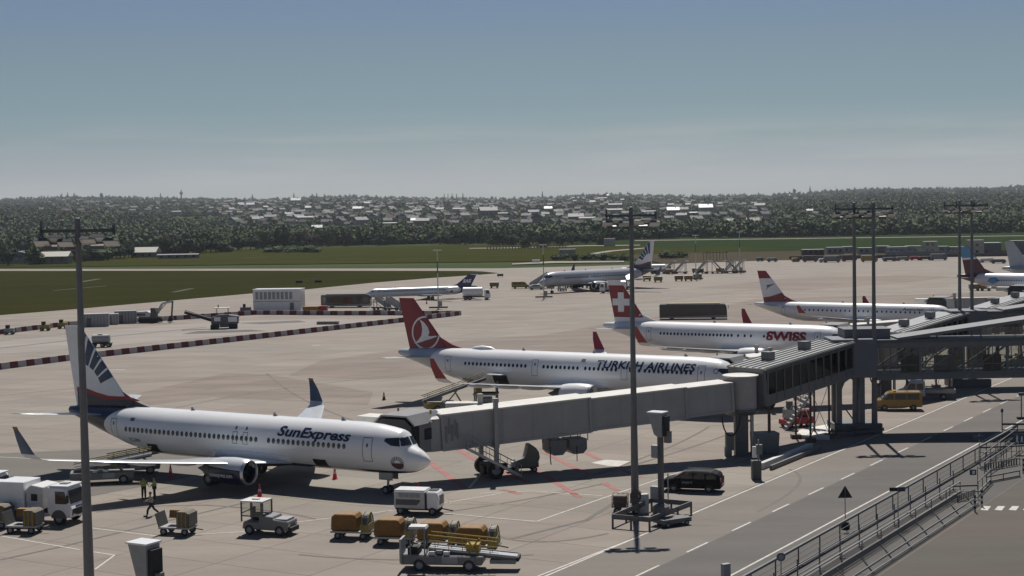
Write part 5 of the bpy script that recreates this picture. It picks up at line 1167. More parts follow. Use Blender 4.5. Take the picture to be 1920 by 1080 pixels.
# belt loader (front)
def belt_loader(label, loc, rz, tilt=0.0, cab=True, mbelt=M_galv, mrail=M_dyel, reach=7.0, mchass=M_lgrey):
    t = thing('belt_loader', label, 'belt loader', loc, rz, 'belt loaders')
    body(t, [(2.2, .4), (2.3, .95), (-2.9, 1.05), (-2.9, .4)], 1.7, mchass, 'chassis', .05)
    for x, m in ((-1.2, M_grey), (.2, M_lgrey), (1.3, M_grey)): MB().box((x, -.87, .72), (1.0, .05, .42)).build('side_hatch', m, t)
    wheels(t, (1.4, -1.7), .8, .38, .24, rim=.6)
    if cab:
        q = MB()
        for x in (-2.25, -1.35):
            for y in (-.85, -.1): q.bar((x, y, .9), (x, y, 2.7), .08, .08, up=(1, 0, 0))
        q.build('cab_frame', M_grey, t); MB().box((-1.8, -.48, 2.72), (1.15, 1.0, .14), tx=.9, ty=.9).build('cab_roof', M_offw, t); MB().box((-2.85, -.35, 1.25), (.14, 1.25, 1.5)).build('front_shield', M_lgrey, t); MB().box((-2.1, -.45, 1.25), (.5, .5, .5)).build('seat', M_black, t)
        MB().box((-1.37, -.47, 1.9), (.03, .72, 1.2)).build('window', M_tint, t)
    # the belt and its rails
    if cab:
        a = Vector((-1.2, .1, 1.22)); b_ = Vector((4.3, .1, .72)); r0, r1, hr = a, a + (b_ - a) * .78, .95
    else:
        a = Vector((-reach / 2 + .6, .1, 1.15)); b_ = a + Vector((reach * cos(tilt), 0, reach * sin(tilt))); r0, r1, hr = a, b_, .6
    MB().bar(a, b_, 1.0, .18).build('belt_boom', M_dgrey, t); up = Vector((0, 0, .13)); MB().bar(a + up, b_ + up, .8, .05).build('belt', mbelt, t)
    for y in (-.52, .52):
        v = Vector((0, y, .14)); MB().bar(a + v, b_ + v, .06, .14).build('side_board', mbelt, t); v = Vector((0, y, hr)); q = MB().bar(r0 + v, r1 + v, .06, .08)
        if cab: q.bar(r0 + v * .62, r1 + v * .62, .04, .05)
        for k_ in range(5): c = r0 + (r1 - r0) * ((k_ + .5) / 5) + Vector((0, y, .1)); q.bar(c, c + Vector((0, 0, hr - .1)), .04, .04, up=(1, 0, 0))
        q.build('hand_rail', mrail, t)
    mid = a + (b_ - a) * .5
    if cab:
        MB().box((1.55, .1, 1.35), (.8, .9, .5)).bar((1.2, -.4, .9), (2.0, -.4, 2.0), .1, .1).bar((2.0, -.45, .9), (1.2, -.45, 2.0), .1, .1).build('lift_arm', mrail, t)
        MB().box((-2.1, -.2, 1.15), (.7, 1.0, .6)).build('engine_cover', M_black, t); MB().box((4.35, .1, .72), (.16, 1.1, .26)).build('rubber_bumper', M_black, t); MB().box((3.4, .1, .5), (1.6, .6, .25)).build('outrigger', M_lgrey, t)
    else: MB().bar((mid.x + .8, .1, .9), mid, .3, .14).bar((mid.x - .8, .1, .9), mid + Vector((.4, 0, 0)), .12, .12).build('lift_arm', mrail, t)
    for k in range(3): MB().box((-.9 + k * .45, -.62, 1.12 + .07 * (k % 2)), (.38, .4, .2)).build('battery_cover', M_offw if k % 2 == 0 else M_grey, t)
    return t
belt_loader('grey belt loader with yellow rails in the foreground at the bottom', at(842, 1066), R(-8), R(-5), reach=6, mrail=M_yellow, mchass=M_grey)
belt_loader('belt loader raised to the rear hold under the wing of the nearest airliner', at(200, 905), R(12), R(9), cab=False, reach=6.4, mchass=M_grey)
belt_loader('dark yellow belt loader raised to the rear hold of the crimson-finned airliner', at(845, 770), R(16), R(17), cab=False, mbelt=M_dgrey, mchass=M_dyel, reach=7.5)
belt_loader('second belt loader standing beside the rear hold under the near wing', at(250, 888), R(16), R(8), cab=False, reach=5.5, mchass=M_dgrey)
# low white box and loader behind the tunnel roof
simple('low_container', 'low pale grey container behind the bridge tunnel roof, under the crimson-finned airliner', 'container', MB().box((0, 0, .65), (3.6, 1.7, 1.1)).box((0, 0, 1.24), (3.75, 1.8, .08)), M_offw, at(868, 776), R(-4), bevel=.03)
t = thing('container_loader', 'loader with posts and drums at the open hold of the crimson-finned airliner', 'loader', at(912, 770), R(-5))
q = MB()
for x in (-1.2, 1.2):
    for y in (-.8, .8): MB().bar((x, y, .4), (x, y, 3.1), .14, .14, up=(1, 0, 0)).build('mast_post', M_dgrey, t); MB().box((0, 0, 1.9), (2.7, 1.9, .22)).build('platform', M_galv, t); MB().box((0, 0, .55), (3.4, 1.7, .4)).build('chassis', M_black, t); MB().lathe([(-.7, .42), (.7, .42)], (0, -.6, 1.25), 'x', 12).build('drum', M_offw, t); wheels(t, (1.2, -1.2), .8, .36, .24); MB().box((-.7, -.9, 2.4), (.7, .1, .9)).build('guard', M_dyel, t)
# service truck
def service_truck(label, loc, rz):
    t = thing('service_truck', label, 'truck', loc, rz, 'white service trucks at the left edge')
    body(t, [(4.2, .55), (4.25, 1.2), (4.1, 1.5), (3.85, 2.55), (3.6, 2.75), (2.3, 2.75), (2.25, .9), (2.5, .55)], 2.3, M_white, 'cab', .08)
    MB().box((3.2, 0, 2.8), (1.5, 2.1, .08)).build('cab_roof', M_white, t); MB().box((3.1, 0, 2.87), (.6, .6, .08)).build('roof_hatch', M_grey, t)
    MB().add([(4.13, -1.0, 1.55), (4.13, 1.0, 1.55), (3.9, .97, 2.5), (3.9, -.97, 2.5)], [(0, 1, 2, 3)]).build('windscreen', M_glass, t); pane(t, [(3.9, 1.55), (3.72, 2.45), (2.95, 2.45), (2.95, 1.55)], 2.32)
    MB().box((4.22, 0, .95), (.1, 2.0, .45)).build('grille', M_black, t); MB().box((4.28, 0, .62), (.06, .5, .14)).build('number_plate', M_white, t); lights(t, 4.25, .85, .75); MB().box((4.2, 0, 1.32), (.06, .9, .14)).build('name_strip', M_dgrey, t)
    for sg in (-1, 1): MB().box((4.05, sg * 1.32, 1.95), (.16, .12, .55)).build('mirror', M_black, t); MB().box((4.05, sg * 1.2, 2.3), (.05, .25, .04)).build('mirror_arm', M_black, t)
    MB().prism([(1.9, 1.1), (1.9, 2.7), (.9, 2.85), (.5, 2.5), (.5, 1.1)], -1.1, 1.1).build('pump_house', M_offw, t, bevel=.05); MB().box((1.2, -1.12, 1.95), (.5, .04, .5)).build('vent', M_black, t); MB().box((1.2, -1.13, 1.3), (1.2, .05, .4)).build('locker', M_offw, t)
    MB().box((-.7, -.1, 2.0), (2.2, 2.3, 2.1)).build('box_body', M_white, t, bevel=.04)
    MB().lathe([(-2.4, .9), (-2.3, 1.05), (.1, 1.05)], (-1.9, 0, 1.95), 'x', 20).build('tank', M_white, t, smooth=True)
    MB().box((-.4, 0, .85), (8.6, .9, .25)).build('chassis', M_black, t); MB().box((.3, -.95, .75), (1.8, .35, .5)).build('side_guard', M_dgrey, t); wheels(t, (3.2, -2.2, -3.3), 1.0, .5, .3)
    MB().prism([(3.2 + .62 * cos(a), .5 + .62 * sin(a)) for a in [pi * i / 8 for i in range(9)]], -1.16, -1.1).build('mudguard', M_dgrey, t)
    return t
s0 = service_truck('white service truck with box body, its cab beside the left mast', at(55, 976), R(-16))
clone(s0, at(-80, 952), R(-14), 'white service truck at the left edge behind the box-bodied one')
# crossing-red tug by the walkway
t = thing('push_tug', 'red and grey tow tug by the walkway support posts', 'tug', at(1492, 800), R(200))
body(t, [(1.5, .3), (1.5, .8), (.3, .9), (.3, 1.0), (-1.6, 1.05), (-1.6, .35)], 1.6, M_red, 'body', .05); MB().lathe([(-.7, .55), (.7, .55)], (-.8, 0, 1.25), 'x', 14).build('red_tank', mat('dull_red_tank', (.16, .03, .03), .6), t, smooth=True)
MB().box((.7, 0, 1.35), (.9, 1.2, .9)).build('engine_box', M_lgrey, t); MB().box((.7, 0, 2.2), (.5, .5, .8)).build('tower_box', M_dgrey, t); MB().box((.6, -.2, 1.85), (.8, .8, .1)).build('lid', M_white, t); wheels(t, (1.0, -1.0), .7, .3, .22)
# cage cart by the middle mast
t = thing('cage_cart', 'brownish cage trolley with a drum, left of the middle mast', 'trolley', at(1176, 962), R(-8))
MB().box((0, 0, .55), (2.2, 1.2, .1)).build('bed', M_brownst, t); q = MB()
for z in (.75, 1.05, 1.35): q.box((-.5, -.6, z), (1.1, .03, .04)).box((-.5, .6, z), (1.1, .03, .04)).box((-1.05, 0, z), (.03, 1.2, .04)).box((.05, 0, z), (.03, 1.2, .04))
for x in (-1.05, -.68, -.32, .05):
    for y in (-.6, .6): q.box((x, y, .95), (.04, .04, .85))
q.build('cage', M_brownst, t); MB().box((-.5, 0, .95), (.9, 1.0, .7)).build('crate', mat('brown_crate', (.13, .09, .08), .7), t); MB().lathe([(-.3, .42), (.3, .42)], (.65, 0, 1.3), 'y', 14).build('drum', M_brownst, t, smooth=True); MB().box((.65, 0, .9), (.5, .7, .6)).build('reel_stand', M_dgrey, t); wheels(t, (.7, -.7), .55, .26, .15)
t = thing('flat_trolley', 'low flat trolley inside the guard rail pen', 'trolley', at(1262, 985), R(30)); MB().box((0, 0, .4), (2.4, 1.1, .3)).build('bed', M_dgrey, t); wheels(t, (.8, -.8), .5, .2, .14)
# the dark rounded cowl at the foot of the bridge stairs
t = thing('cable_reel_trolley', 'olive-grey curved cowl trolley behind the bridge wheels', 'trolley', at(985, 884), R(10))
MB().prism([(-.9, .45), (.7, .45), (1.0, .8), (1.15, 1.25), (1.08, 1.7), (.85, 2.05), (.5, 2.3), (.2, 2.38), (-.1, 1.2), (-.9, 1.0)], -.75, .75).build('cowl', mat('olive_grey_cowl', (.17, .165, .14), .6), t, bevel=.08); MB().box((-.4, 0, .4), (2.4, 1.0, .12)).build('bed', M_black, t); MB().box((-.9, -.3, .75), (.7, .5, .4)).build('white_box', M_offw, t); MB().box((.9, -.5, .62), (.3, .3, .4)).build('red_box', M_red, t); wheels(t, (.7, -.9), .55, .24, .15)
# buses
def bus(label, loc, rz, L=13.0, group='airport buses'):
    t = thing('airport_bus', label, 'bus', loc, rz, group); mb_ = mat('bus_graphite', (.035, .038, .042), .35, var=.1, coat=.3)
    body(t, [(L / 2, .35), (L / 2 + .02, 1.2), (L / 2 - .2, 2.7), (L / 2 - .6, 2.95), (-L / 2 + .1, 2.95), (-L / 2, 2.7), (-L / 2, .4)], 2.7, mb_, 'body', .1)
    body(t, [(L / 2 + .03, .3), (L / 2 + .03, .85), (-L / 2, .5), (-L / 2, .3)], 2.72, M_lgrey, 'skirt', .02)
    x = -L / 2 + .5
    while x < L / 2 - 2.6: pane(t, [(x, 1.15), (x + 1.45, 1.15), (x + 1.45, 2.45), (x, 2.45)], 2.72); x += 1.55
    pane(t, [(L / 2 - 1.6, 1.0), (L / 2 - .15, 1.0), (L / 2 - .35, 2.5), (L / 2 - 1.6, 2.5)], 2.73); MB().box((L / 2 - .03, 0, 1.85), (.12, 2.4, 1.3), sx=-.12).build('windscreen', M_glass, t); MB().box((0, 0, 3.02), (L * .8, 1.8, .16)).build('roof_unit', M_dyel if L > 12.5 else M_dgrey, t)
    wheels(t, (L / 2 - 2.6, -L / 2 + 2.4), 1.15, .46, .3); lights(t, L / 2 + .03, 1.0, .65)
    for sg in (-1, 1): MB().box((L / 2 + .25, sg * 1.35, 2.3), (.1, .14, .5)).build('mirror', M_dgrey, t)
    return t
b0_ = bus('long graphite airport bus driving behind the red-cross-fin airliner', at(1300, 598), R(-8)); bus('dark airport bus parked at the nose of the T-tail jet', at(650, 576), R(-4), 11.5)
# passenger stairs
def pax_stairs(label, loc, rz, rise=2.4, group='passenger stairs', m=M_lgrey, canopy=False, side=True):
    t = thing('passenger_stairs', label, 'stairs', loc, rz, group); run = rise * (1.75 if side else .95)
    q = MB()
    for y in (-.65, .65): q.bar((-run, y, .5), (0, y, rise + .4), .06, .3)
    q.build('stringer', m, t); st_ = MB(); n_ = 9
    for i in range(n_): st_.box((-run + run * (i + .5) / n_, 0, .5 + rise * (i + .5) / n_), (.32, 1.25, .05))
    o = st_.build('steps', M_galv, t); o['kind'] = 'stuff'
    for y in (-.68, .68): MB().prism([(-run, .6), (0, rise + .45), (0, rise + (1.5 if side else .75)), (-run, 1.6 if side else .85)], y - .02, y + .02).build('side_panel', m, t)
    MB().box((.6, 0, rise + .4), (1.2, 1.5, .1)).build('platform', m, t)
    MB().box((-run * .4, 0, .55), (run * 1.3, 1.6, .3)).build('chassis', M_dgrey, t); q = MB()
    for y in (-.6, .6): q.bar((.3, y, .5), (.3, y, rise + .4), .12, .12, up=(1, 0, 0)); q.bar((-run * .6, y, .5), (.3, y, rise), .08, .08)
    q.build('support', M_dgrey, t); wheels(t, (.1, -run * .85), .75, .34, .22)
    if canopy: MB().prism([(-run - .2, 2.5), (0, rise + 2.4), (1.3, rise + 2.4), (1.3, rise + 2.55), (0, rise + 2.6), (-run - .2, 2.7)], -.85, .85).build('canopy', M_white, t)
    return t
p0_ = pax_stairs('grey passenger stairs at the front door of the T-tail jet, left one', at(706, 581), R(150), 2.0); clone(p0_, at(727, 583), R(148), 'grey passenger stairs near the T-tail jet, right one of the two')
pc = pax_stairs('white-canopied passenger stairs at the rear door of the far sun-emblem airliner', at(1172, 541), R(100), 3.0, canopy=True); pax_stairs('grey passenger stairs at the nose of the far sun-emblem airliner', at(1028, 540), R(20), 3.0)
ps = pax_stairs('pale passenger stairs parked far out, leftmost of the parked ones', at(1262, 513), R(15), 3.6, 'passenger stairs parked far out', side=False)
for i, (x, y, a, l) in enumerate(((1284, 513, 12, 'second'), (1324, 513, 14, 'third'), (1337, 513, 170, 'fourth'), (1364, 512, 160, 'fifth'), (1376, 512, 20, 'sixth'), (1392, 511, 15, 'rightmost'))): clone(ps, at(x, y), R(a), f'pale passenger stairs parked far out, {l} from the left' if l != 'rightmost' else 'rightmost of the pale passenger stairs parked far out')
# small yellow carts far out
def far_cart(label, loc, m=M_yellow):
    t = thing('yellow_cart', label, 'baggage cart', loc, R(-4), 'small yellow carts far out'); MB().box((0, 0, 1.0), (2.5, 1.5, .95)).build('box', m, t, bevel=.04); MB().box((0, 0, 1.58), (2.7, 1.7, .14)).build('lid', M_offw, t); MB().box((0, 0, .5), (2.2, .9, .12)).build('frame', M_black, t); wheels(t, (.8, -.8), .6, .25, .15); return t
M_ocher = mat('ocher_paint', (.24, .13, .02), .5, var=.15)
fc = far_cart('small yellow cart under the far airliner, leftmost of four', at(1053, 540), M_ocher)
for x, y, l in ((1070, 540, 'small yellow cart under the far airliner, second of four'), (1087, 540, 'small yellow cart under the far airliner, third of four'), (1106, 540, 'small yellow cart under the far airliner, rightmost of four'), (1213, 527, 'small yellow cart just right of the middle mast'), (1234, 529, 'small yellow cart standing alone right of the far airliner tail'), (1273, 527, 'small yellow cart left of the light pole base'), (1291, 527, 'small yellow cart right beside the light pole base'), (1308, 524, 'small yellow cart at the foot of the light pole'), (1256, 514, 'small yellow cart beside the leftmost parked stairs'), (1305, 512, 'small yellow cart between the parked stairs'), (1350, 512, 'small yellow cart among the parked stairs, right'), (1312, 513, 'second small yellow cart between the parked stairs'), (927, 540, 'small brownish cart alone on the far apron'), (1827, 545, 'yellow cart under the burgundy-tailed airliner, left'), (1848, 545, 'yellow cart under the burgundy-tailed airliner, right')): clone(fc, at(x, y), None, l)
van('olive-yellow van standing alone far out on the apron', at(976, 541), R(0), M_dyel, name='yellow_van_far')
t = thing('parked_car', 'small silver car by the slender light pole far out', 'car', at(1006, 543), R(8)); body(t, [(2.1, .3), (2.1, .75), (1.2, .9), (.6, 1.35), (-1.0, 1.4), (-2.0, 1.0), (-2.1, .35)], 1.7, M_silver, 'body', .06); pane(t, [(1.0, .9), (.5, 1.28), (-.9, 1.3), (-1.5, .95)], 1.72); wheels(t, (1.3, -1.3), .75, .3, .2)
def tanker(label, loc, rz, L=8, group=None):
    t = thing('tanker_truck', label, 'tanker', loc, rz, group); MB().lathe([(-L * .38, .8), (-L * .36, 1.15), (L * .30, 1.15), (L * .32, .8)], (-.6, 0, 1.95), 'x', 16).build('tank', M_white, t, smooth=True); body(t, [(L / 2, .5), (L / 2, 1.5), (L / 2 - .3, 2.5), (L / 2 - 1.4, 2.5), (L / 2 - 1.4, .5)], 2.2, M_white, 'cab', .06); pane(t, [(L / 2 - .1, 1.5), (L / 2 - .3, 2.3), (L / 2 - 1.0, 2.3), (L / 2 - 1.0, 1.5)], 2.22); MB().box((0, 0, .75), (L * .95, 1.0, .25)).build('chassis', M_black, t); wheels(t, (L / 2 - .9, -L * .22, -L * .36), .95, .48, .28); return t
tanker('white tanker truck behind the tail of the T-tail jet', at(893, 562), R(-4), 7)
t = thing('tank_trailer', 'small grey water tank trailer by the left construction trench', 'trailer', at(190, 651), R(5)); MB().lathe([(-1.5, .5), (-1.35, .75), (1.35, .75), (1.5, .5)], (0, 0, 1.45), 'x', 14).build('tank', M_lgrey, t, smooth=True); MB().box((0, 0, .65), (3.6, 1.3, .14)).build('frame', M_black, t); MB().box((-.1, 0, 2.22), (.8, .5, .1)).build('hatch', M_white, t); wheels(t, (1.3, .3, -1.2), .75, .38, .22)
# excavator
t = thing('excavator', 'white and dark wheeled excavator with its arm raised, left of the white louvred block', 'excavator', at(283, 605), R(-8))
MB().prism([(-2.0, .1), (2.0, .1), (2.3, .5), (2.0, .9), (-2.0, .9), (-2.3, .5)], -1.3, -.75).build('track', M_black, t); MB().prism([(-2.0, .1), (2.0, .1), (2.3, .5), (2.0, .9), (-2.0, .9), (-2.3, .5)], .75, 1.3).build('track', M_black, t)
MB().box((-.4, 0, 1.1), (3.6, 2.2, .35)).build('turntable', M_dgrey, t); body(t, [(-2.7, 1.25), (.3, 1.25), (.3, 2.1), (-.4, 2.45), (-2.7, 2.3)], 2.3, M_offw, 'engine_housing', .06); MB().box((-1.6, -1.17, 1.75), (1.8, .04, .5)).build('side_grille', M_dgrey, t)
body(t, [(.35, 1.25), (1.6, 1.25), (1.7, 2.2), (1.3, 3.1), (.35, 3.1)], 1.0, M_dgrey, 'cab', .05, y0=-1.1); pane(t, [(.5, 1.9), (1.5, 1.9), (1.3, 2.9), (.5, 2.9)], 2.22)
MB().bar((1.0, .5, 1.6), (2.4, .5, 3.9), .35, .45).bar((2.4, .5, 3.9), (4.6, .5, 4.3), .3, .4).build('boom', M_offw, t); MB().bar((4.6, .5, 4.4), (4.3, .5, 1.3), .26, .34).build('arm', M_dgrey, t); MB().prism([(4.4, 1.4), (4.7, .7), (4.2, .15), (3.5, .2), (3.7, .8), (4.1, 1.3)], .05, .95).build('bucket', M_black, t); MB().tube((1.6, .5, 2.2), (3.1, .5, 3.8), .09, n=6).tube((3.2, .5, 4.3), (4.5, .5, 4.6), .08, n=6).build('hydraulic_ram', M_galv, t)
# road milling machine
t = thing('milling_machine', 'white and dark road milling machine with a long conveyor, beside the trench', 'milling machine', at(412, 616), R(5))
body(t, [(-1.5, .9), (3.6, .9), (3.7, 2.4), (1.6, 2.7), (-.2, 2.6), (-1.5, 2.2)], 2.4, M_dgrey, 'body', .06); MB().box((2.6, -1.22, 1.8), (1.7, .05, .95)).box((-.3, -1.22, 1.9), (1.2, .05, .8)).build('white_panel', M_white, t); MB().bar((-1.2, 0, 1.5), (-6.6, 0, 3.3), 1.0, .45).build('conveyor', M_black, t); MB().bar((-1.4, 0, 1.9), (-6.5, 0, 3.75), .7, .1).build('conveyor_belt', M_brownst, t)
for x in (-.9, 2.6):
    for y in (-.9, .9): MB().box((x, y, .4), (1.5, .45, .7)).build('track', M_black, t)
MB().box((.6, 0, 4.0), (2.9, 2.0, .12)).build('canopy', M_offw, t); q = MB()
for x in (-.5, 1.7):
    for y in (-.8, .8): q.bar((x, y, 2.6), (x, y, 3.95), .08, .08, up=(1, 0, 0))
q.build('canopy_post', M_dgrey, t); MB().box((1.0, 0, .7), (1.8, 2.2, .8)).build('drum_housing', M_dgrey, t); MB().tube((-.2, .3, 4.05), (-.2, .3, 4.6), .12).build('beacon', M_dgrey, t)
def box_thing(name, label, cat, loc, rz, d, m, group=None, roof=None, extra=None):
    t = thing(name, label, cat, loc, rz, group); MB().box((0, 0, d[2] / 2), d).build('body', m, t, bevel=.03)
    if roof: MB().box((0, 0, d[2] + .05), (d[0] + .15, d[1] + .15, .12)).build('roof', roof, t)
    if extra: extra(t)
    return t
def cont_ribs(t, d, m=M_grey):
    q = MB(); n_ = int(d[0] / .6)
    for i in range(n_): q.box((-d[0] / 2 + (i + .5) * d[0] / n_, -d[1] / 2 - .03, d[2] * .52), (.12, .05, d[2] * .8))
    q.build('corrugation', m, t)
M_cont = mat('container_grey', (.33, .34, .36), .6, var=.15)
c_ = []
for i, (x, y, w, l) in enumerate(((178, 612, 5.6, 'leftmost grey site container'), (211, 608, 2.6, 'small grey site container in the middle of the row'), (236, 606, 4.4, 'pale grey site container next to the excavator'))):
    d = (w, 2.4, 2.6 if i != 1 else 2.2); box_thing('site_container', l, 'container', at(x, y), R(12), d, M_cont if i != 2 else M_lgrey, 'grey site containers', extra=lambda t, d=d: (cont_ribs(t, d), MB().box((-d[0] * .2, -d[1] / 2 - .05, .9), (.8, .04, 1.7)).build('door', M_dgrey, t)))
t = box_thing('louvred_block', 'white box-shaped plant block with a row of tall louvres, behind the barriers', 'building', at(524, 586), R(-6), (10.6, 4.5, 5.2), M_white, roof=M_white)
for i in range(9): MB().box((-4.4 + i * .95, -2.29, 3.9), (.62, .06, 1.6)).build('louvre', M_lgrey, t)
MB().box((3.4, -2.28, 1.5), (.9, .05, 1.6)).build('door', M_grey, t); MB().box((0, -2.27, 2.6), (10.5, .04, .1)).build('panel_joint', M_grey, t)
box_thing('skip', 'ocher skip standing right of the louvred block', 'skip', at(584, 587), R(-5), (3.4, 2, 1.5), M_ocher); box_thing('skip', 'small red crate by the dark bus', 'crate', at(607, 586), R(-5), (1.6, 1.6, 1.5), M_red)
t = thing('compact_roller', 'small dark roller parked left of the louvred block', 'roller', at(461, 590), R(0)); MB().box((0, 0, 1.2), (2.2, 1.4, .9)).build('body', M_dgrey, t); MB().lathe([(-.6, .55), (.6, .55)], (1.1, 0, .55), 'y', 14).build('drum', M_black, t, smooth=True); MB().lathe([(-.6, .5), (.6, .5)], (-1.1, 0, .5), 'y', 14).build('drum', M_black, t, smooth=True); MB().box((-.3, 0, 2.0), (.5, .7, .7)).build('seat', M_black, t)
t = thing('block_pallet', 'flat pile of dark blocks on the milled strip', 'pile', at(615, 608), R(-4))
for i in range(8):
    for k in range(2): MB().box((-1.9 + i * .54, -.4 + k * .8, .3), (.46, .7, .5 + .1 * ((i + k) % 2))).build('block', M_grey, t)
for x, y, l in ((18, 627, 'left one of two small dark machines behind the far barrier row'), (85, 620, 'right one of two small dark machines behind the far barrier row'), (118, 616, 'yellow-olive machine at the far barrier row beside the left mast')):
    t = thing('small_machine', l, 'machine', at(x, y), R(5)); MB().box((0, 0, .8), (1.8, 1.2, .8)).build('body', M_dyel if x > 60 else M_lgrey, t); MB().box((-.3, 0, 1.5), (.7, .8, .6)).build('engine', M_black, t); wheels(t, (.6, -.6), .55, .3, .2)
# red and white barriers
def barriers(name, pts, group, lr, lw, L=1.62):
    pr = MB().prism([(-.30, 0), (.30, 0), (.2, .3), (.12, .95), (-.12, .95), (-.2, .3)], -L / 2 + .02, L / 2 - .02, 'yz').build(name, M_redplas, None); pw = None; first = pr; i = 0; carry = 0
    pw = first.copy(); pw.data = first.data.copy(); pw.data.materials[0] = M_whplas; COL.objects.link(pw); used = [False, False]
    for a, b_ in zip(pts, pts[1:]):
        a, b_ = at(*a), at(*b_); d = b_ - a; Ln = d.length; d.normalize(); s = carry; ang = atan2(d.y, d.x)
        while s < Ln:
            k = i % 2; src = (pr, pw)[k]
            if used[k]: o = src.copy(); COL.objects.link(o)
            else: o = src; used[k] = True
            q = a + d * s; o.location = q; o.rotation_euler = (0, 0, ang + random.uniform(-.03, .03)); tag(o, (lr, lw)[k], 'barrier', group); i += 1; s += L
        carry = s - Ln
barriers('traffic_barrier', [(-40, 698), (0, 693), (130, 676), (400, 645), (765, 603), (856, 592)], 'near row of red and white barriers', 'red barrier block in the near red and white row', 'white barrier block in the near red and white row')
barriers('site_barrier', [(-40, 632), (0, 627), (120, 612), (330, 600), (480, 590), (620, 591), (860, 591)], 'far row of red and white barriers', 'red barrier block in the far red and white row', 'white barrier block in the far red and white row')
# cones
def cone(label, loc, m=M_redplas, h=.9):
    t = thing('traffic_cone', label, 'cone', loc, 0, 'traffic cones'); MB().lathe([(.05, .2), (h, .04), (h + .01, .0)], axis='z', n=12).build('cone_body', m, t, smooth=True); MB().lathe([(h * .45, .145), (h * .65, .105)], axis='z', n=12, caps=False).build('white_band', M_offw, t); MB().box((0, 0, .03), (.5, .5, .06)).build('base', m, t); return t
k0 = cone('bright red cone in front of the nearest engine', at(487, 932), mat('bright_red_plastic', (.6, .02, .05), .5), 1.0); cone('dark red cone standing alone on the apron left of the crimson-finned airliner', at(720, 750), M_brownst, .95)
for x, y, l in ((439, 868, 'cone behind the near wing'), (320, 893, 'cone under the near wing'), (628, 898, 'small cone beside the nearest nose wheel bay'), (783, 928, 'cone at the right of the power unit shadow'), (800, 570, 'cone far out right of the T-tail jet')): clone(k0, at(x, y), 0, l)
# ------------------------------------------------------------------ people
def skin_mesh(name, chain, edges, m, parent, sub=2):
    me = bpy.data.meshes.new(name); me.from_pydata([c[0] for c in chain], edges, []); o = bpy.data.objects.new(name, me); COL.objects.link(o)
    sm_ = o.modifiers.new('s', 'SKIN'); sl = me.skin_vertices[0].data
    for i, c in enumerate(chain): sl[i].radius = (c[1], c[2] if len(c) > 2 else c[1])
    sl[0].use_root = True; sb_ = o.modifiers.new('u', 'SUBSURF'); sb_.levels = sub; sb_.render_levels = sub
    dg = bpy.context.evaluated_depsgraph_get(); dg.update(); ev = bpy.data.meshes.new_from_object(o.evaluated_get(dg)); bpy.data.objects.remove(o)
    ev.materials.clear(); ev.materials.append(m); ev.polygons.foreach_set('use_smooth', [True] * len(ev.polygons)); ev.name = name
    o = bpy.data.objects.new(name, ev); COL.objects.link(o); o.parent = parent; return o
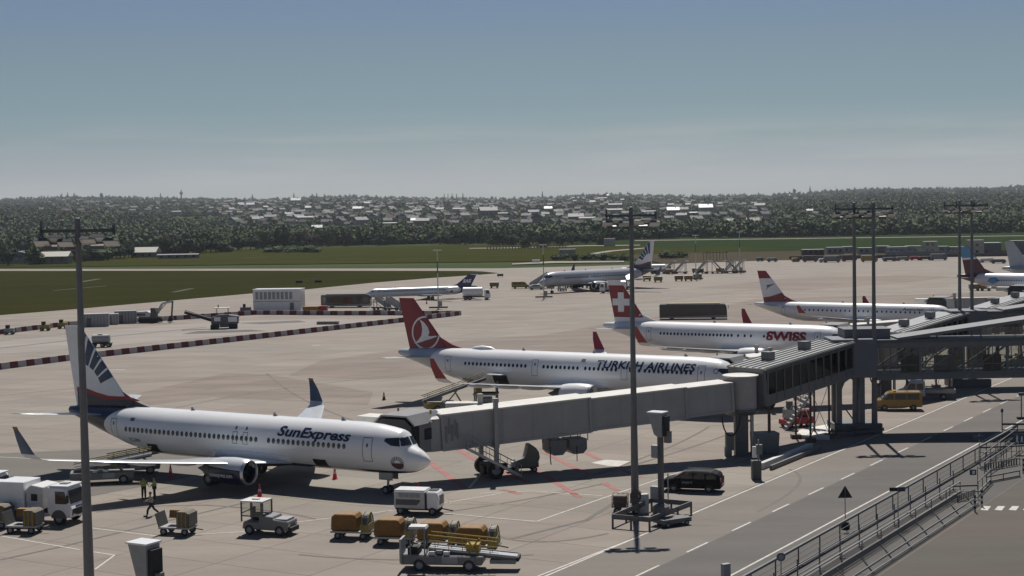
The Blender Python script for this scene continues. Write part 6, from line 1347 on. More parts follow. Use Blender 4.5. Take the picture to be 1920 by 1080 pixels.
def person(label, loc, rz, stride=0.0, arm=0.2, bend=0.0, cap=True, vest=M_hivis):
    t = thing('person', label, 'person', loc, rz, 'ground staff in hi-vis vests'); s = stride
    hip = Vector((0, 0, .92)); V = Vector
    legL = [V((0, .1, .9)), V((s * .45, .1, .5)), V((s * .55 - .02, .1, .09)), V((s * .55 + .17, .1, .05))]; legR = [V((0, -.1, .9)), V((-s * .25, -.1, .5)), V((-s * .75, -.1, .1 + .05 * (s > .2))), V((-s * .75 + .17, -.1, .04))]
    ch = [(hip, .15, .11), (V((bend * .2, 0, 1.15)), .145, .10), (V((bend * .5, 0, 1.38)), .17, .10), (V((bend * .6, 0, 1.5)), .055), (V((bend * .65 + .01, 0, 1.62)), .085, .095), (V((bend * .65 + .01, 0, 1.72)), .07, .085)]
    ed = [(0, 1), (1, 2), (2, 3), (3, 4), (4, 5)]
    def limb(pts, rs, root):
        k = len(ch)
        for i, (p, r) in enumerate(zip(pts, rs)): ch.append((p, r)); ed.append((root if i == 0 else k + i - 1, k + i))
    limb(legL, (.09, .062, .045, .04), 0); limb(legR, (.09, .062, .045, .04), 0)
    for sg in (-1, 1):
        sh_ = V((bend * .5, sg * .2, 1.42)); el = V((bend * .5 - .04 + arm * .15 * sg, sg * .26, 1.14)); wr = V((bend * .5 + .12 + arm * .5 * (1 if sg > 0 else .3), sg * .25, .98 + arm * .3)); limb([sh_, el, wr, wr + V((.08, 0, -.06))], (.055, .042, .03, .035), 2)
        for k in range(4):
            f = MB(); b0 = wr + V((.10, sg * (-.02 + .018 * k), -.08)); f.path([b0, b0 + V((.035, 0, -.03)), b0 + V((.045, 0, -.065 + .006 * abs(k - 1)))], .009, 5); f.build('finger', M_skin, t)
    body_ = skin_mesh('body', ch, ed, M_skin, t)
    tr = [(hip, .16, .12)]; e2 = []
    for leg, y in ((legL, .1), (legR, -.1)):
        k = len(tr)
        for i, (p, r) in enumerate(zip(leg[:3], (.12, .092, .075))): tr.append((p, r)); e2.append((0 if i == 0 else k + i - 1, k + i))
    skin_mesh('trousers', tr, e2, M_cloth, t)
    vs = [(V((0, 0, .92)), .21, .155), (V((bend * .2, 0, 1.15)), .205, .15), (V((bend * .5, 0, 1.38)), .215, .14), (V((bend * .5, .2, 1.42)), .075), (V((bend * .5 - .04, .25, 1.2)), .062), (V((bend * .5, -.2, 1.42)), .075), (V((bend * .5 - .04, -.25, 1.2)), .062)]
    skin_mesh('hi_vis_vest', vs, [(0, 1), (1, 2), (2, 3), (3, 4), (2, 5), (5, 6)], vest, t)
    for z in (1.06, 1.2): MB().lathe([(-.025, .178), (.025, .178)], (bend * .2, 0, z), 'z', 14, caps=False).build('reflective_band', M_lgrey, t).scale = (.8, 1.02, 1)
    hx = bend * .65; MB().lathe([(0, .1), (.05, .115), (.1, .105), (.14, .06), (.15, 0.01)], (hx, 0, 1.66), 'z', 14).build('hair', M_hair, t, smooth=True)
    MB().prism([(hx + .095, 1.64), (hx + .125, 1.615), (hx + .095, 1.605)], -.015, .015).build('nose', M_skin, t)
    for sg in (-1, 1): MB().box((hx + .1, sg * .035, 1.655), (.012, .022, .012)).build('eye', M_black, t); MB().box((hx, sg * .098, 1.63), (.04, .02, .06)).build('ear', M_skin, t); MB().box((legL[3].x - .06 if sg > 0 else legR[3].x - .06, sg * .1, .05), (.29, .1, .1)).build('shoe', M_black, t)
    MB().box((hx + .1, 0, 1.575), (.012, .05, .01)).build('mouth', mat('lips', (.25, .09, .08), .6), t)
    return t
person('left one of two standing workers in hi-vis vests under the near wing', at(270, 935), R(-60), .12, .5)
person('right one of two standing workers in hi-vis vests under the near wing', at(290, 935), R(200), .08, .3)
person('worker in grey vest walking away from the two standing workers', at(285, 967), R(-150), .75, .7, .12, vest=mat('grey_green_vest', (.30, .34, .24), .7, var=.15, scale=8))
# small dark runway signs on the grass
for x, y, l in ((561, 533, 'small dark sign box on the grass, left one of two'), (597, 532, 'small dark sign box on the grass, right one of two'), (938, 520, 'small dark marker at the tip of the grass island')):
    t = thing('grass_sign', l, 'sign', at(x, y), 0, 'small sign boxes on the grass'); MB().box((0, 0, .75), (2.0, .4, .7)).build('sign_plate', M_black, t); MB().box((-.7, 0, .2), (.12, .12, .4)).build('foot', M_dgrey, t); MB().box((.7, 0, .2), (.12, .12, .4)).build('foot', M_dgrey, t)

clone(p0_, at(1052, 545), R(100), 'grey passenger stairs at the middle of the far sun-emblem airliner')
belt_loader('small belt loader beside the carts under the far sun-emblem airliner', at(1130, 546), R(30), R(12), cab=False, reach=5.5, mchass=M_dyel)
tanker('white tanker truck in front of the tail of the far sun-emblem airliner', at(1150, 549), R(178), 7)
tanker('low white tanker right of the far airliner tail, behind the middle mast', at(1238, 513), R(5), 7)
# ------------------------------------------------------------------ trees, woods, houses on the hillside
import numpy as np
rs = np.random.RandomState(11)
def leaf_mat(name, c, var=.5, sc=.012):
    m = bpy.data.materials.new(name); m.use_nodes = True; N, L = nodes_of(m); b = N['Principled BSDF']; b.inputs['Roughness'].default_value = .8; b.inputs['Specular IOR Level'].default_value = .15
    g = N.new('ShaderNodeNewGeometry'); nz = N.new('ShaderNodeTexNoise'); nz.inputs['Scale'].default_value = sc; nz.inputs['Detail'].default_value = 8; nz.inputs['Roughness'].default_value = .75; L.new(g.outputs['Position'], nz.inputs['Vector'])
    r = N.new('ShaderNodeMapRange'); r.inputs['From Min'].default_value = .3; r.inputs['From Max'].default_value = .7; r.inputs['To Min'].default_value = 1 - var; r.inputs['To Max'].default_value = 1 + var; L.new(nz.outputs[0], r.inputs[0])
    x = N.new('ShaderNodeVectorMath'); x.operation = 'SCALE'; x.inputs[0].default_value = tuple(v * 1.12 for v in c); L.new(r.outputs[0], x.inputs['Scale']); L.new(x.outputs[0], b.inputs['Base Color']); return m
LM = [leaf_mat('foliage_dark', (.028, .047, .022)), leaf_mat('foliage_mid', (.050, .078, .030)), leaf_mat('foliage_fresh', (.078, .112, .036)), leaf_mat('foliage_olive', (.058, .074, .032)), leaf_mat('foliage_copper', (.050, .032, .028))]
M_bark = mat('bark', (.05, .04, .03), .9)
def crown(n, leaf, squash=1.0, lobes=5, core=True, shape='round'):
    """leaf-clump quads scattered through an uneven crown of radius 1, with a core that stops the light"""
    V = []; Fc = []
    C_ = [(rs.normal(0, .28), rs.normal(0, .28), rs.normal(.05, .3), rs.uniform(.45, .7)) for _ in range(lobes)]
    for i in range(n):
        c = C_[i % lobes]; d = rs.normal(0, 1, 3); d /= np.linalg.norm(d) + 1e-6; r = c[3] * rs.uniform(.75, 1.05) ** .6
        p = np.array([c[0] + d[0] * r, c[1] + d[1] * r, c[2] + d[2] * r])
        if shape == 'column': p = np.array([d[0] * .32 * (1 - .5 * abs(d[2])), d[1] * .32 * (1 - .5 * abs(d[2])), rs.uniform(-1, 1.0)]) * np.array([1, 1, 1.0]); k = 1 - max(0, p[2]) ** 2 * .8; p[:2] *= k
        if shape == 'cone': z = rs.uniform(-1, 1); k = (1 - z) / 2 * .55 + .03; a = rs.uniform(0, 6.28); p = np.array([k * cos(a), k * sin(a), z])
        nrm = d + rs.normal(0, .5, 3); nrm /= np.linalg.norm(nrm); a = np.cross(nrm, rs.normal(0, 1, 3)); a /= np.linalg.norm(a); b = np.cross(nrm, a); s = leaf * rs.uniform(.6, 1.3)
        o = len(V); V += [p + a * s, p + b * s * .8, p - a * s, p - b * s * .8]; Fc.append((o, o + 1, o + 2, o + 3))
    V = np.array(V); V[:, 2] *= squash
    if core:
        cs = []
        for c in C_ if shape == 'round' else [(0, 0, 0, .5)]:
            o = len(V) + len(cs); r = c[3] * .86 if shape == 'round' else 1
            t = [(1, 0, 0), (0, 1, 0), (-1, 0, 0), (0, -1, 0), (0, 0, 1), (0, 0, -1)]
            sx = r if shape == 'round' else .2; sz = r * squash if shape == 'round' else .85
            cs += [(c[0] + q[0] * sx, c[1] + q[1] * sx, (c[2] * squash) + q[2] * sz) for q in t]
            Fc += [(o, o + 1, o + 4), (o + 1, o + 2, o + 4), (o + 2, o + 3, o + 4), (o + 3, o, o + 4), (o + 1, o, o + 5), (o + 2, o + 1, o + 5), (o + 3, o + 2, o + 5), (o, o + 3, o + 5)]
        V = np.vstack([V, np.array(cs)])
    return V, Fc
def tree_obj(name, V, Fc, m, trunk=True):
    t = bpy.data.objects.new(name, None); COL.objects.link(t)
    me = bpy.data.meshes.new('crown'); me.from_pydata([tuple(v) for v in V], [], Fc); me.materials.append(m); c = bpy.data.objects.new('crown', me); COL.objects.link(c); c.parent = t
    if trunk: MB().tube((0, 0, -1.7), (0, 0, 0), .07, .04, 6).bar((0, 0, -.6), (.35, .1, .1), .03, .03).bar((0, 0, -.5), (-.3, -.15, .1), .03, .03).build('trunk', M_bark, t)
    return t
protos = []
for i in range(7): V, Fc = crown(330, .125, rs.uniform(.8, 1.05), 5 + i % 3); protos.append(tree_obj('leafy_tree', V, Fc, LM[(0, 1, 2, 1, 0, 3, 4)[i]]))
popl = tree_obj('poplar_tree', *crown(220, .10, 1.0, 1, shape='column'), LM[0]); coni = tree_obj('conifer_tree', *crown(260, .10, 1.0, 1, shape='cone'), LM[0])
_used = {}
def put_tree(p, src, r, hgt, label, group, cat='tree', base=None):
    if src.name in _used: o = copy_tree(src)
    else: o = src; _used[src.name] = 1
    lo = .36 if cat == 'bush' else .50; o.location = (p[0], p[1], p[2] + hgt * lo); o.scale = (r, r, hgt * .56); o.rotation_euler = (0, 0, random.uniform(0, 6.28)); tag(o, label, cat, group); return o
def hill_at(px, py):
    for k in range(290):
        Y = 1325 + k * 15; p = far_at(px, py, Y)
        if p.z <= hill_z(p.x, Y): return Vector((p.x, Y, hill_z(p.x, Y)))
    return None
EDGE = [(-120, 500), (0, 495), (120, 494), (200, 489), (330, 480), (420, 474), (500, 468), (600, 463), (800, 459), (960, 461), (1060, 462), (1110, 459), (1180, 449), (1300, 446), (1500, 445), (1700, 441), (1920, 436), (2060, 434)]
def edge_y(px):
    for a, b_ in zip(EDGE, EDGE[1:]):
        if a[0] <= px <= b_[0]: return a[1] + (b_[1] - a[1]) * (px - a[0]) / (b_[0] - a[0])
px = -50.0; GT = 'trees along the edge of the airfield'; kinds = {0: 'dark leafy tree in the belt along the airfield edge', 1: 'mid-green leafy tree in the belt along the airfield edge', 2: 'fresh green leafy tree in the belt along the airfield edge', 3: 'olive-green leafy tree in the belt along the airfield edge', 4: 'coppery leafy tree in the belt along the airfield edge'}
matof = (0, 1, 2, 1, 0, 3, 4); nt = 0
while px < 1990 and nt < 262:
    gap = any(a < px < b_ for a, b_ in ((28, 60), (84, 128), (245, 300)))
    if not gap:
        i = int(rs.choice(7, p=[.26, .24, .1, .15, .12, .1, .03])); w = 3.6 + rs.rand() * 3.2; hgt = 6.5 + rs.rand() * 4.5; p = at(px, edge_y(px) - 1.5 - rs.rand() * 4)
        if 985 < px < 1200: w *= .8; hgt *= .85
        put_tree(p, protos[i], w, hgt, kinds[matof[i]], GT); nt += 1
    px += 6.4 + rs.rand() * 2.8
for x, y, w, h_, l in ((526, 466, 6.5, 17, 'very dark broad tree at the airfield edge, tallest on the left'), (70, 495, 5.5, 9, 'round bush between the grey hangar and the cream shed'), (15, 497, 6, 11, 'dark tree left of the grey hangar'), (1127, 459, 5, 10, 'rounded tree standing out at the corner of the crop field'), (1016, 463, 5, 9, 'rounded tree at the left of the approach light bars'), (985, 464, 3.5, 6, 'small round bush near the field path')): put_tree(at(x, y), protos[0 if 'dark' in l else 1], w, h_, l, GT)
for i, (x, w) in enumerate(((60, 4), (88, 4), (102, 3.4), (118, 5), (500, 4), (520, 5), (545, 4.5), (570, 4), (590, 3.5))): put_tree(at(x + (0 if x > 200 else 460), 473 if x > 400 else 472), protos[(1, 3)[i % 2]], w, 3.6, 'low bush in the grass in front of the tree belt', 'low bushes before the tree belt', 'bush')
# poplars and lone trees on the skyline
sk = [(833, 15, 'first'), (840, 14, 'second'), (848, 15, 'third'), (856, 15, 'fourth'), (868, 16, 'fifth and broadest')]
for x, h_, l in sk: p = far_at(x, 370, 5200); put_tree((p.x, p.y, hill_z(p.x, 5200) + 5), popl, 6 if 'broad' not in l else 8, h_ * 1.35, f'{l} in the row of pointed trees on the skyline', 'row of pointed trees on the skyline')
for x, h_, l in ((116, 13, 'thin skyline tree, far left'), (127, 15, 'second thin skyline tree, far left'), (139, 14, 'third thin skyline tree, far left'), (190, 19, 'broad dark skyline tree right of the left mast'), (301, 16, 'small pointed skyline tree left of the water tower'), (473, 17, 'lone pointed tree on the skyline at left centre'), (551, 17, 'pointed skyline tree over the bright roof'), (585, 13, 'left of two skyline trees at left centre'), (594, 14, 'right of two skyline trees at left centre'), (1017, 20, 'dark conical tree on the skyline by the picture centre'), (1490, 20, 'broad skyline tree above the right-hand white roofs'), (1519, 20, 'pointed skyline tree above the right-hand white roofs'), (608, 12, 'small skyline conifer, centre left')):
    p = far_at(x, 370, 5200); put_tree((p.x, p.y, hill_z(p.x, 5200) + 5), coni if 'broad' not in l else protos[0], 7, h_ * 1.3, l, 'lone trees on the skyline')
t = thing('water_tower', 'small tower with a wide head on the skyline at left', 'tower'); p = far_at(340, 370, 5150); t.location = (p.x, p.y, hill_z(p.x, 5150)); M_far = mat('far_tower_concrete', (.10, .10, .10), .8)
MB().lathe([(0, 3), (22, 2.2), (26, 5.5), (30, 5.5), (32, 2), (37, 1.5)], axis='z', n=12).build('shaft', M_far, t, smooth=True); MB().tube((0, 0, 37), (0, 0, 42), .5).build('antenna', M_far, t)
t = thing('radio_mast', 'thin lattice mast on the skyline at right', 'mast'); p = far_at(1567, 356, 5150); t.location = (p.x, p.y, hill_z(p.x, 5150)); MB().tube((0, 0, 0), (0, 0, 26), .6, .3, 4).build('shaft', M_far, t)
# houses
walls = [mat('far_wall_white', (.30, .29, .28), .85), mat('far_wall_cream', (.22, .195, .16), .85), mat('far_wall_grey', (.15, .15, .15), .85)]
roofs = [mat('far_roof_slate', (.045, .046, .05), .7), mat('far_roof_brown', (.056, .044, .038), .8), mat('far_roof_grey', (.08, .08, .085), .6), mat('far_roof_bright', (.42, .43, .44), .4, metal=.2), mat('far_roof_red', (.075, .042, .036), .8)]  # bright roof: sun reflected off metal, put into a pale colour
def house_mesh(w, d, h_, rh, wm, rm, hip=0):
    b = MB(); b.box((0, 0, h_ / 2), (w, d, h_)); b.cur = 1; e = .5; x, y = w / 2 + e, d / 2 + e
    b.add([(-x, -y, h_), (x, -y, h_), (x, y, h_), (-x, y, h_), (-x + hip, 0, h_ + rh), (x - hip, 0, h_ + rh)], [(0, 1, 5, 4), (2, 3, 4, 5), (1, 2, 5), (3, 0, 4), (0, 3, 2, 1)])
    b.cur = 2
    for k in range(max(2, int(w / 4))):
        xx = -w / 2 + (k + .5) * w / max(2, int(w / 4))
        for z in ((1.6, 4.3) if h_ > 5 else (1.6,)): b.add([(xx - .6, -d / 2 - .04, z - .7), (xx + .6, -d / 2 - .04, z - .7), (xx + .6, -d / 2 - .04, z + .7), (xx - .6, -d / 2 - .04, z + .7)], [(0, 1, 2, 3)])
    b.cur = 0; b.box((w * .2, 0, h_ + rh), (.8, .8, 1.6))
    o = b.build('house', [walls[wm], roofs[rm], M_glass], fix=False); return o
HM = [house_mesh(*a) for a in ((11, 9, 5.5, 3.6, 0, 1), (13, 10, 6, 4, 1, 0), (10, 9, 5.5, 3.5, 2, 0), (16, 10, 6.5, 3.8, 0, 2), (12, 10, 5.5, 4, 1, 4), (24, 11, 8.5, 2.0, 0, 2), (14, 9, 6, 3.6, 0, 3), (11, 9, 5.5, 4.2, 2, 1, 2), (18, 11, 8, 3.8, 2, 2), (30, 12, 6, 1.2, 2, 3))]
HN = ['small white house with a brown roof', 'cream house with a dark slate roof', 'small grey house with a dark roof', 'long white house with a grey roof', 'cream house with a red-brown roof', 'wide white block with a grey roof', 'white house with a bright glaring roof', 'grey house with a hipped brown roof', 'big grey house with a grey roof', 'long low building with a bright roof']
hused = [0] * len(HM); hpos = []; first_label = {}
def put_house(px, py, k, s=1.0, label=None, rz=None, group=None):
    p = hill_at(px, py)
    if p is None: return
    if any(abs(p.x - q[0]) < 11 and abs(p.y - q[1]) < 30 for q in hpos): return
    o = HM[k] if not hused[k] else HM[k].copy()
    if hused[k]: COL.objects.link(o)
    hused[k] = 1; o.location = (p.x, p.y, p.z + 3.2); o.scale = (s, s, s); o.rotation_euler = (0, 0, rz if rz is not None else random.choice((0, .3, -.35, .6, -.1, 1.2, 1.5))); hpos.append((p.x, p.y))
    tag(o, label or HN[k] + ' among the trees on the hillside', 'house', group or 'houses on the far hillside')
SPEC = [(555, 386, 6, 1.7, 'glaring white roof, brightest spot on the hillside'), (513, 377, 6, 1.2, 'white roof just under the skyline at left centre'), (540, 375, 9, .9, 'long bright roof under the skyline at left centre'), (452, 390, 6, 1.0, 'left of the bright white roofs at the left of the village'), (470, 393, 6, 1.3, 'right of the bright white roofs at the left of the village'), (498, 400, 9, .6, 'low bright roof below the left white roofs'), (700, 395, 9, .7, 'long bright roof left of the village centre'), (670, 402, 6, 1.1, 'bright roof low in the village centre'), (655, 407, 9, .5, 'small bright roof below the village centre'), (578, 398, 6, .8, 'small bright roof below the glaring one'), (610, 375, 9, .4, 'small bright roof on the skyline'), (676, 429, 3, 1.0, 'white house low on the slope at left centre'), (735, 424, 4, 1.1, 'large red-brown roofed house low on the slope'), (731, 430, 9, .55, 'long pale-roofed shed low on the slope'), (595, 443, 6, .8, 'small white block by the very dark broad tree'), (1262, 409, 6, 1.2, 'bright square roof right of the middle mast'), (1323, 405, 6, 1.4, 'glaring white roof right of the middle mast'), (1310, 412, 9, .9, 'pale flat roof below the glaring roof at right'), (1140, 370, 6, .8, 'tiny glaring roof on the skyline'), (1130, 380, 5, 1.0, 'white block under the skyline right of centre'), (1028, 402, 6, .9, 'bright gable at the picture centre'), (964, 410, 5, .6, 'left of two pale blocks at the picture centre'), (976, 410, 5, .6, 'right of two pale blocks at the picture centre'), (1030, 378, 9, .7, 'bright flat roof under the skyline by the centre'), (1175, 372, 3, 1.1, 'pale house under the skyline above the middle mast'), (915, 415, 8, 1.4, 'tall grey block right of the village centre'), (188, 383, 9, .8, 'pale long roof above the left mast'), (175, 387, 3, .9, 'pale house above the left mast'), (145, 390, 3, .8, 'pale house left of the left mast head'), (1450, 369, 5, .8, 'white house under the skyline at right, left one'), (1478, 371, 6, .9, 'white house under the skyline at right, middle one'), (1504, 368, 3, .8, 'white house under the skyline at right, right one'), (1518, 406, 6, .6, 'single white house in the right-hand woods'), (1080, 425, 8, 1.0, 'grey house low on the slope under the centre'), (1102, 427, 5, .8, 'pale block low on the slope'), (1008, 428, 2, 1.6, 'arched grey house low on the slope')]
for x, y, k, s, l in SPEC: put_house(x, y, k, s * .8, l + ', on the far hillside' if 'hillside' not in l else l, rz=0 if k in (6, 9) else None)
random.seed(5)
cand = []; tries = 0
while len(cand) < 660 and tries < 9000:
    tries += 1; x = random.gauss(860, 330) if random.random() < .6 else random.uniform(90, 1500); y = random.uniform(373, 434)
    if not 60 < x < 1560 or (x > 1440 and random.random() < .8) or (x < 420 and (random.random() < .35 or y > 408)) or (y > 418 and random.random() < .5): continue
    p = hill_at(x, y)
    if p is None or any(abs(p.x - q[0]) < 13 and abs(p.y - q[1]) < 34 for q in hpos) or any(abs(p.x - q[1]) < 13 and abs(p.y - q[0]) < 34 for q in cand): continue
    cand.append((p.y, p.x, x, y))
cand.sort(); n_own = 285 - len(hpos)
for Y_, X_, x, y in cand[:n_own]: put_house(x, y, random.choices(range(10), [16, 14, 12, 10, 7, 5, 1, 12, 8, .5])[0], random.uniform(.5, .76))
rest = MB()
for Y_, X_, x, y in cand[n_own:]:
    hpos.append((X_, Y_)); w, d, h_, rh = random.uniform(6.5, 11), random.uniform(6, 8), random.uniform(3.5, 5.2), random.uniform(2.0, 3.0); z = hill_z(X_, Y_) + 3.2; a_ = random.choice((0, .3, -.35, .6, 1.3)); ca, sa = cos(a_), sin(a_)
    o3 = lambda q: (X_ + q[0] * ca - q[1] * sa, Y_ + q[0] * sa + q[1] * ca, z + q[2])
    rest.cur = random.choice((0, 0, 1, 2)); rest.add([o3((i * w / 2, j * d / 2, k)) for k in (0, h_) for i, j in ((-1, -1), (1, -1), (1, 1), (-1, 1))], [(0, 1, 5, 4), (1, 2, 6, 5), (2, 3, 7, 6), (3, 0, 4, 7)])
    rest.cur = random.choice((3, 3, 4, 4, 3, 5, 6)); X2, Y2 = w / 2 + .5, d / 2 + .5; rest.add([o3(q) for q in ((-X2, -Y2, h_), (X2, -Y2, h_), (X2, Y2, h_), (-X2, Y2, h_), (-X2, 0, h_ + rh), (X2, 0, h_ + rh))], [(0, 1, 5, 4), (2, 3, 4, 5), (1, 2, 5), (3, 0, 4)])
rest = rest.build('houses', walls + [roofs[0], roofs[1], roofs[2], roofs[4]], fix=False); tag(rest, 'the farthest small houses massed under the skyline of the hill', kind='stuff')
# named buildings at the airfield edge
t = thing('arched_hangar', 'blue-grey arched hangar at the left edge of the airfield', 'hangar', at(40, 493), R(6)); MB().prism([(9 * cos(a), 5.6 * sin(a)) for a in [pi * i / 14 for i in range(15)]], -9, 9).build('shell', mat('hangar_grey', (.14, .155, .19), .5), t); MB().prism([(-3, 0), (3, 0), (3, 2.6), (-3, 2.6)], -9.06, -9.01).build('door', mat('hangar_door', (.35, .32, .27), .7), t); MB().box((-.3, -9.1, 2.2), (.6, .1, .5)).build('bright_window', M_white, t)
def shed(label, loc, w, d, h_, rh, rm, wm, rz=0):
    t = thing('long_shed', label, 'shed', loc, rz); MB().box((0, 0, h_ / 2), (w, d, h_)).build('wall', wm, t); MB().add([(-w / 2 - .4, -d / 2 - .5, h_), (w / 2 + .4, -d / 2 - .5, h_), (w / 2 + .4, d / 2 + .5, h_), (-w / 2 - .4, d / 2 + .5, h_), (-w / 2 - .4, 0, h_ + rh), (w / 2 + .4, 0, h_ + rh)], [(0, 1, 5, 4), (2, 3, 4, 5), (1, 2, 5), (3, 0, 4), (0, 3, 2, 1)]).build('roof', rm, t)
    for k in range(int(w / 4)): MB().box((-w / 2 + 2 + k * 4, -d / 2 - .05, h_ * .5), (1.4, .1, h_ * .5)).build('window', M_glass, t)
    return t
M_croof = mat('cream_sheet_roof', (.42, .40, .33), .6)
shed('long shed with a cream roof left of the left mast', at(106, 494), 13, 9, 3.4, 2.2, M_croof, walls[1]); shed('gabled building with a cream roof in the trees right of the left mast', at(274, 482), 13, 9, 2.6, 2.6, M_croof, walls[1], -.1)
shed('long pale flat-roofed building among trees at left', at(345, 468) + Vector((0, 60, 0)), 34, 10, 4.5, 1.2, roofs[2], walls[0]); shed('bright-roofed low building behind the trees at left', at(388, 466) + Vector((0, 60, 0)), 18, 8, 5.5, .6, roofs[3], walls[0]); shed('long low pale roof left of the very dark tree', at(487, 462) + Vector((0, 90, 0)), 14, 8, 5, .6, roofs[3], walls[2]); shed('low dark shelter at the field edge', at(335, 484), 20, 5, 1.8, .4, M_slate, M_slate)
# right-hand container village and yard
yard = [(1524, 478, 9, 2.2, M_brownst), (1565, 476, 7, 2.7, M_lgrey), (1592, 474, 5, 2.6, M_cont), (1622, 476, 6, 2.5, M_lgrey), (1655, 474, 5, 2.8, M_grey), (1682, 476, 8, 2.8, M_cont), (1712, 475, 6, 3.0, M_lgrey), (1744, 476, 5.5, 5.0, M_cream), (1768, 475, 4, 2.8, M_cont), (1793, 475, 6, 2.6, M_lgrey), (1828, 478, 6, 5.8, M_cream), (1858, 477, 7, 4.6, M_slate), (1914, 476, 8, 5.2, M_slate)]
for i, (x, y, w, h_, m) in enumerate(yard):
    nm = {M_cream: 'tall cream block', M_slate: 'tall dark blue block', M_brownst: 'long brown low block', M_cont: 'grey cabin block', M_lgrey: 'pale cabin block', M_grey: 'mid grey cabin block'}[m]; side = ['at the left end of the yard', 'next to the brown block', 'left of the paired masts', 'between the paired masts', 'just right of the paired masts', 'left of the tall cream block', 'touching the tall cream block', 'left of the far mast pair', 'right of the left cream block', 'beside the left far mast', 'behind the burgundy tail', 'with a white roof edge', 'at the right picture edge'][i]
    t = thing('yard_building', f'{nm} in the far yard {side}', 'building', at(x, y), R(-3), 'buildings of the far yard'); MB().box((0, 0, h_ / 2), (w, 5, h_)).build('wall', m, t); MB().box((0, 0, h_ + .08), (w + .3, 5.3, .2)).build('roof', M_white if i == 11 else M_lgrey, t)
    for z in np.arange(1.4, h_ - .6, 2.6):
        for k in range(int(w / 2.2)): MB().box((-w / 2 + 1.1 + k * 2.2, -2.53, z), (1.0, .06, 1.1)).build('window', M_glass, t)
simple('yard_wall', 'long low reddish-brown wall along the far apron edge', 'wall', MB().bar(at(1480, 486.5) + Vector((0, 0, .6)), at(1905, 480) + Vector((0, 0, .6)), .3, 1.2), mat('brown_wall', (.10, .07, .08), .8)); simple('yard_wall', 'long pale wall behind the reddish-brown one', 'wall', MB().bar(at(1660, 479) + Vector((0, 0, .8)), at(1905, 476) + Vector((0, 0, .8)), .3, 1.6), M_lgrey)
far_v = [(1425, 490, M_dgrey, 3), (1448, 491, M_grey, 4), (1492, 491, M_dyel, 3), (1519, 491, M_brownst, 5.5), (1543, 492, M_offw, 3), (1560, 492, M_grey, 6), (1592, 490, M_brownst, 5.5), (1630, 491, M_dyel, 6), (1668, 490, M_dgrey, 5), (1692, 489, M_grey, 5), (1716, 488, M_red, 4), (1735, 488, M_brownst, 5), (1760, 488, M_grey, 6), (1850, 492, M_offw, 5), (1872, 494, M_dgrey, 5)]
for i, (x, y, m, L) in enumerate(far_v):
    hgt = 2.4 if L > 5 else 1.5; t = thing('far_vehicle', 'small ' + {M_dgrey: 'dark', M_grey: 'grey', M_dyel: 'olive-yellow', M_brownst: 'brown', M_offw: 'pale', M_red: 'red'}[m] + ' vehicle at the far apron edge, ' + ('first second third fourth fifth sixth seventh eighth ninth tenth eleventh twelfth thirteenth fourteenth fifteenth'.split()[i]) + ' from the left', 'vehicle', at(x, y), R(random.uniform(-12, 12)), 'vehicles at the far apron edge')
    body(t, [(L / 2, .4), (L / 2, hgt * .6), (L / 2 - .6, hgt), (-L / 2 + .2, hgt), (-L / 2, hgt * .7), (-L / 2, .4)], 1.9, m); pane(t, [(L / 2 - .2, hgt * .62), (L / 2 - .7, hgt * .93), (L / 2 - 1.5, hgt * .93), (L / 2 - 1.5, hgt * .62)], 1.92); wheels(t, (L / 2 - .8, -L / 2 + .8), .85, .4, .25)
# middle distance behind the far airliner
for i, (x, y, w) in enumerate(((1040, 487, 4), (1058, 486, 5), (1078, 488, 4), (1095, 487, 3.5), (1112, 486, 5), (1130, 488, 4.5), (1150, 486, 4), (1168, 487, 3.5), (1245, 484, 5.5), (1262, 484, 5.5), (1280, 483, 4.5))): put_tree(at(x, y), protos[(0, 1, 3)[i % 3]], w * .7, 3.2, 'low bush on the bank behind the far airliner', 'low bushes behind the far airliner', 'bush')
px_sheet('path', [(960, 494), (1030, 490), (1170, 489), (1170, 491.5), (1040, 493), (960, 496)], .02, M_dust)
box_thing('small_cabin', 'small pale cabin on the grass behind the far airliner', 'cabin', at(1064, 483), 0, (7, 3, 3.6), M_lgrey, roof=M_offw); box_thing('small_cabin', 'beige hut beside the crop field corner', 'cabin', at(1143, 461), 0, (6, 4, 4), M_cream, roof=M_croof); box_thing('small_cabin', 'bright white box on the grass left of the far airliner', 'cabin', at(1005, 492), 0, (3, 1.6, 1.1), M_white)
t = thing('approach_light_bars', 'row of small orange and white approach light frames on the grass', 'lights', at(985, 468)); 
for r_ in range(2):
    q = MB()
    for i in range(26): q.box((-20 + i * 1.65, r_ * 30, 1.0), (.45, .3, 1.0)).box((-20 + i * 1.65, r_ * 30, .4), (.12, .12, .8))
    q.box((1, r_ * 30, 1.55), (43, .15, .15)); o = q.build('light_frames', M_dyel if r_ else M_brownst, t); o['kind'] = 'stuff'
t = thing('localizer_array', 'reddish antenna frame array on the bare field', 'antenna', at(1338, 487)); q = MB()
for i in range(8): q.bar((-4 + i * 1.3, 0, 0), (-4 + i * 1.3, 0, 2.8 + .5 * (i % 2)), .15, .15, up=(1, 0, 0)).box((-4 + i * 1.3, 0, 2.8), (.9, .2, .3))
q.build('antenna_frame', mat('faded_antenna_red', (.22, .13, .11), .7), t)
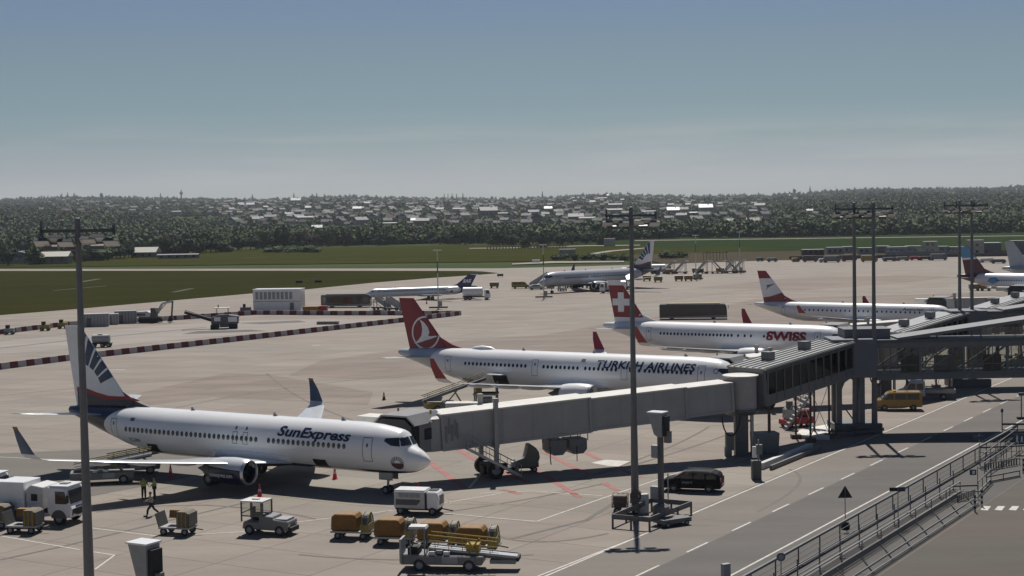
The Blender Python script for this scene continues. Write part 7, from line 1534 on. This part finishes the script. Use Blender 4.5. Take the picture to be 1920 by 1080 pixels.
# the woods that nobody could count: one mass
def woods():
    T = []
    for i in range(10):
        V, Fc = crown(44, .24, rs.uniform(.75, 1.0), 4); tri = []
        for f in Fc: tri.append(f if len(f) == 4 else (f[0], f[1], f[2], f[2]))
        T.append((V, [f for f in Fc if len(f) == 4], [f for f in Fc if len(f) == 3]))
    hp = {}
    for x, y in hpos: hp.setdefault((int(x // 30), int(y // 60)), []).append((x, y))
    pts = []
    n = 21000
    inv = rs.uniform(1 / 5600, 1 / 1010, n)
    for iv in inv:
        Y = 1 / iv; p_ = rs.uniform(-90, 2010); x = (p_ - 960) / F_PX * Y
        if Y < 1330:
            e = at(p_, edge_y(min(max(p_, -119), 2050)))
            if Y < e.y + 10 and True: continue
        if Y > 1600 and sin(x / 130 + 1.3) * sin(Y / 170 + x / 400) > .72: continue
        if 2350 > Y > 2000 and 190 < p_ < 300: continue
        bad = False
        for i in (-1, 0, 1):
            for j in (-1, 0, 1):
                for hx, hy in hp.get((int(x // 30) + i, int(Y // 60) + j), ()):
                    if abs(hx - x) < 9 and -9 < hy - Y < 80: bad = True
        if bad: continue
        pts.append((x, Y))
    for k in range(2200):   # the wooded crest
        Y = rs.uniform(5350, 5800); p_ = rs.uniform(-90, 2010); pts.append(((p_ - 960) / F_PX * Y, Y))
    nv = []; q4 = []; t3 = []; m4 = []; m3 = []; off = 0
    for x, Y in pts:
        V, f4, f3 = T[rs.randint(10)]; z = hill_z(x, Y) if Y > 1000 else -.35
        r = rs.uniform(3.2, 6.2) * (1.1 if Y > 3000 else .85 if 1330 < Y < 2600 and abs(x / Y * F_PX + 110) < 620 else .9 if Y < 1330 else 1); h_ = rs.uniform(.55, .95) * r
        if Y > 5350: r *= rs.uniform(.8, 1.5); h_ *= 1.3
        a = rs.rand() * 6.28; ca, sa = cos(a), sin(a)
        P = np.empty_like(V); P[:, 0] = x + (V[:, 0] * ca - V[:, 1] * sa) * r; P[:, 1] = Y + (V[:, 0] * sa + V[:, 1] * ca) * r; P[:, 2] = z + h_ * 1.0 + V[:, 2] * h_ * 1.25
        nv.append(P); q4.append(np.array(f4) + off); t3.append(np.array(f3) + off); m = rs.choice(5, p=[.34, .30, .14, .2, .02]); m4.append(np.full(len(f4), m)); m3.append(np.full(len(f3), m)); off += len(V)
    V = np.vstack(nv); A = np.vstack(q4); B_ = np.vstack(t3); me = bpy.data.meshes.new('woods')
    me.vertices.add(len(V)); me.vertices.foreach_set('co', V.astype(np.float32).ravel()); nl = A.size + B_.size; me.loops.add(nl); me.loops.foreach_set('vertex_index', np.concatenate([A.ravel(), B_.ravel()]).astype(np.int32))
    npol = len(A) + len(B_); me.polygons.add(npol); st_ = np.concatenate([np.arange(len(A)) * 4, A.size + np.arange(len(B_)) * 3]).astype(np.int32); me.polygons.foreach_set('loop_start', st_)
    me.polygons.foreach_set('material_index', np.concatenate(m4 + m3).astype(np.int32)); 
    for m in LM: me.materials.append(m)
    me.update(calc_edges=True); me.validate(); o = bpy.data.objects.new('woods', me); COL.objects.link(o); tag(o, 'mixed dark and fresh green woods covering the far hillside', kind='stuff')
woods()
# air
hz = MB().box((0, 4450, 99), (24000, 10300, 201)).build('haze', None)
hm = bpy.data.materials.new('haze'); hm.use_nodes = True; N, L = nodes_of(hm); N.remove(N['Principled BSDF']); pv = N.new('ShaderNodeVolumePrincipled'); pv.inputs['Color'].default_value = (.80, .86, .95, 1); pv.inputs['Density'].default_value = .00006; pv.inputs['Anisotropy'].default_value = .2
L.new(pv.outputs[0], N['Material Output'].inputs['Volume']); hz.data.materials.clear(); hz.data.materials.append(hm); hz['kind'] = 'stuff'
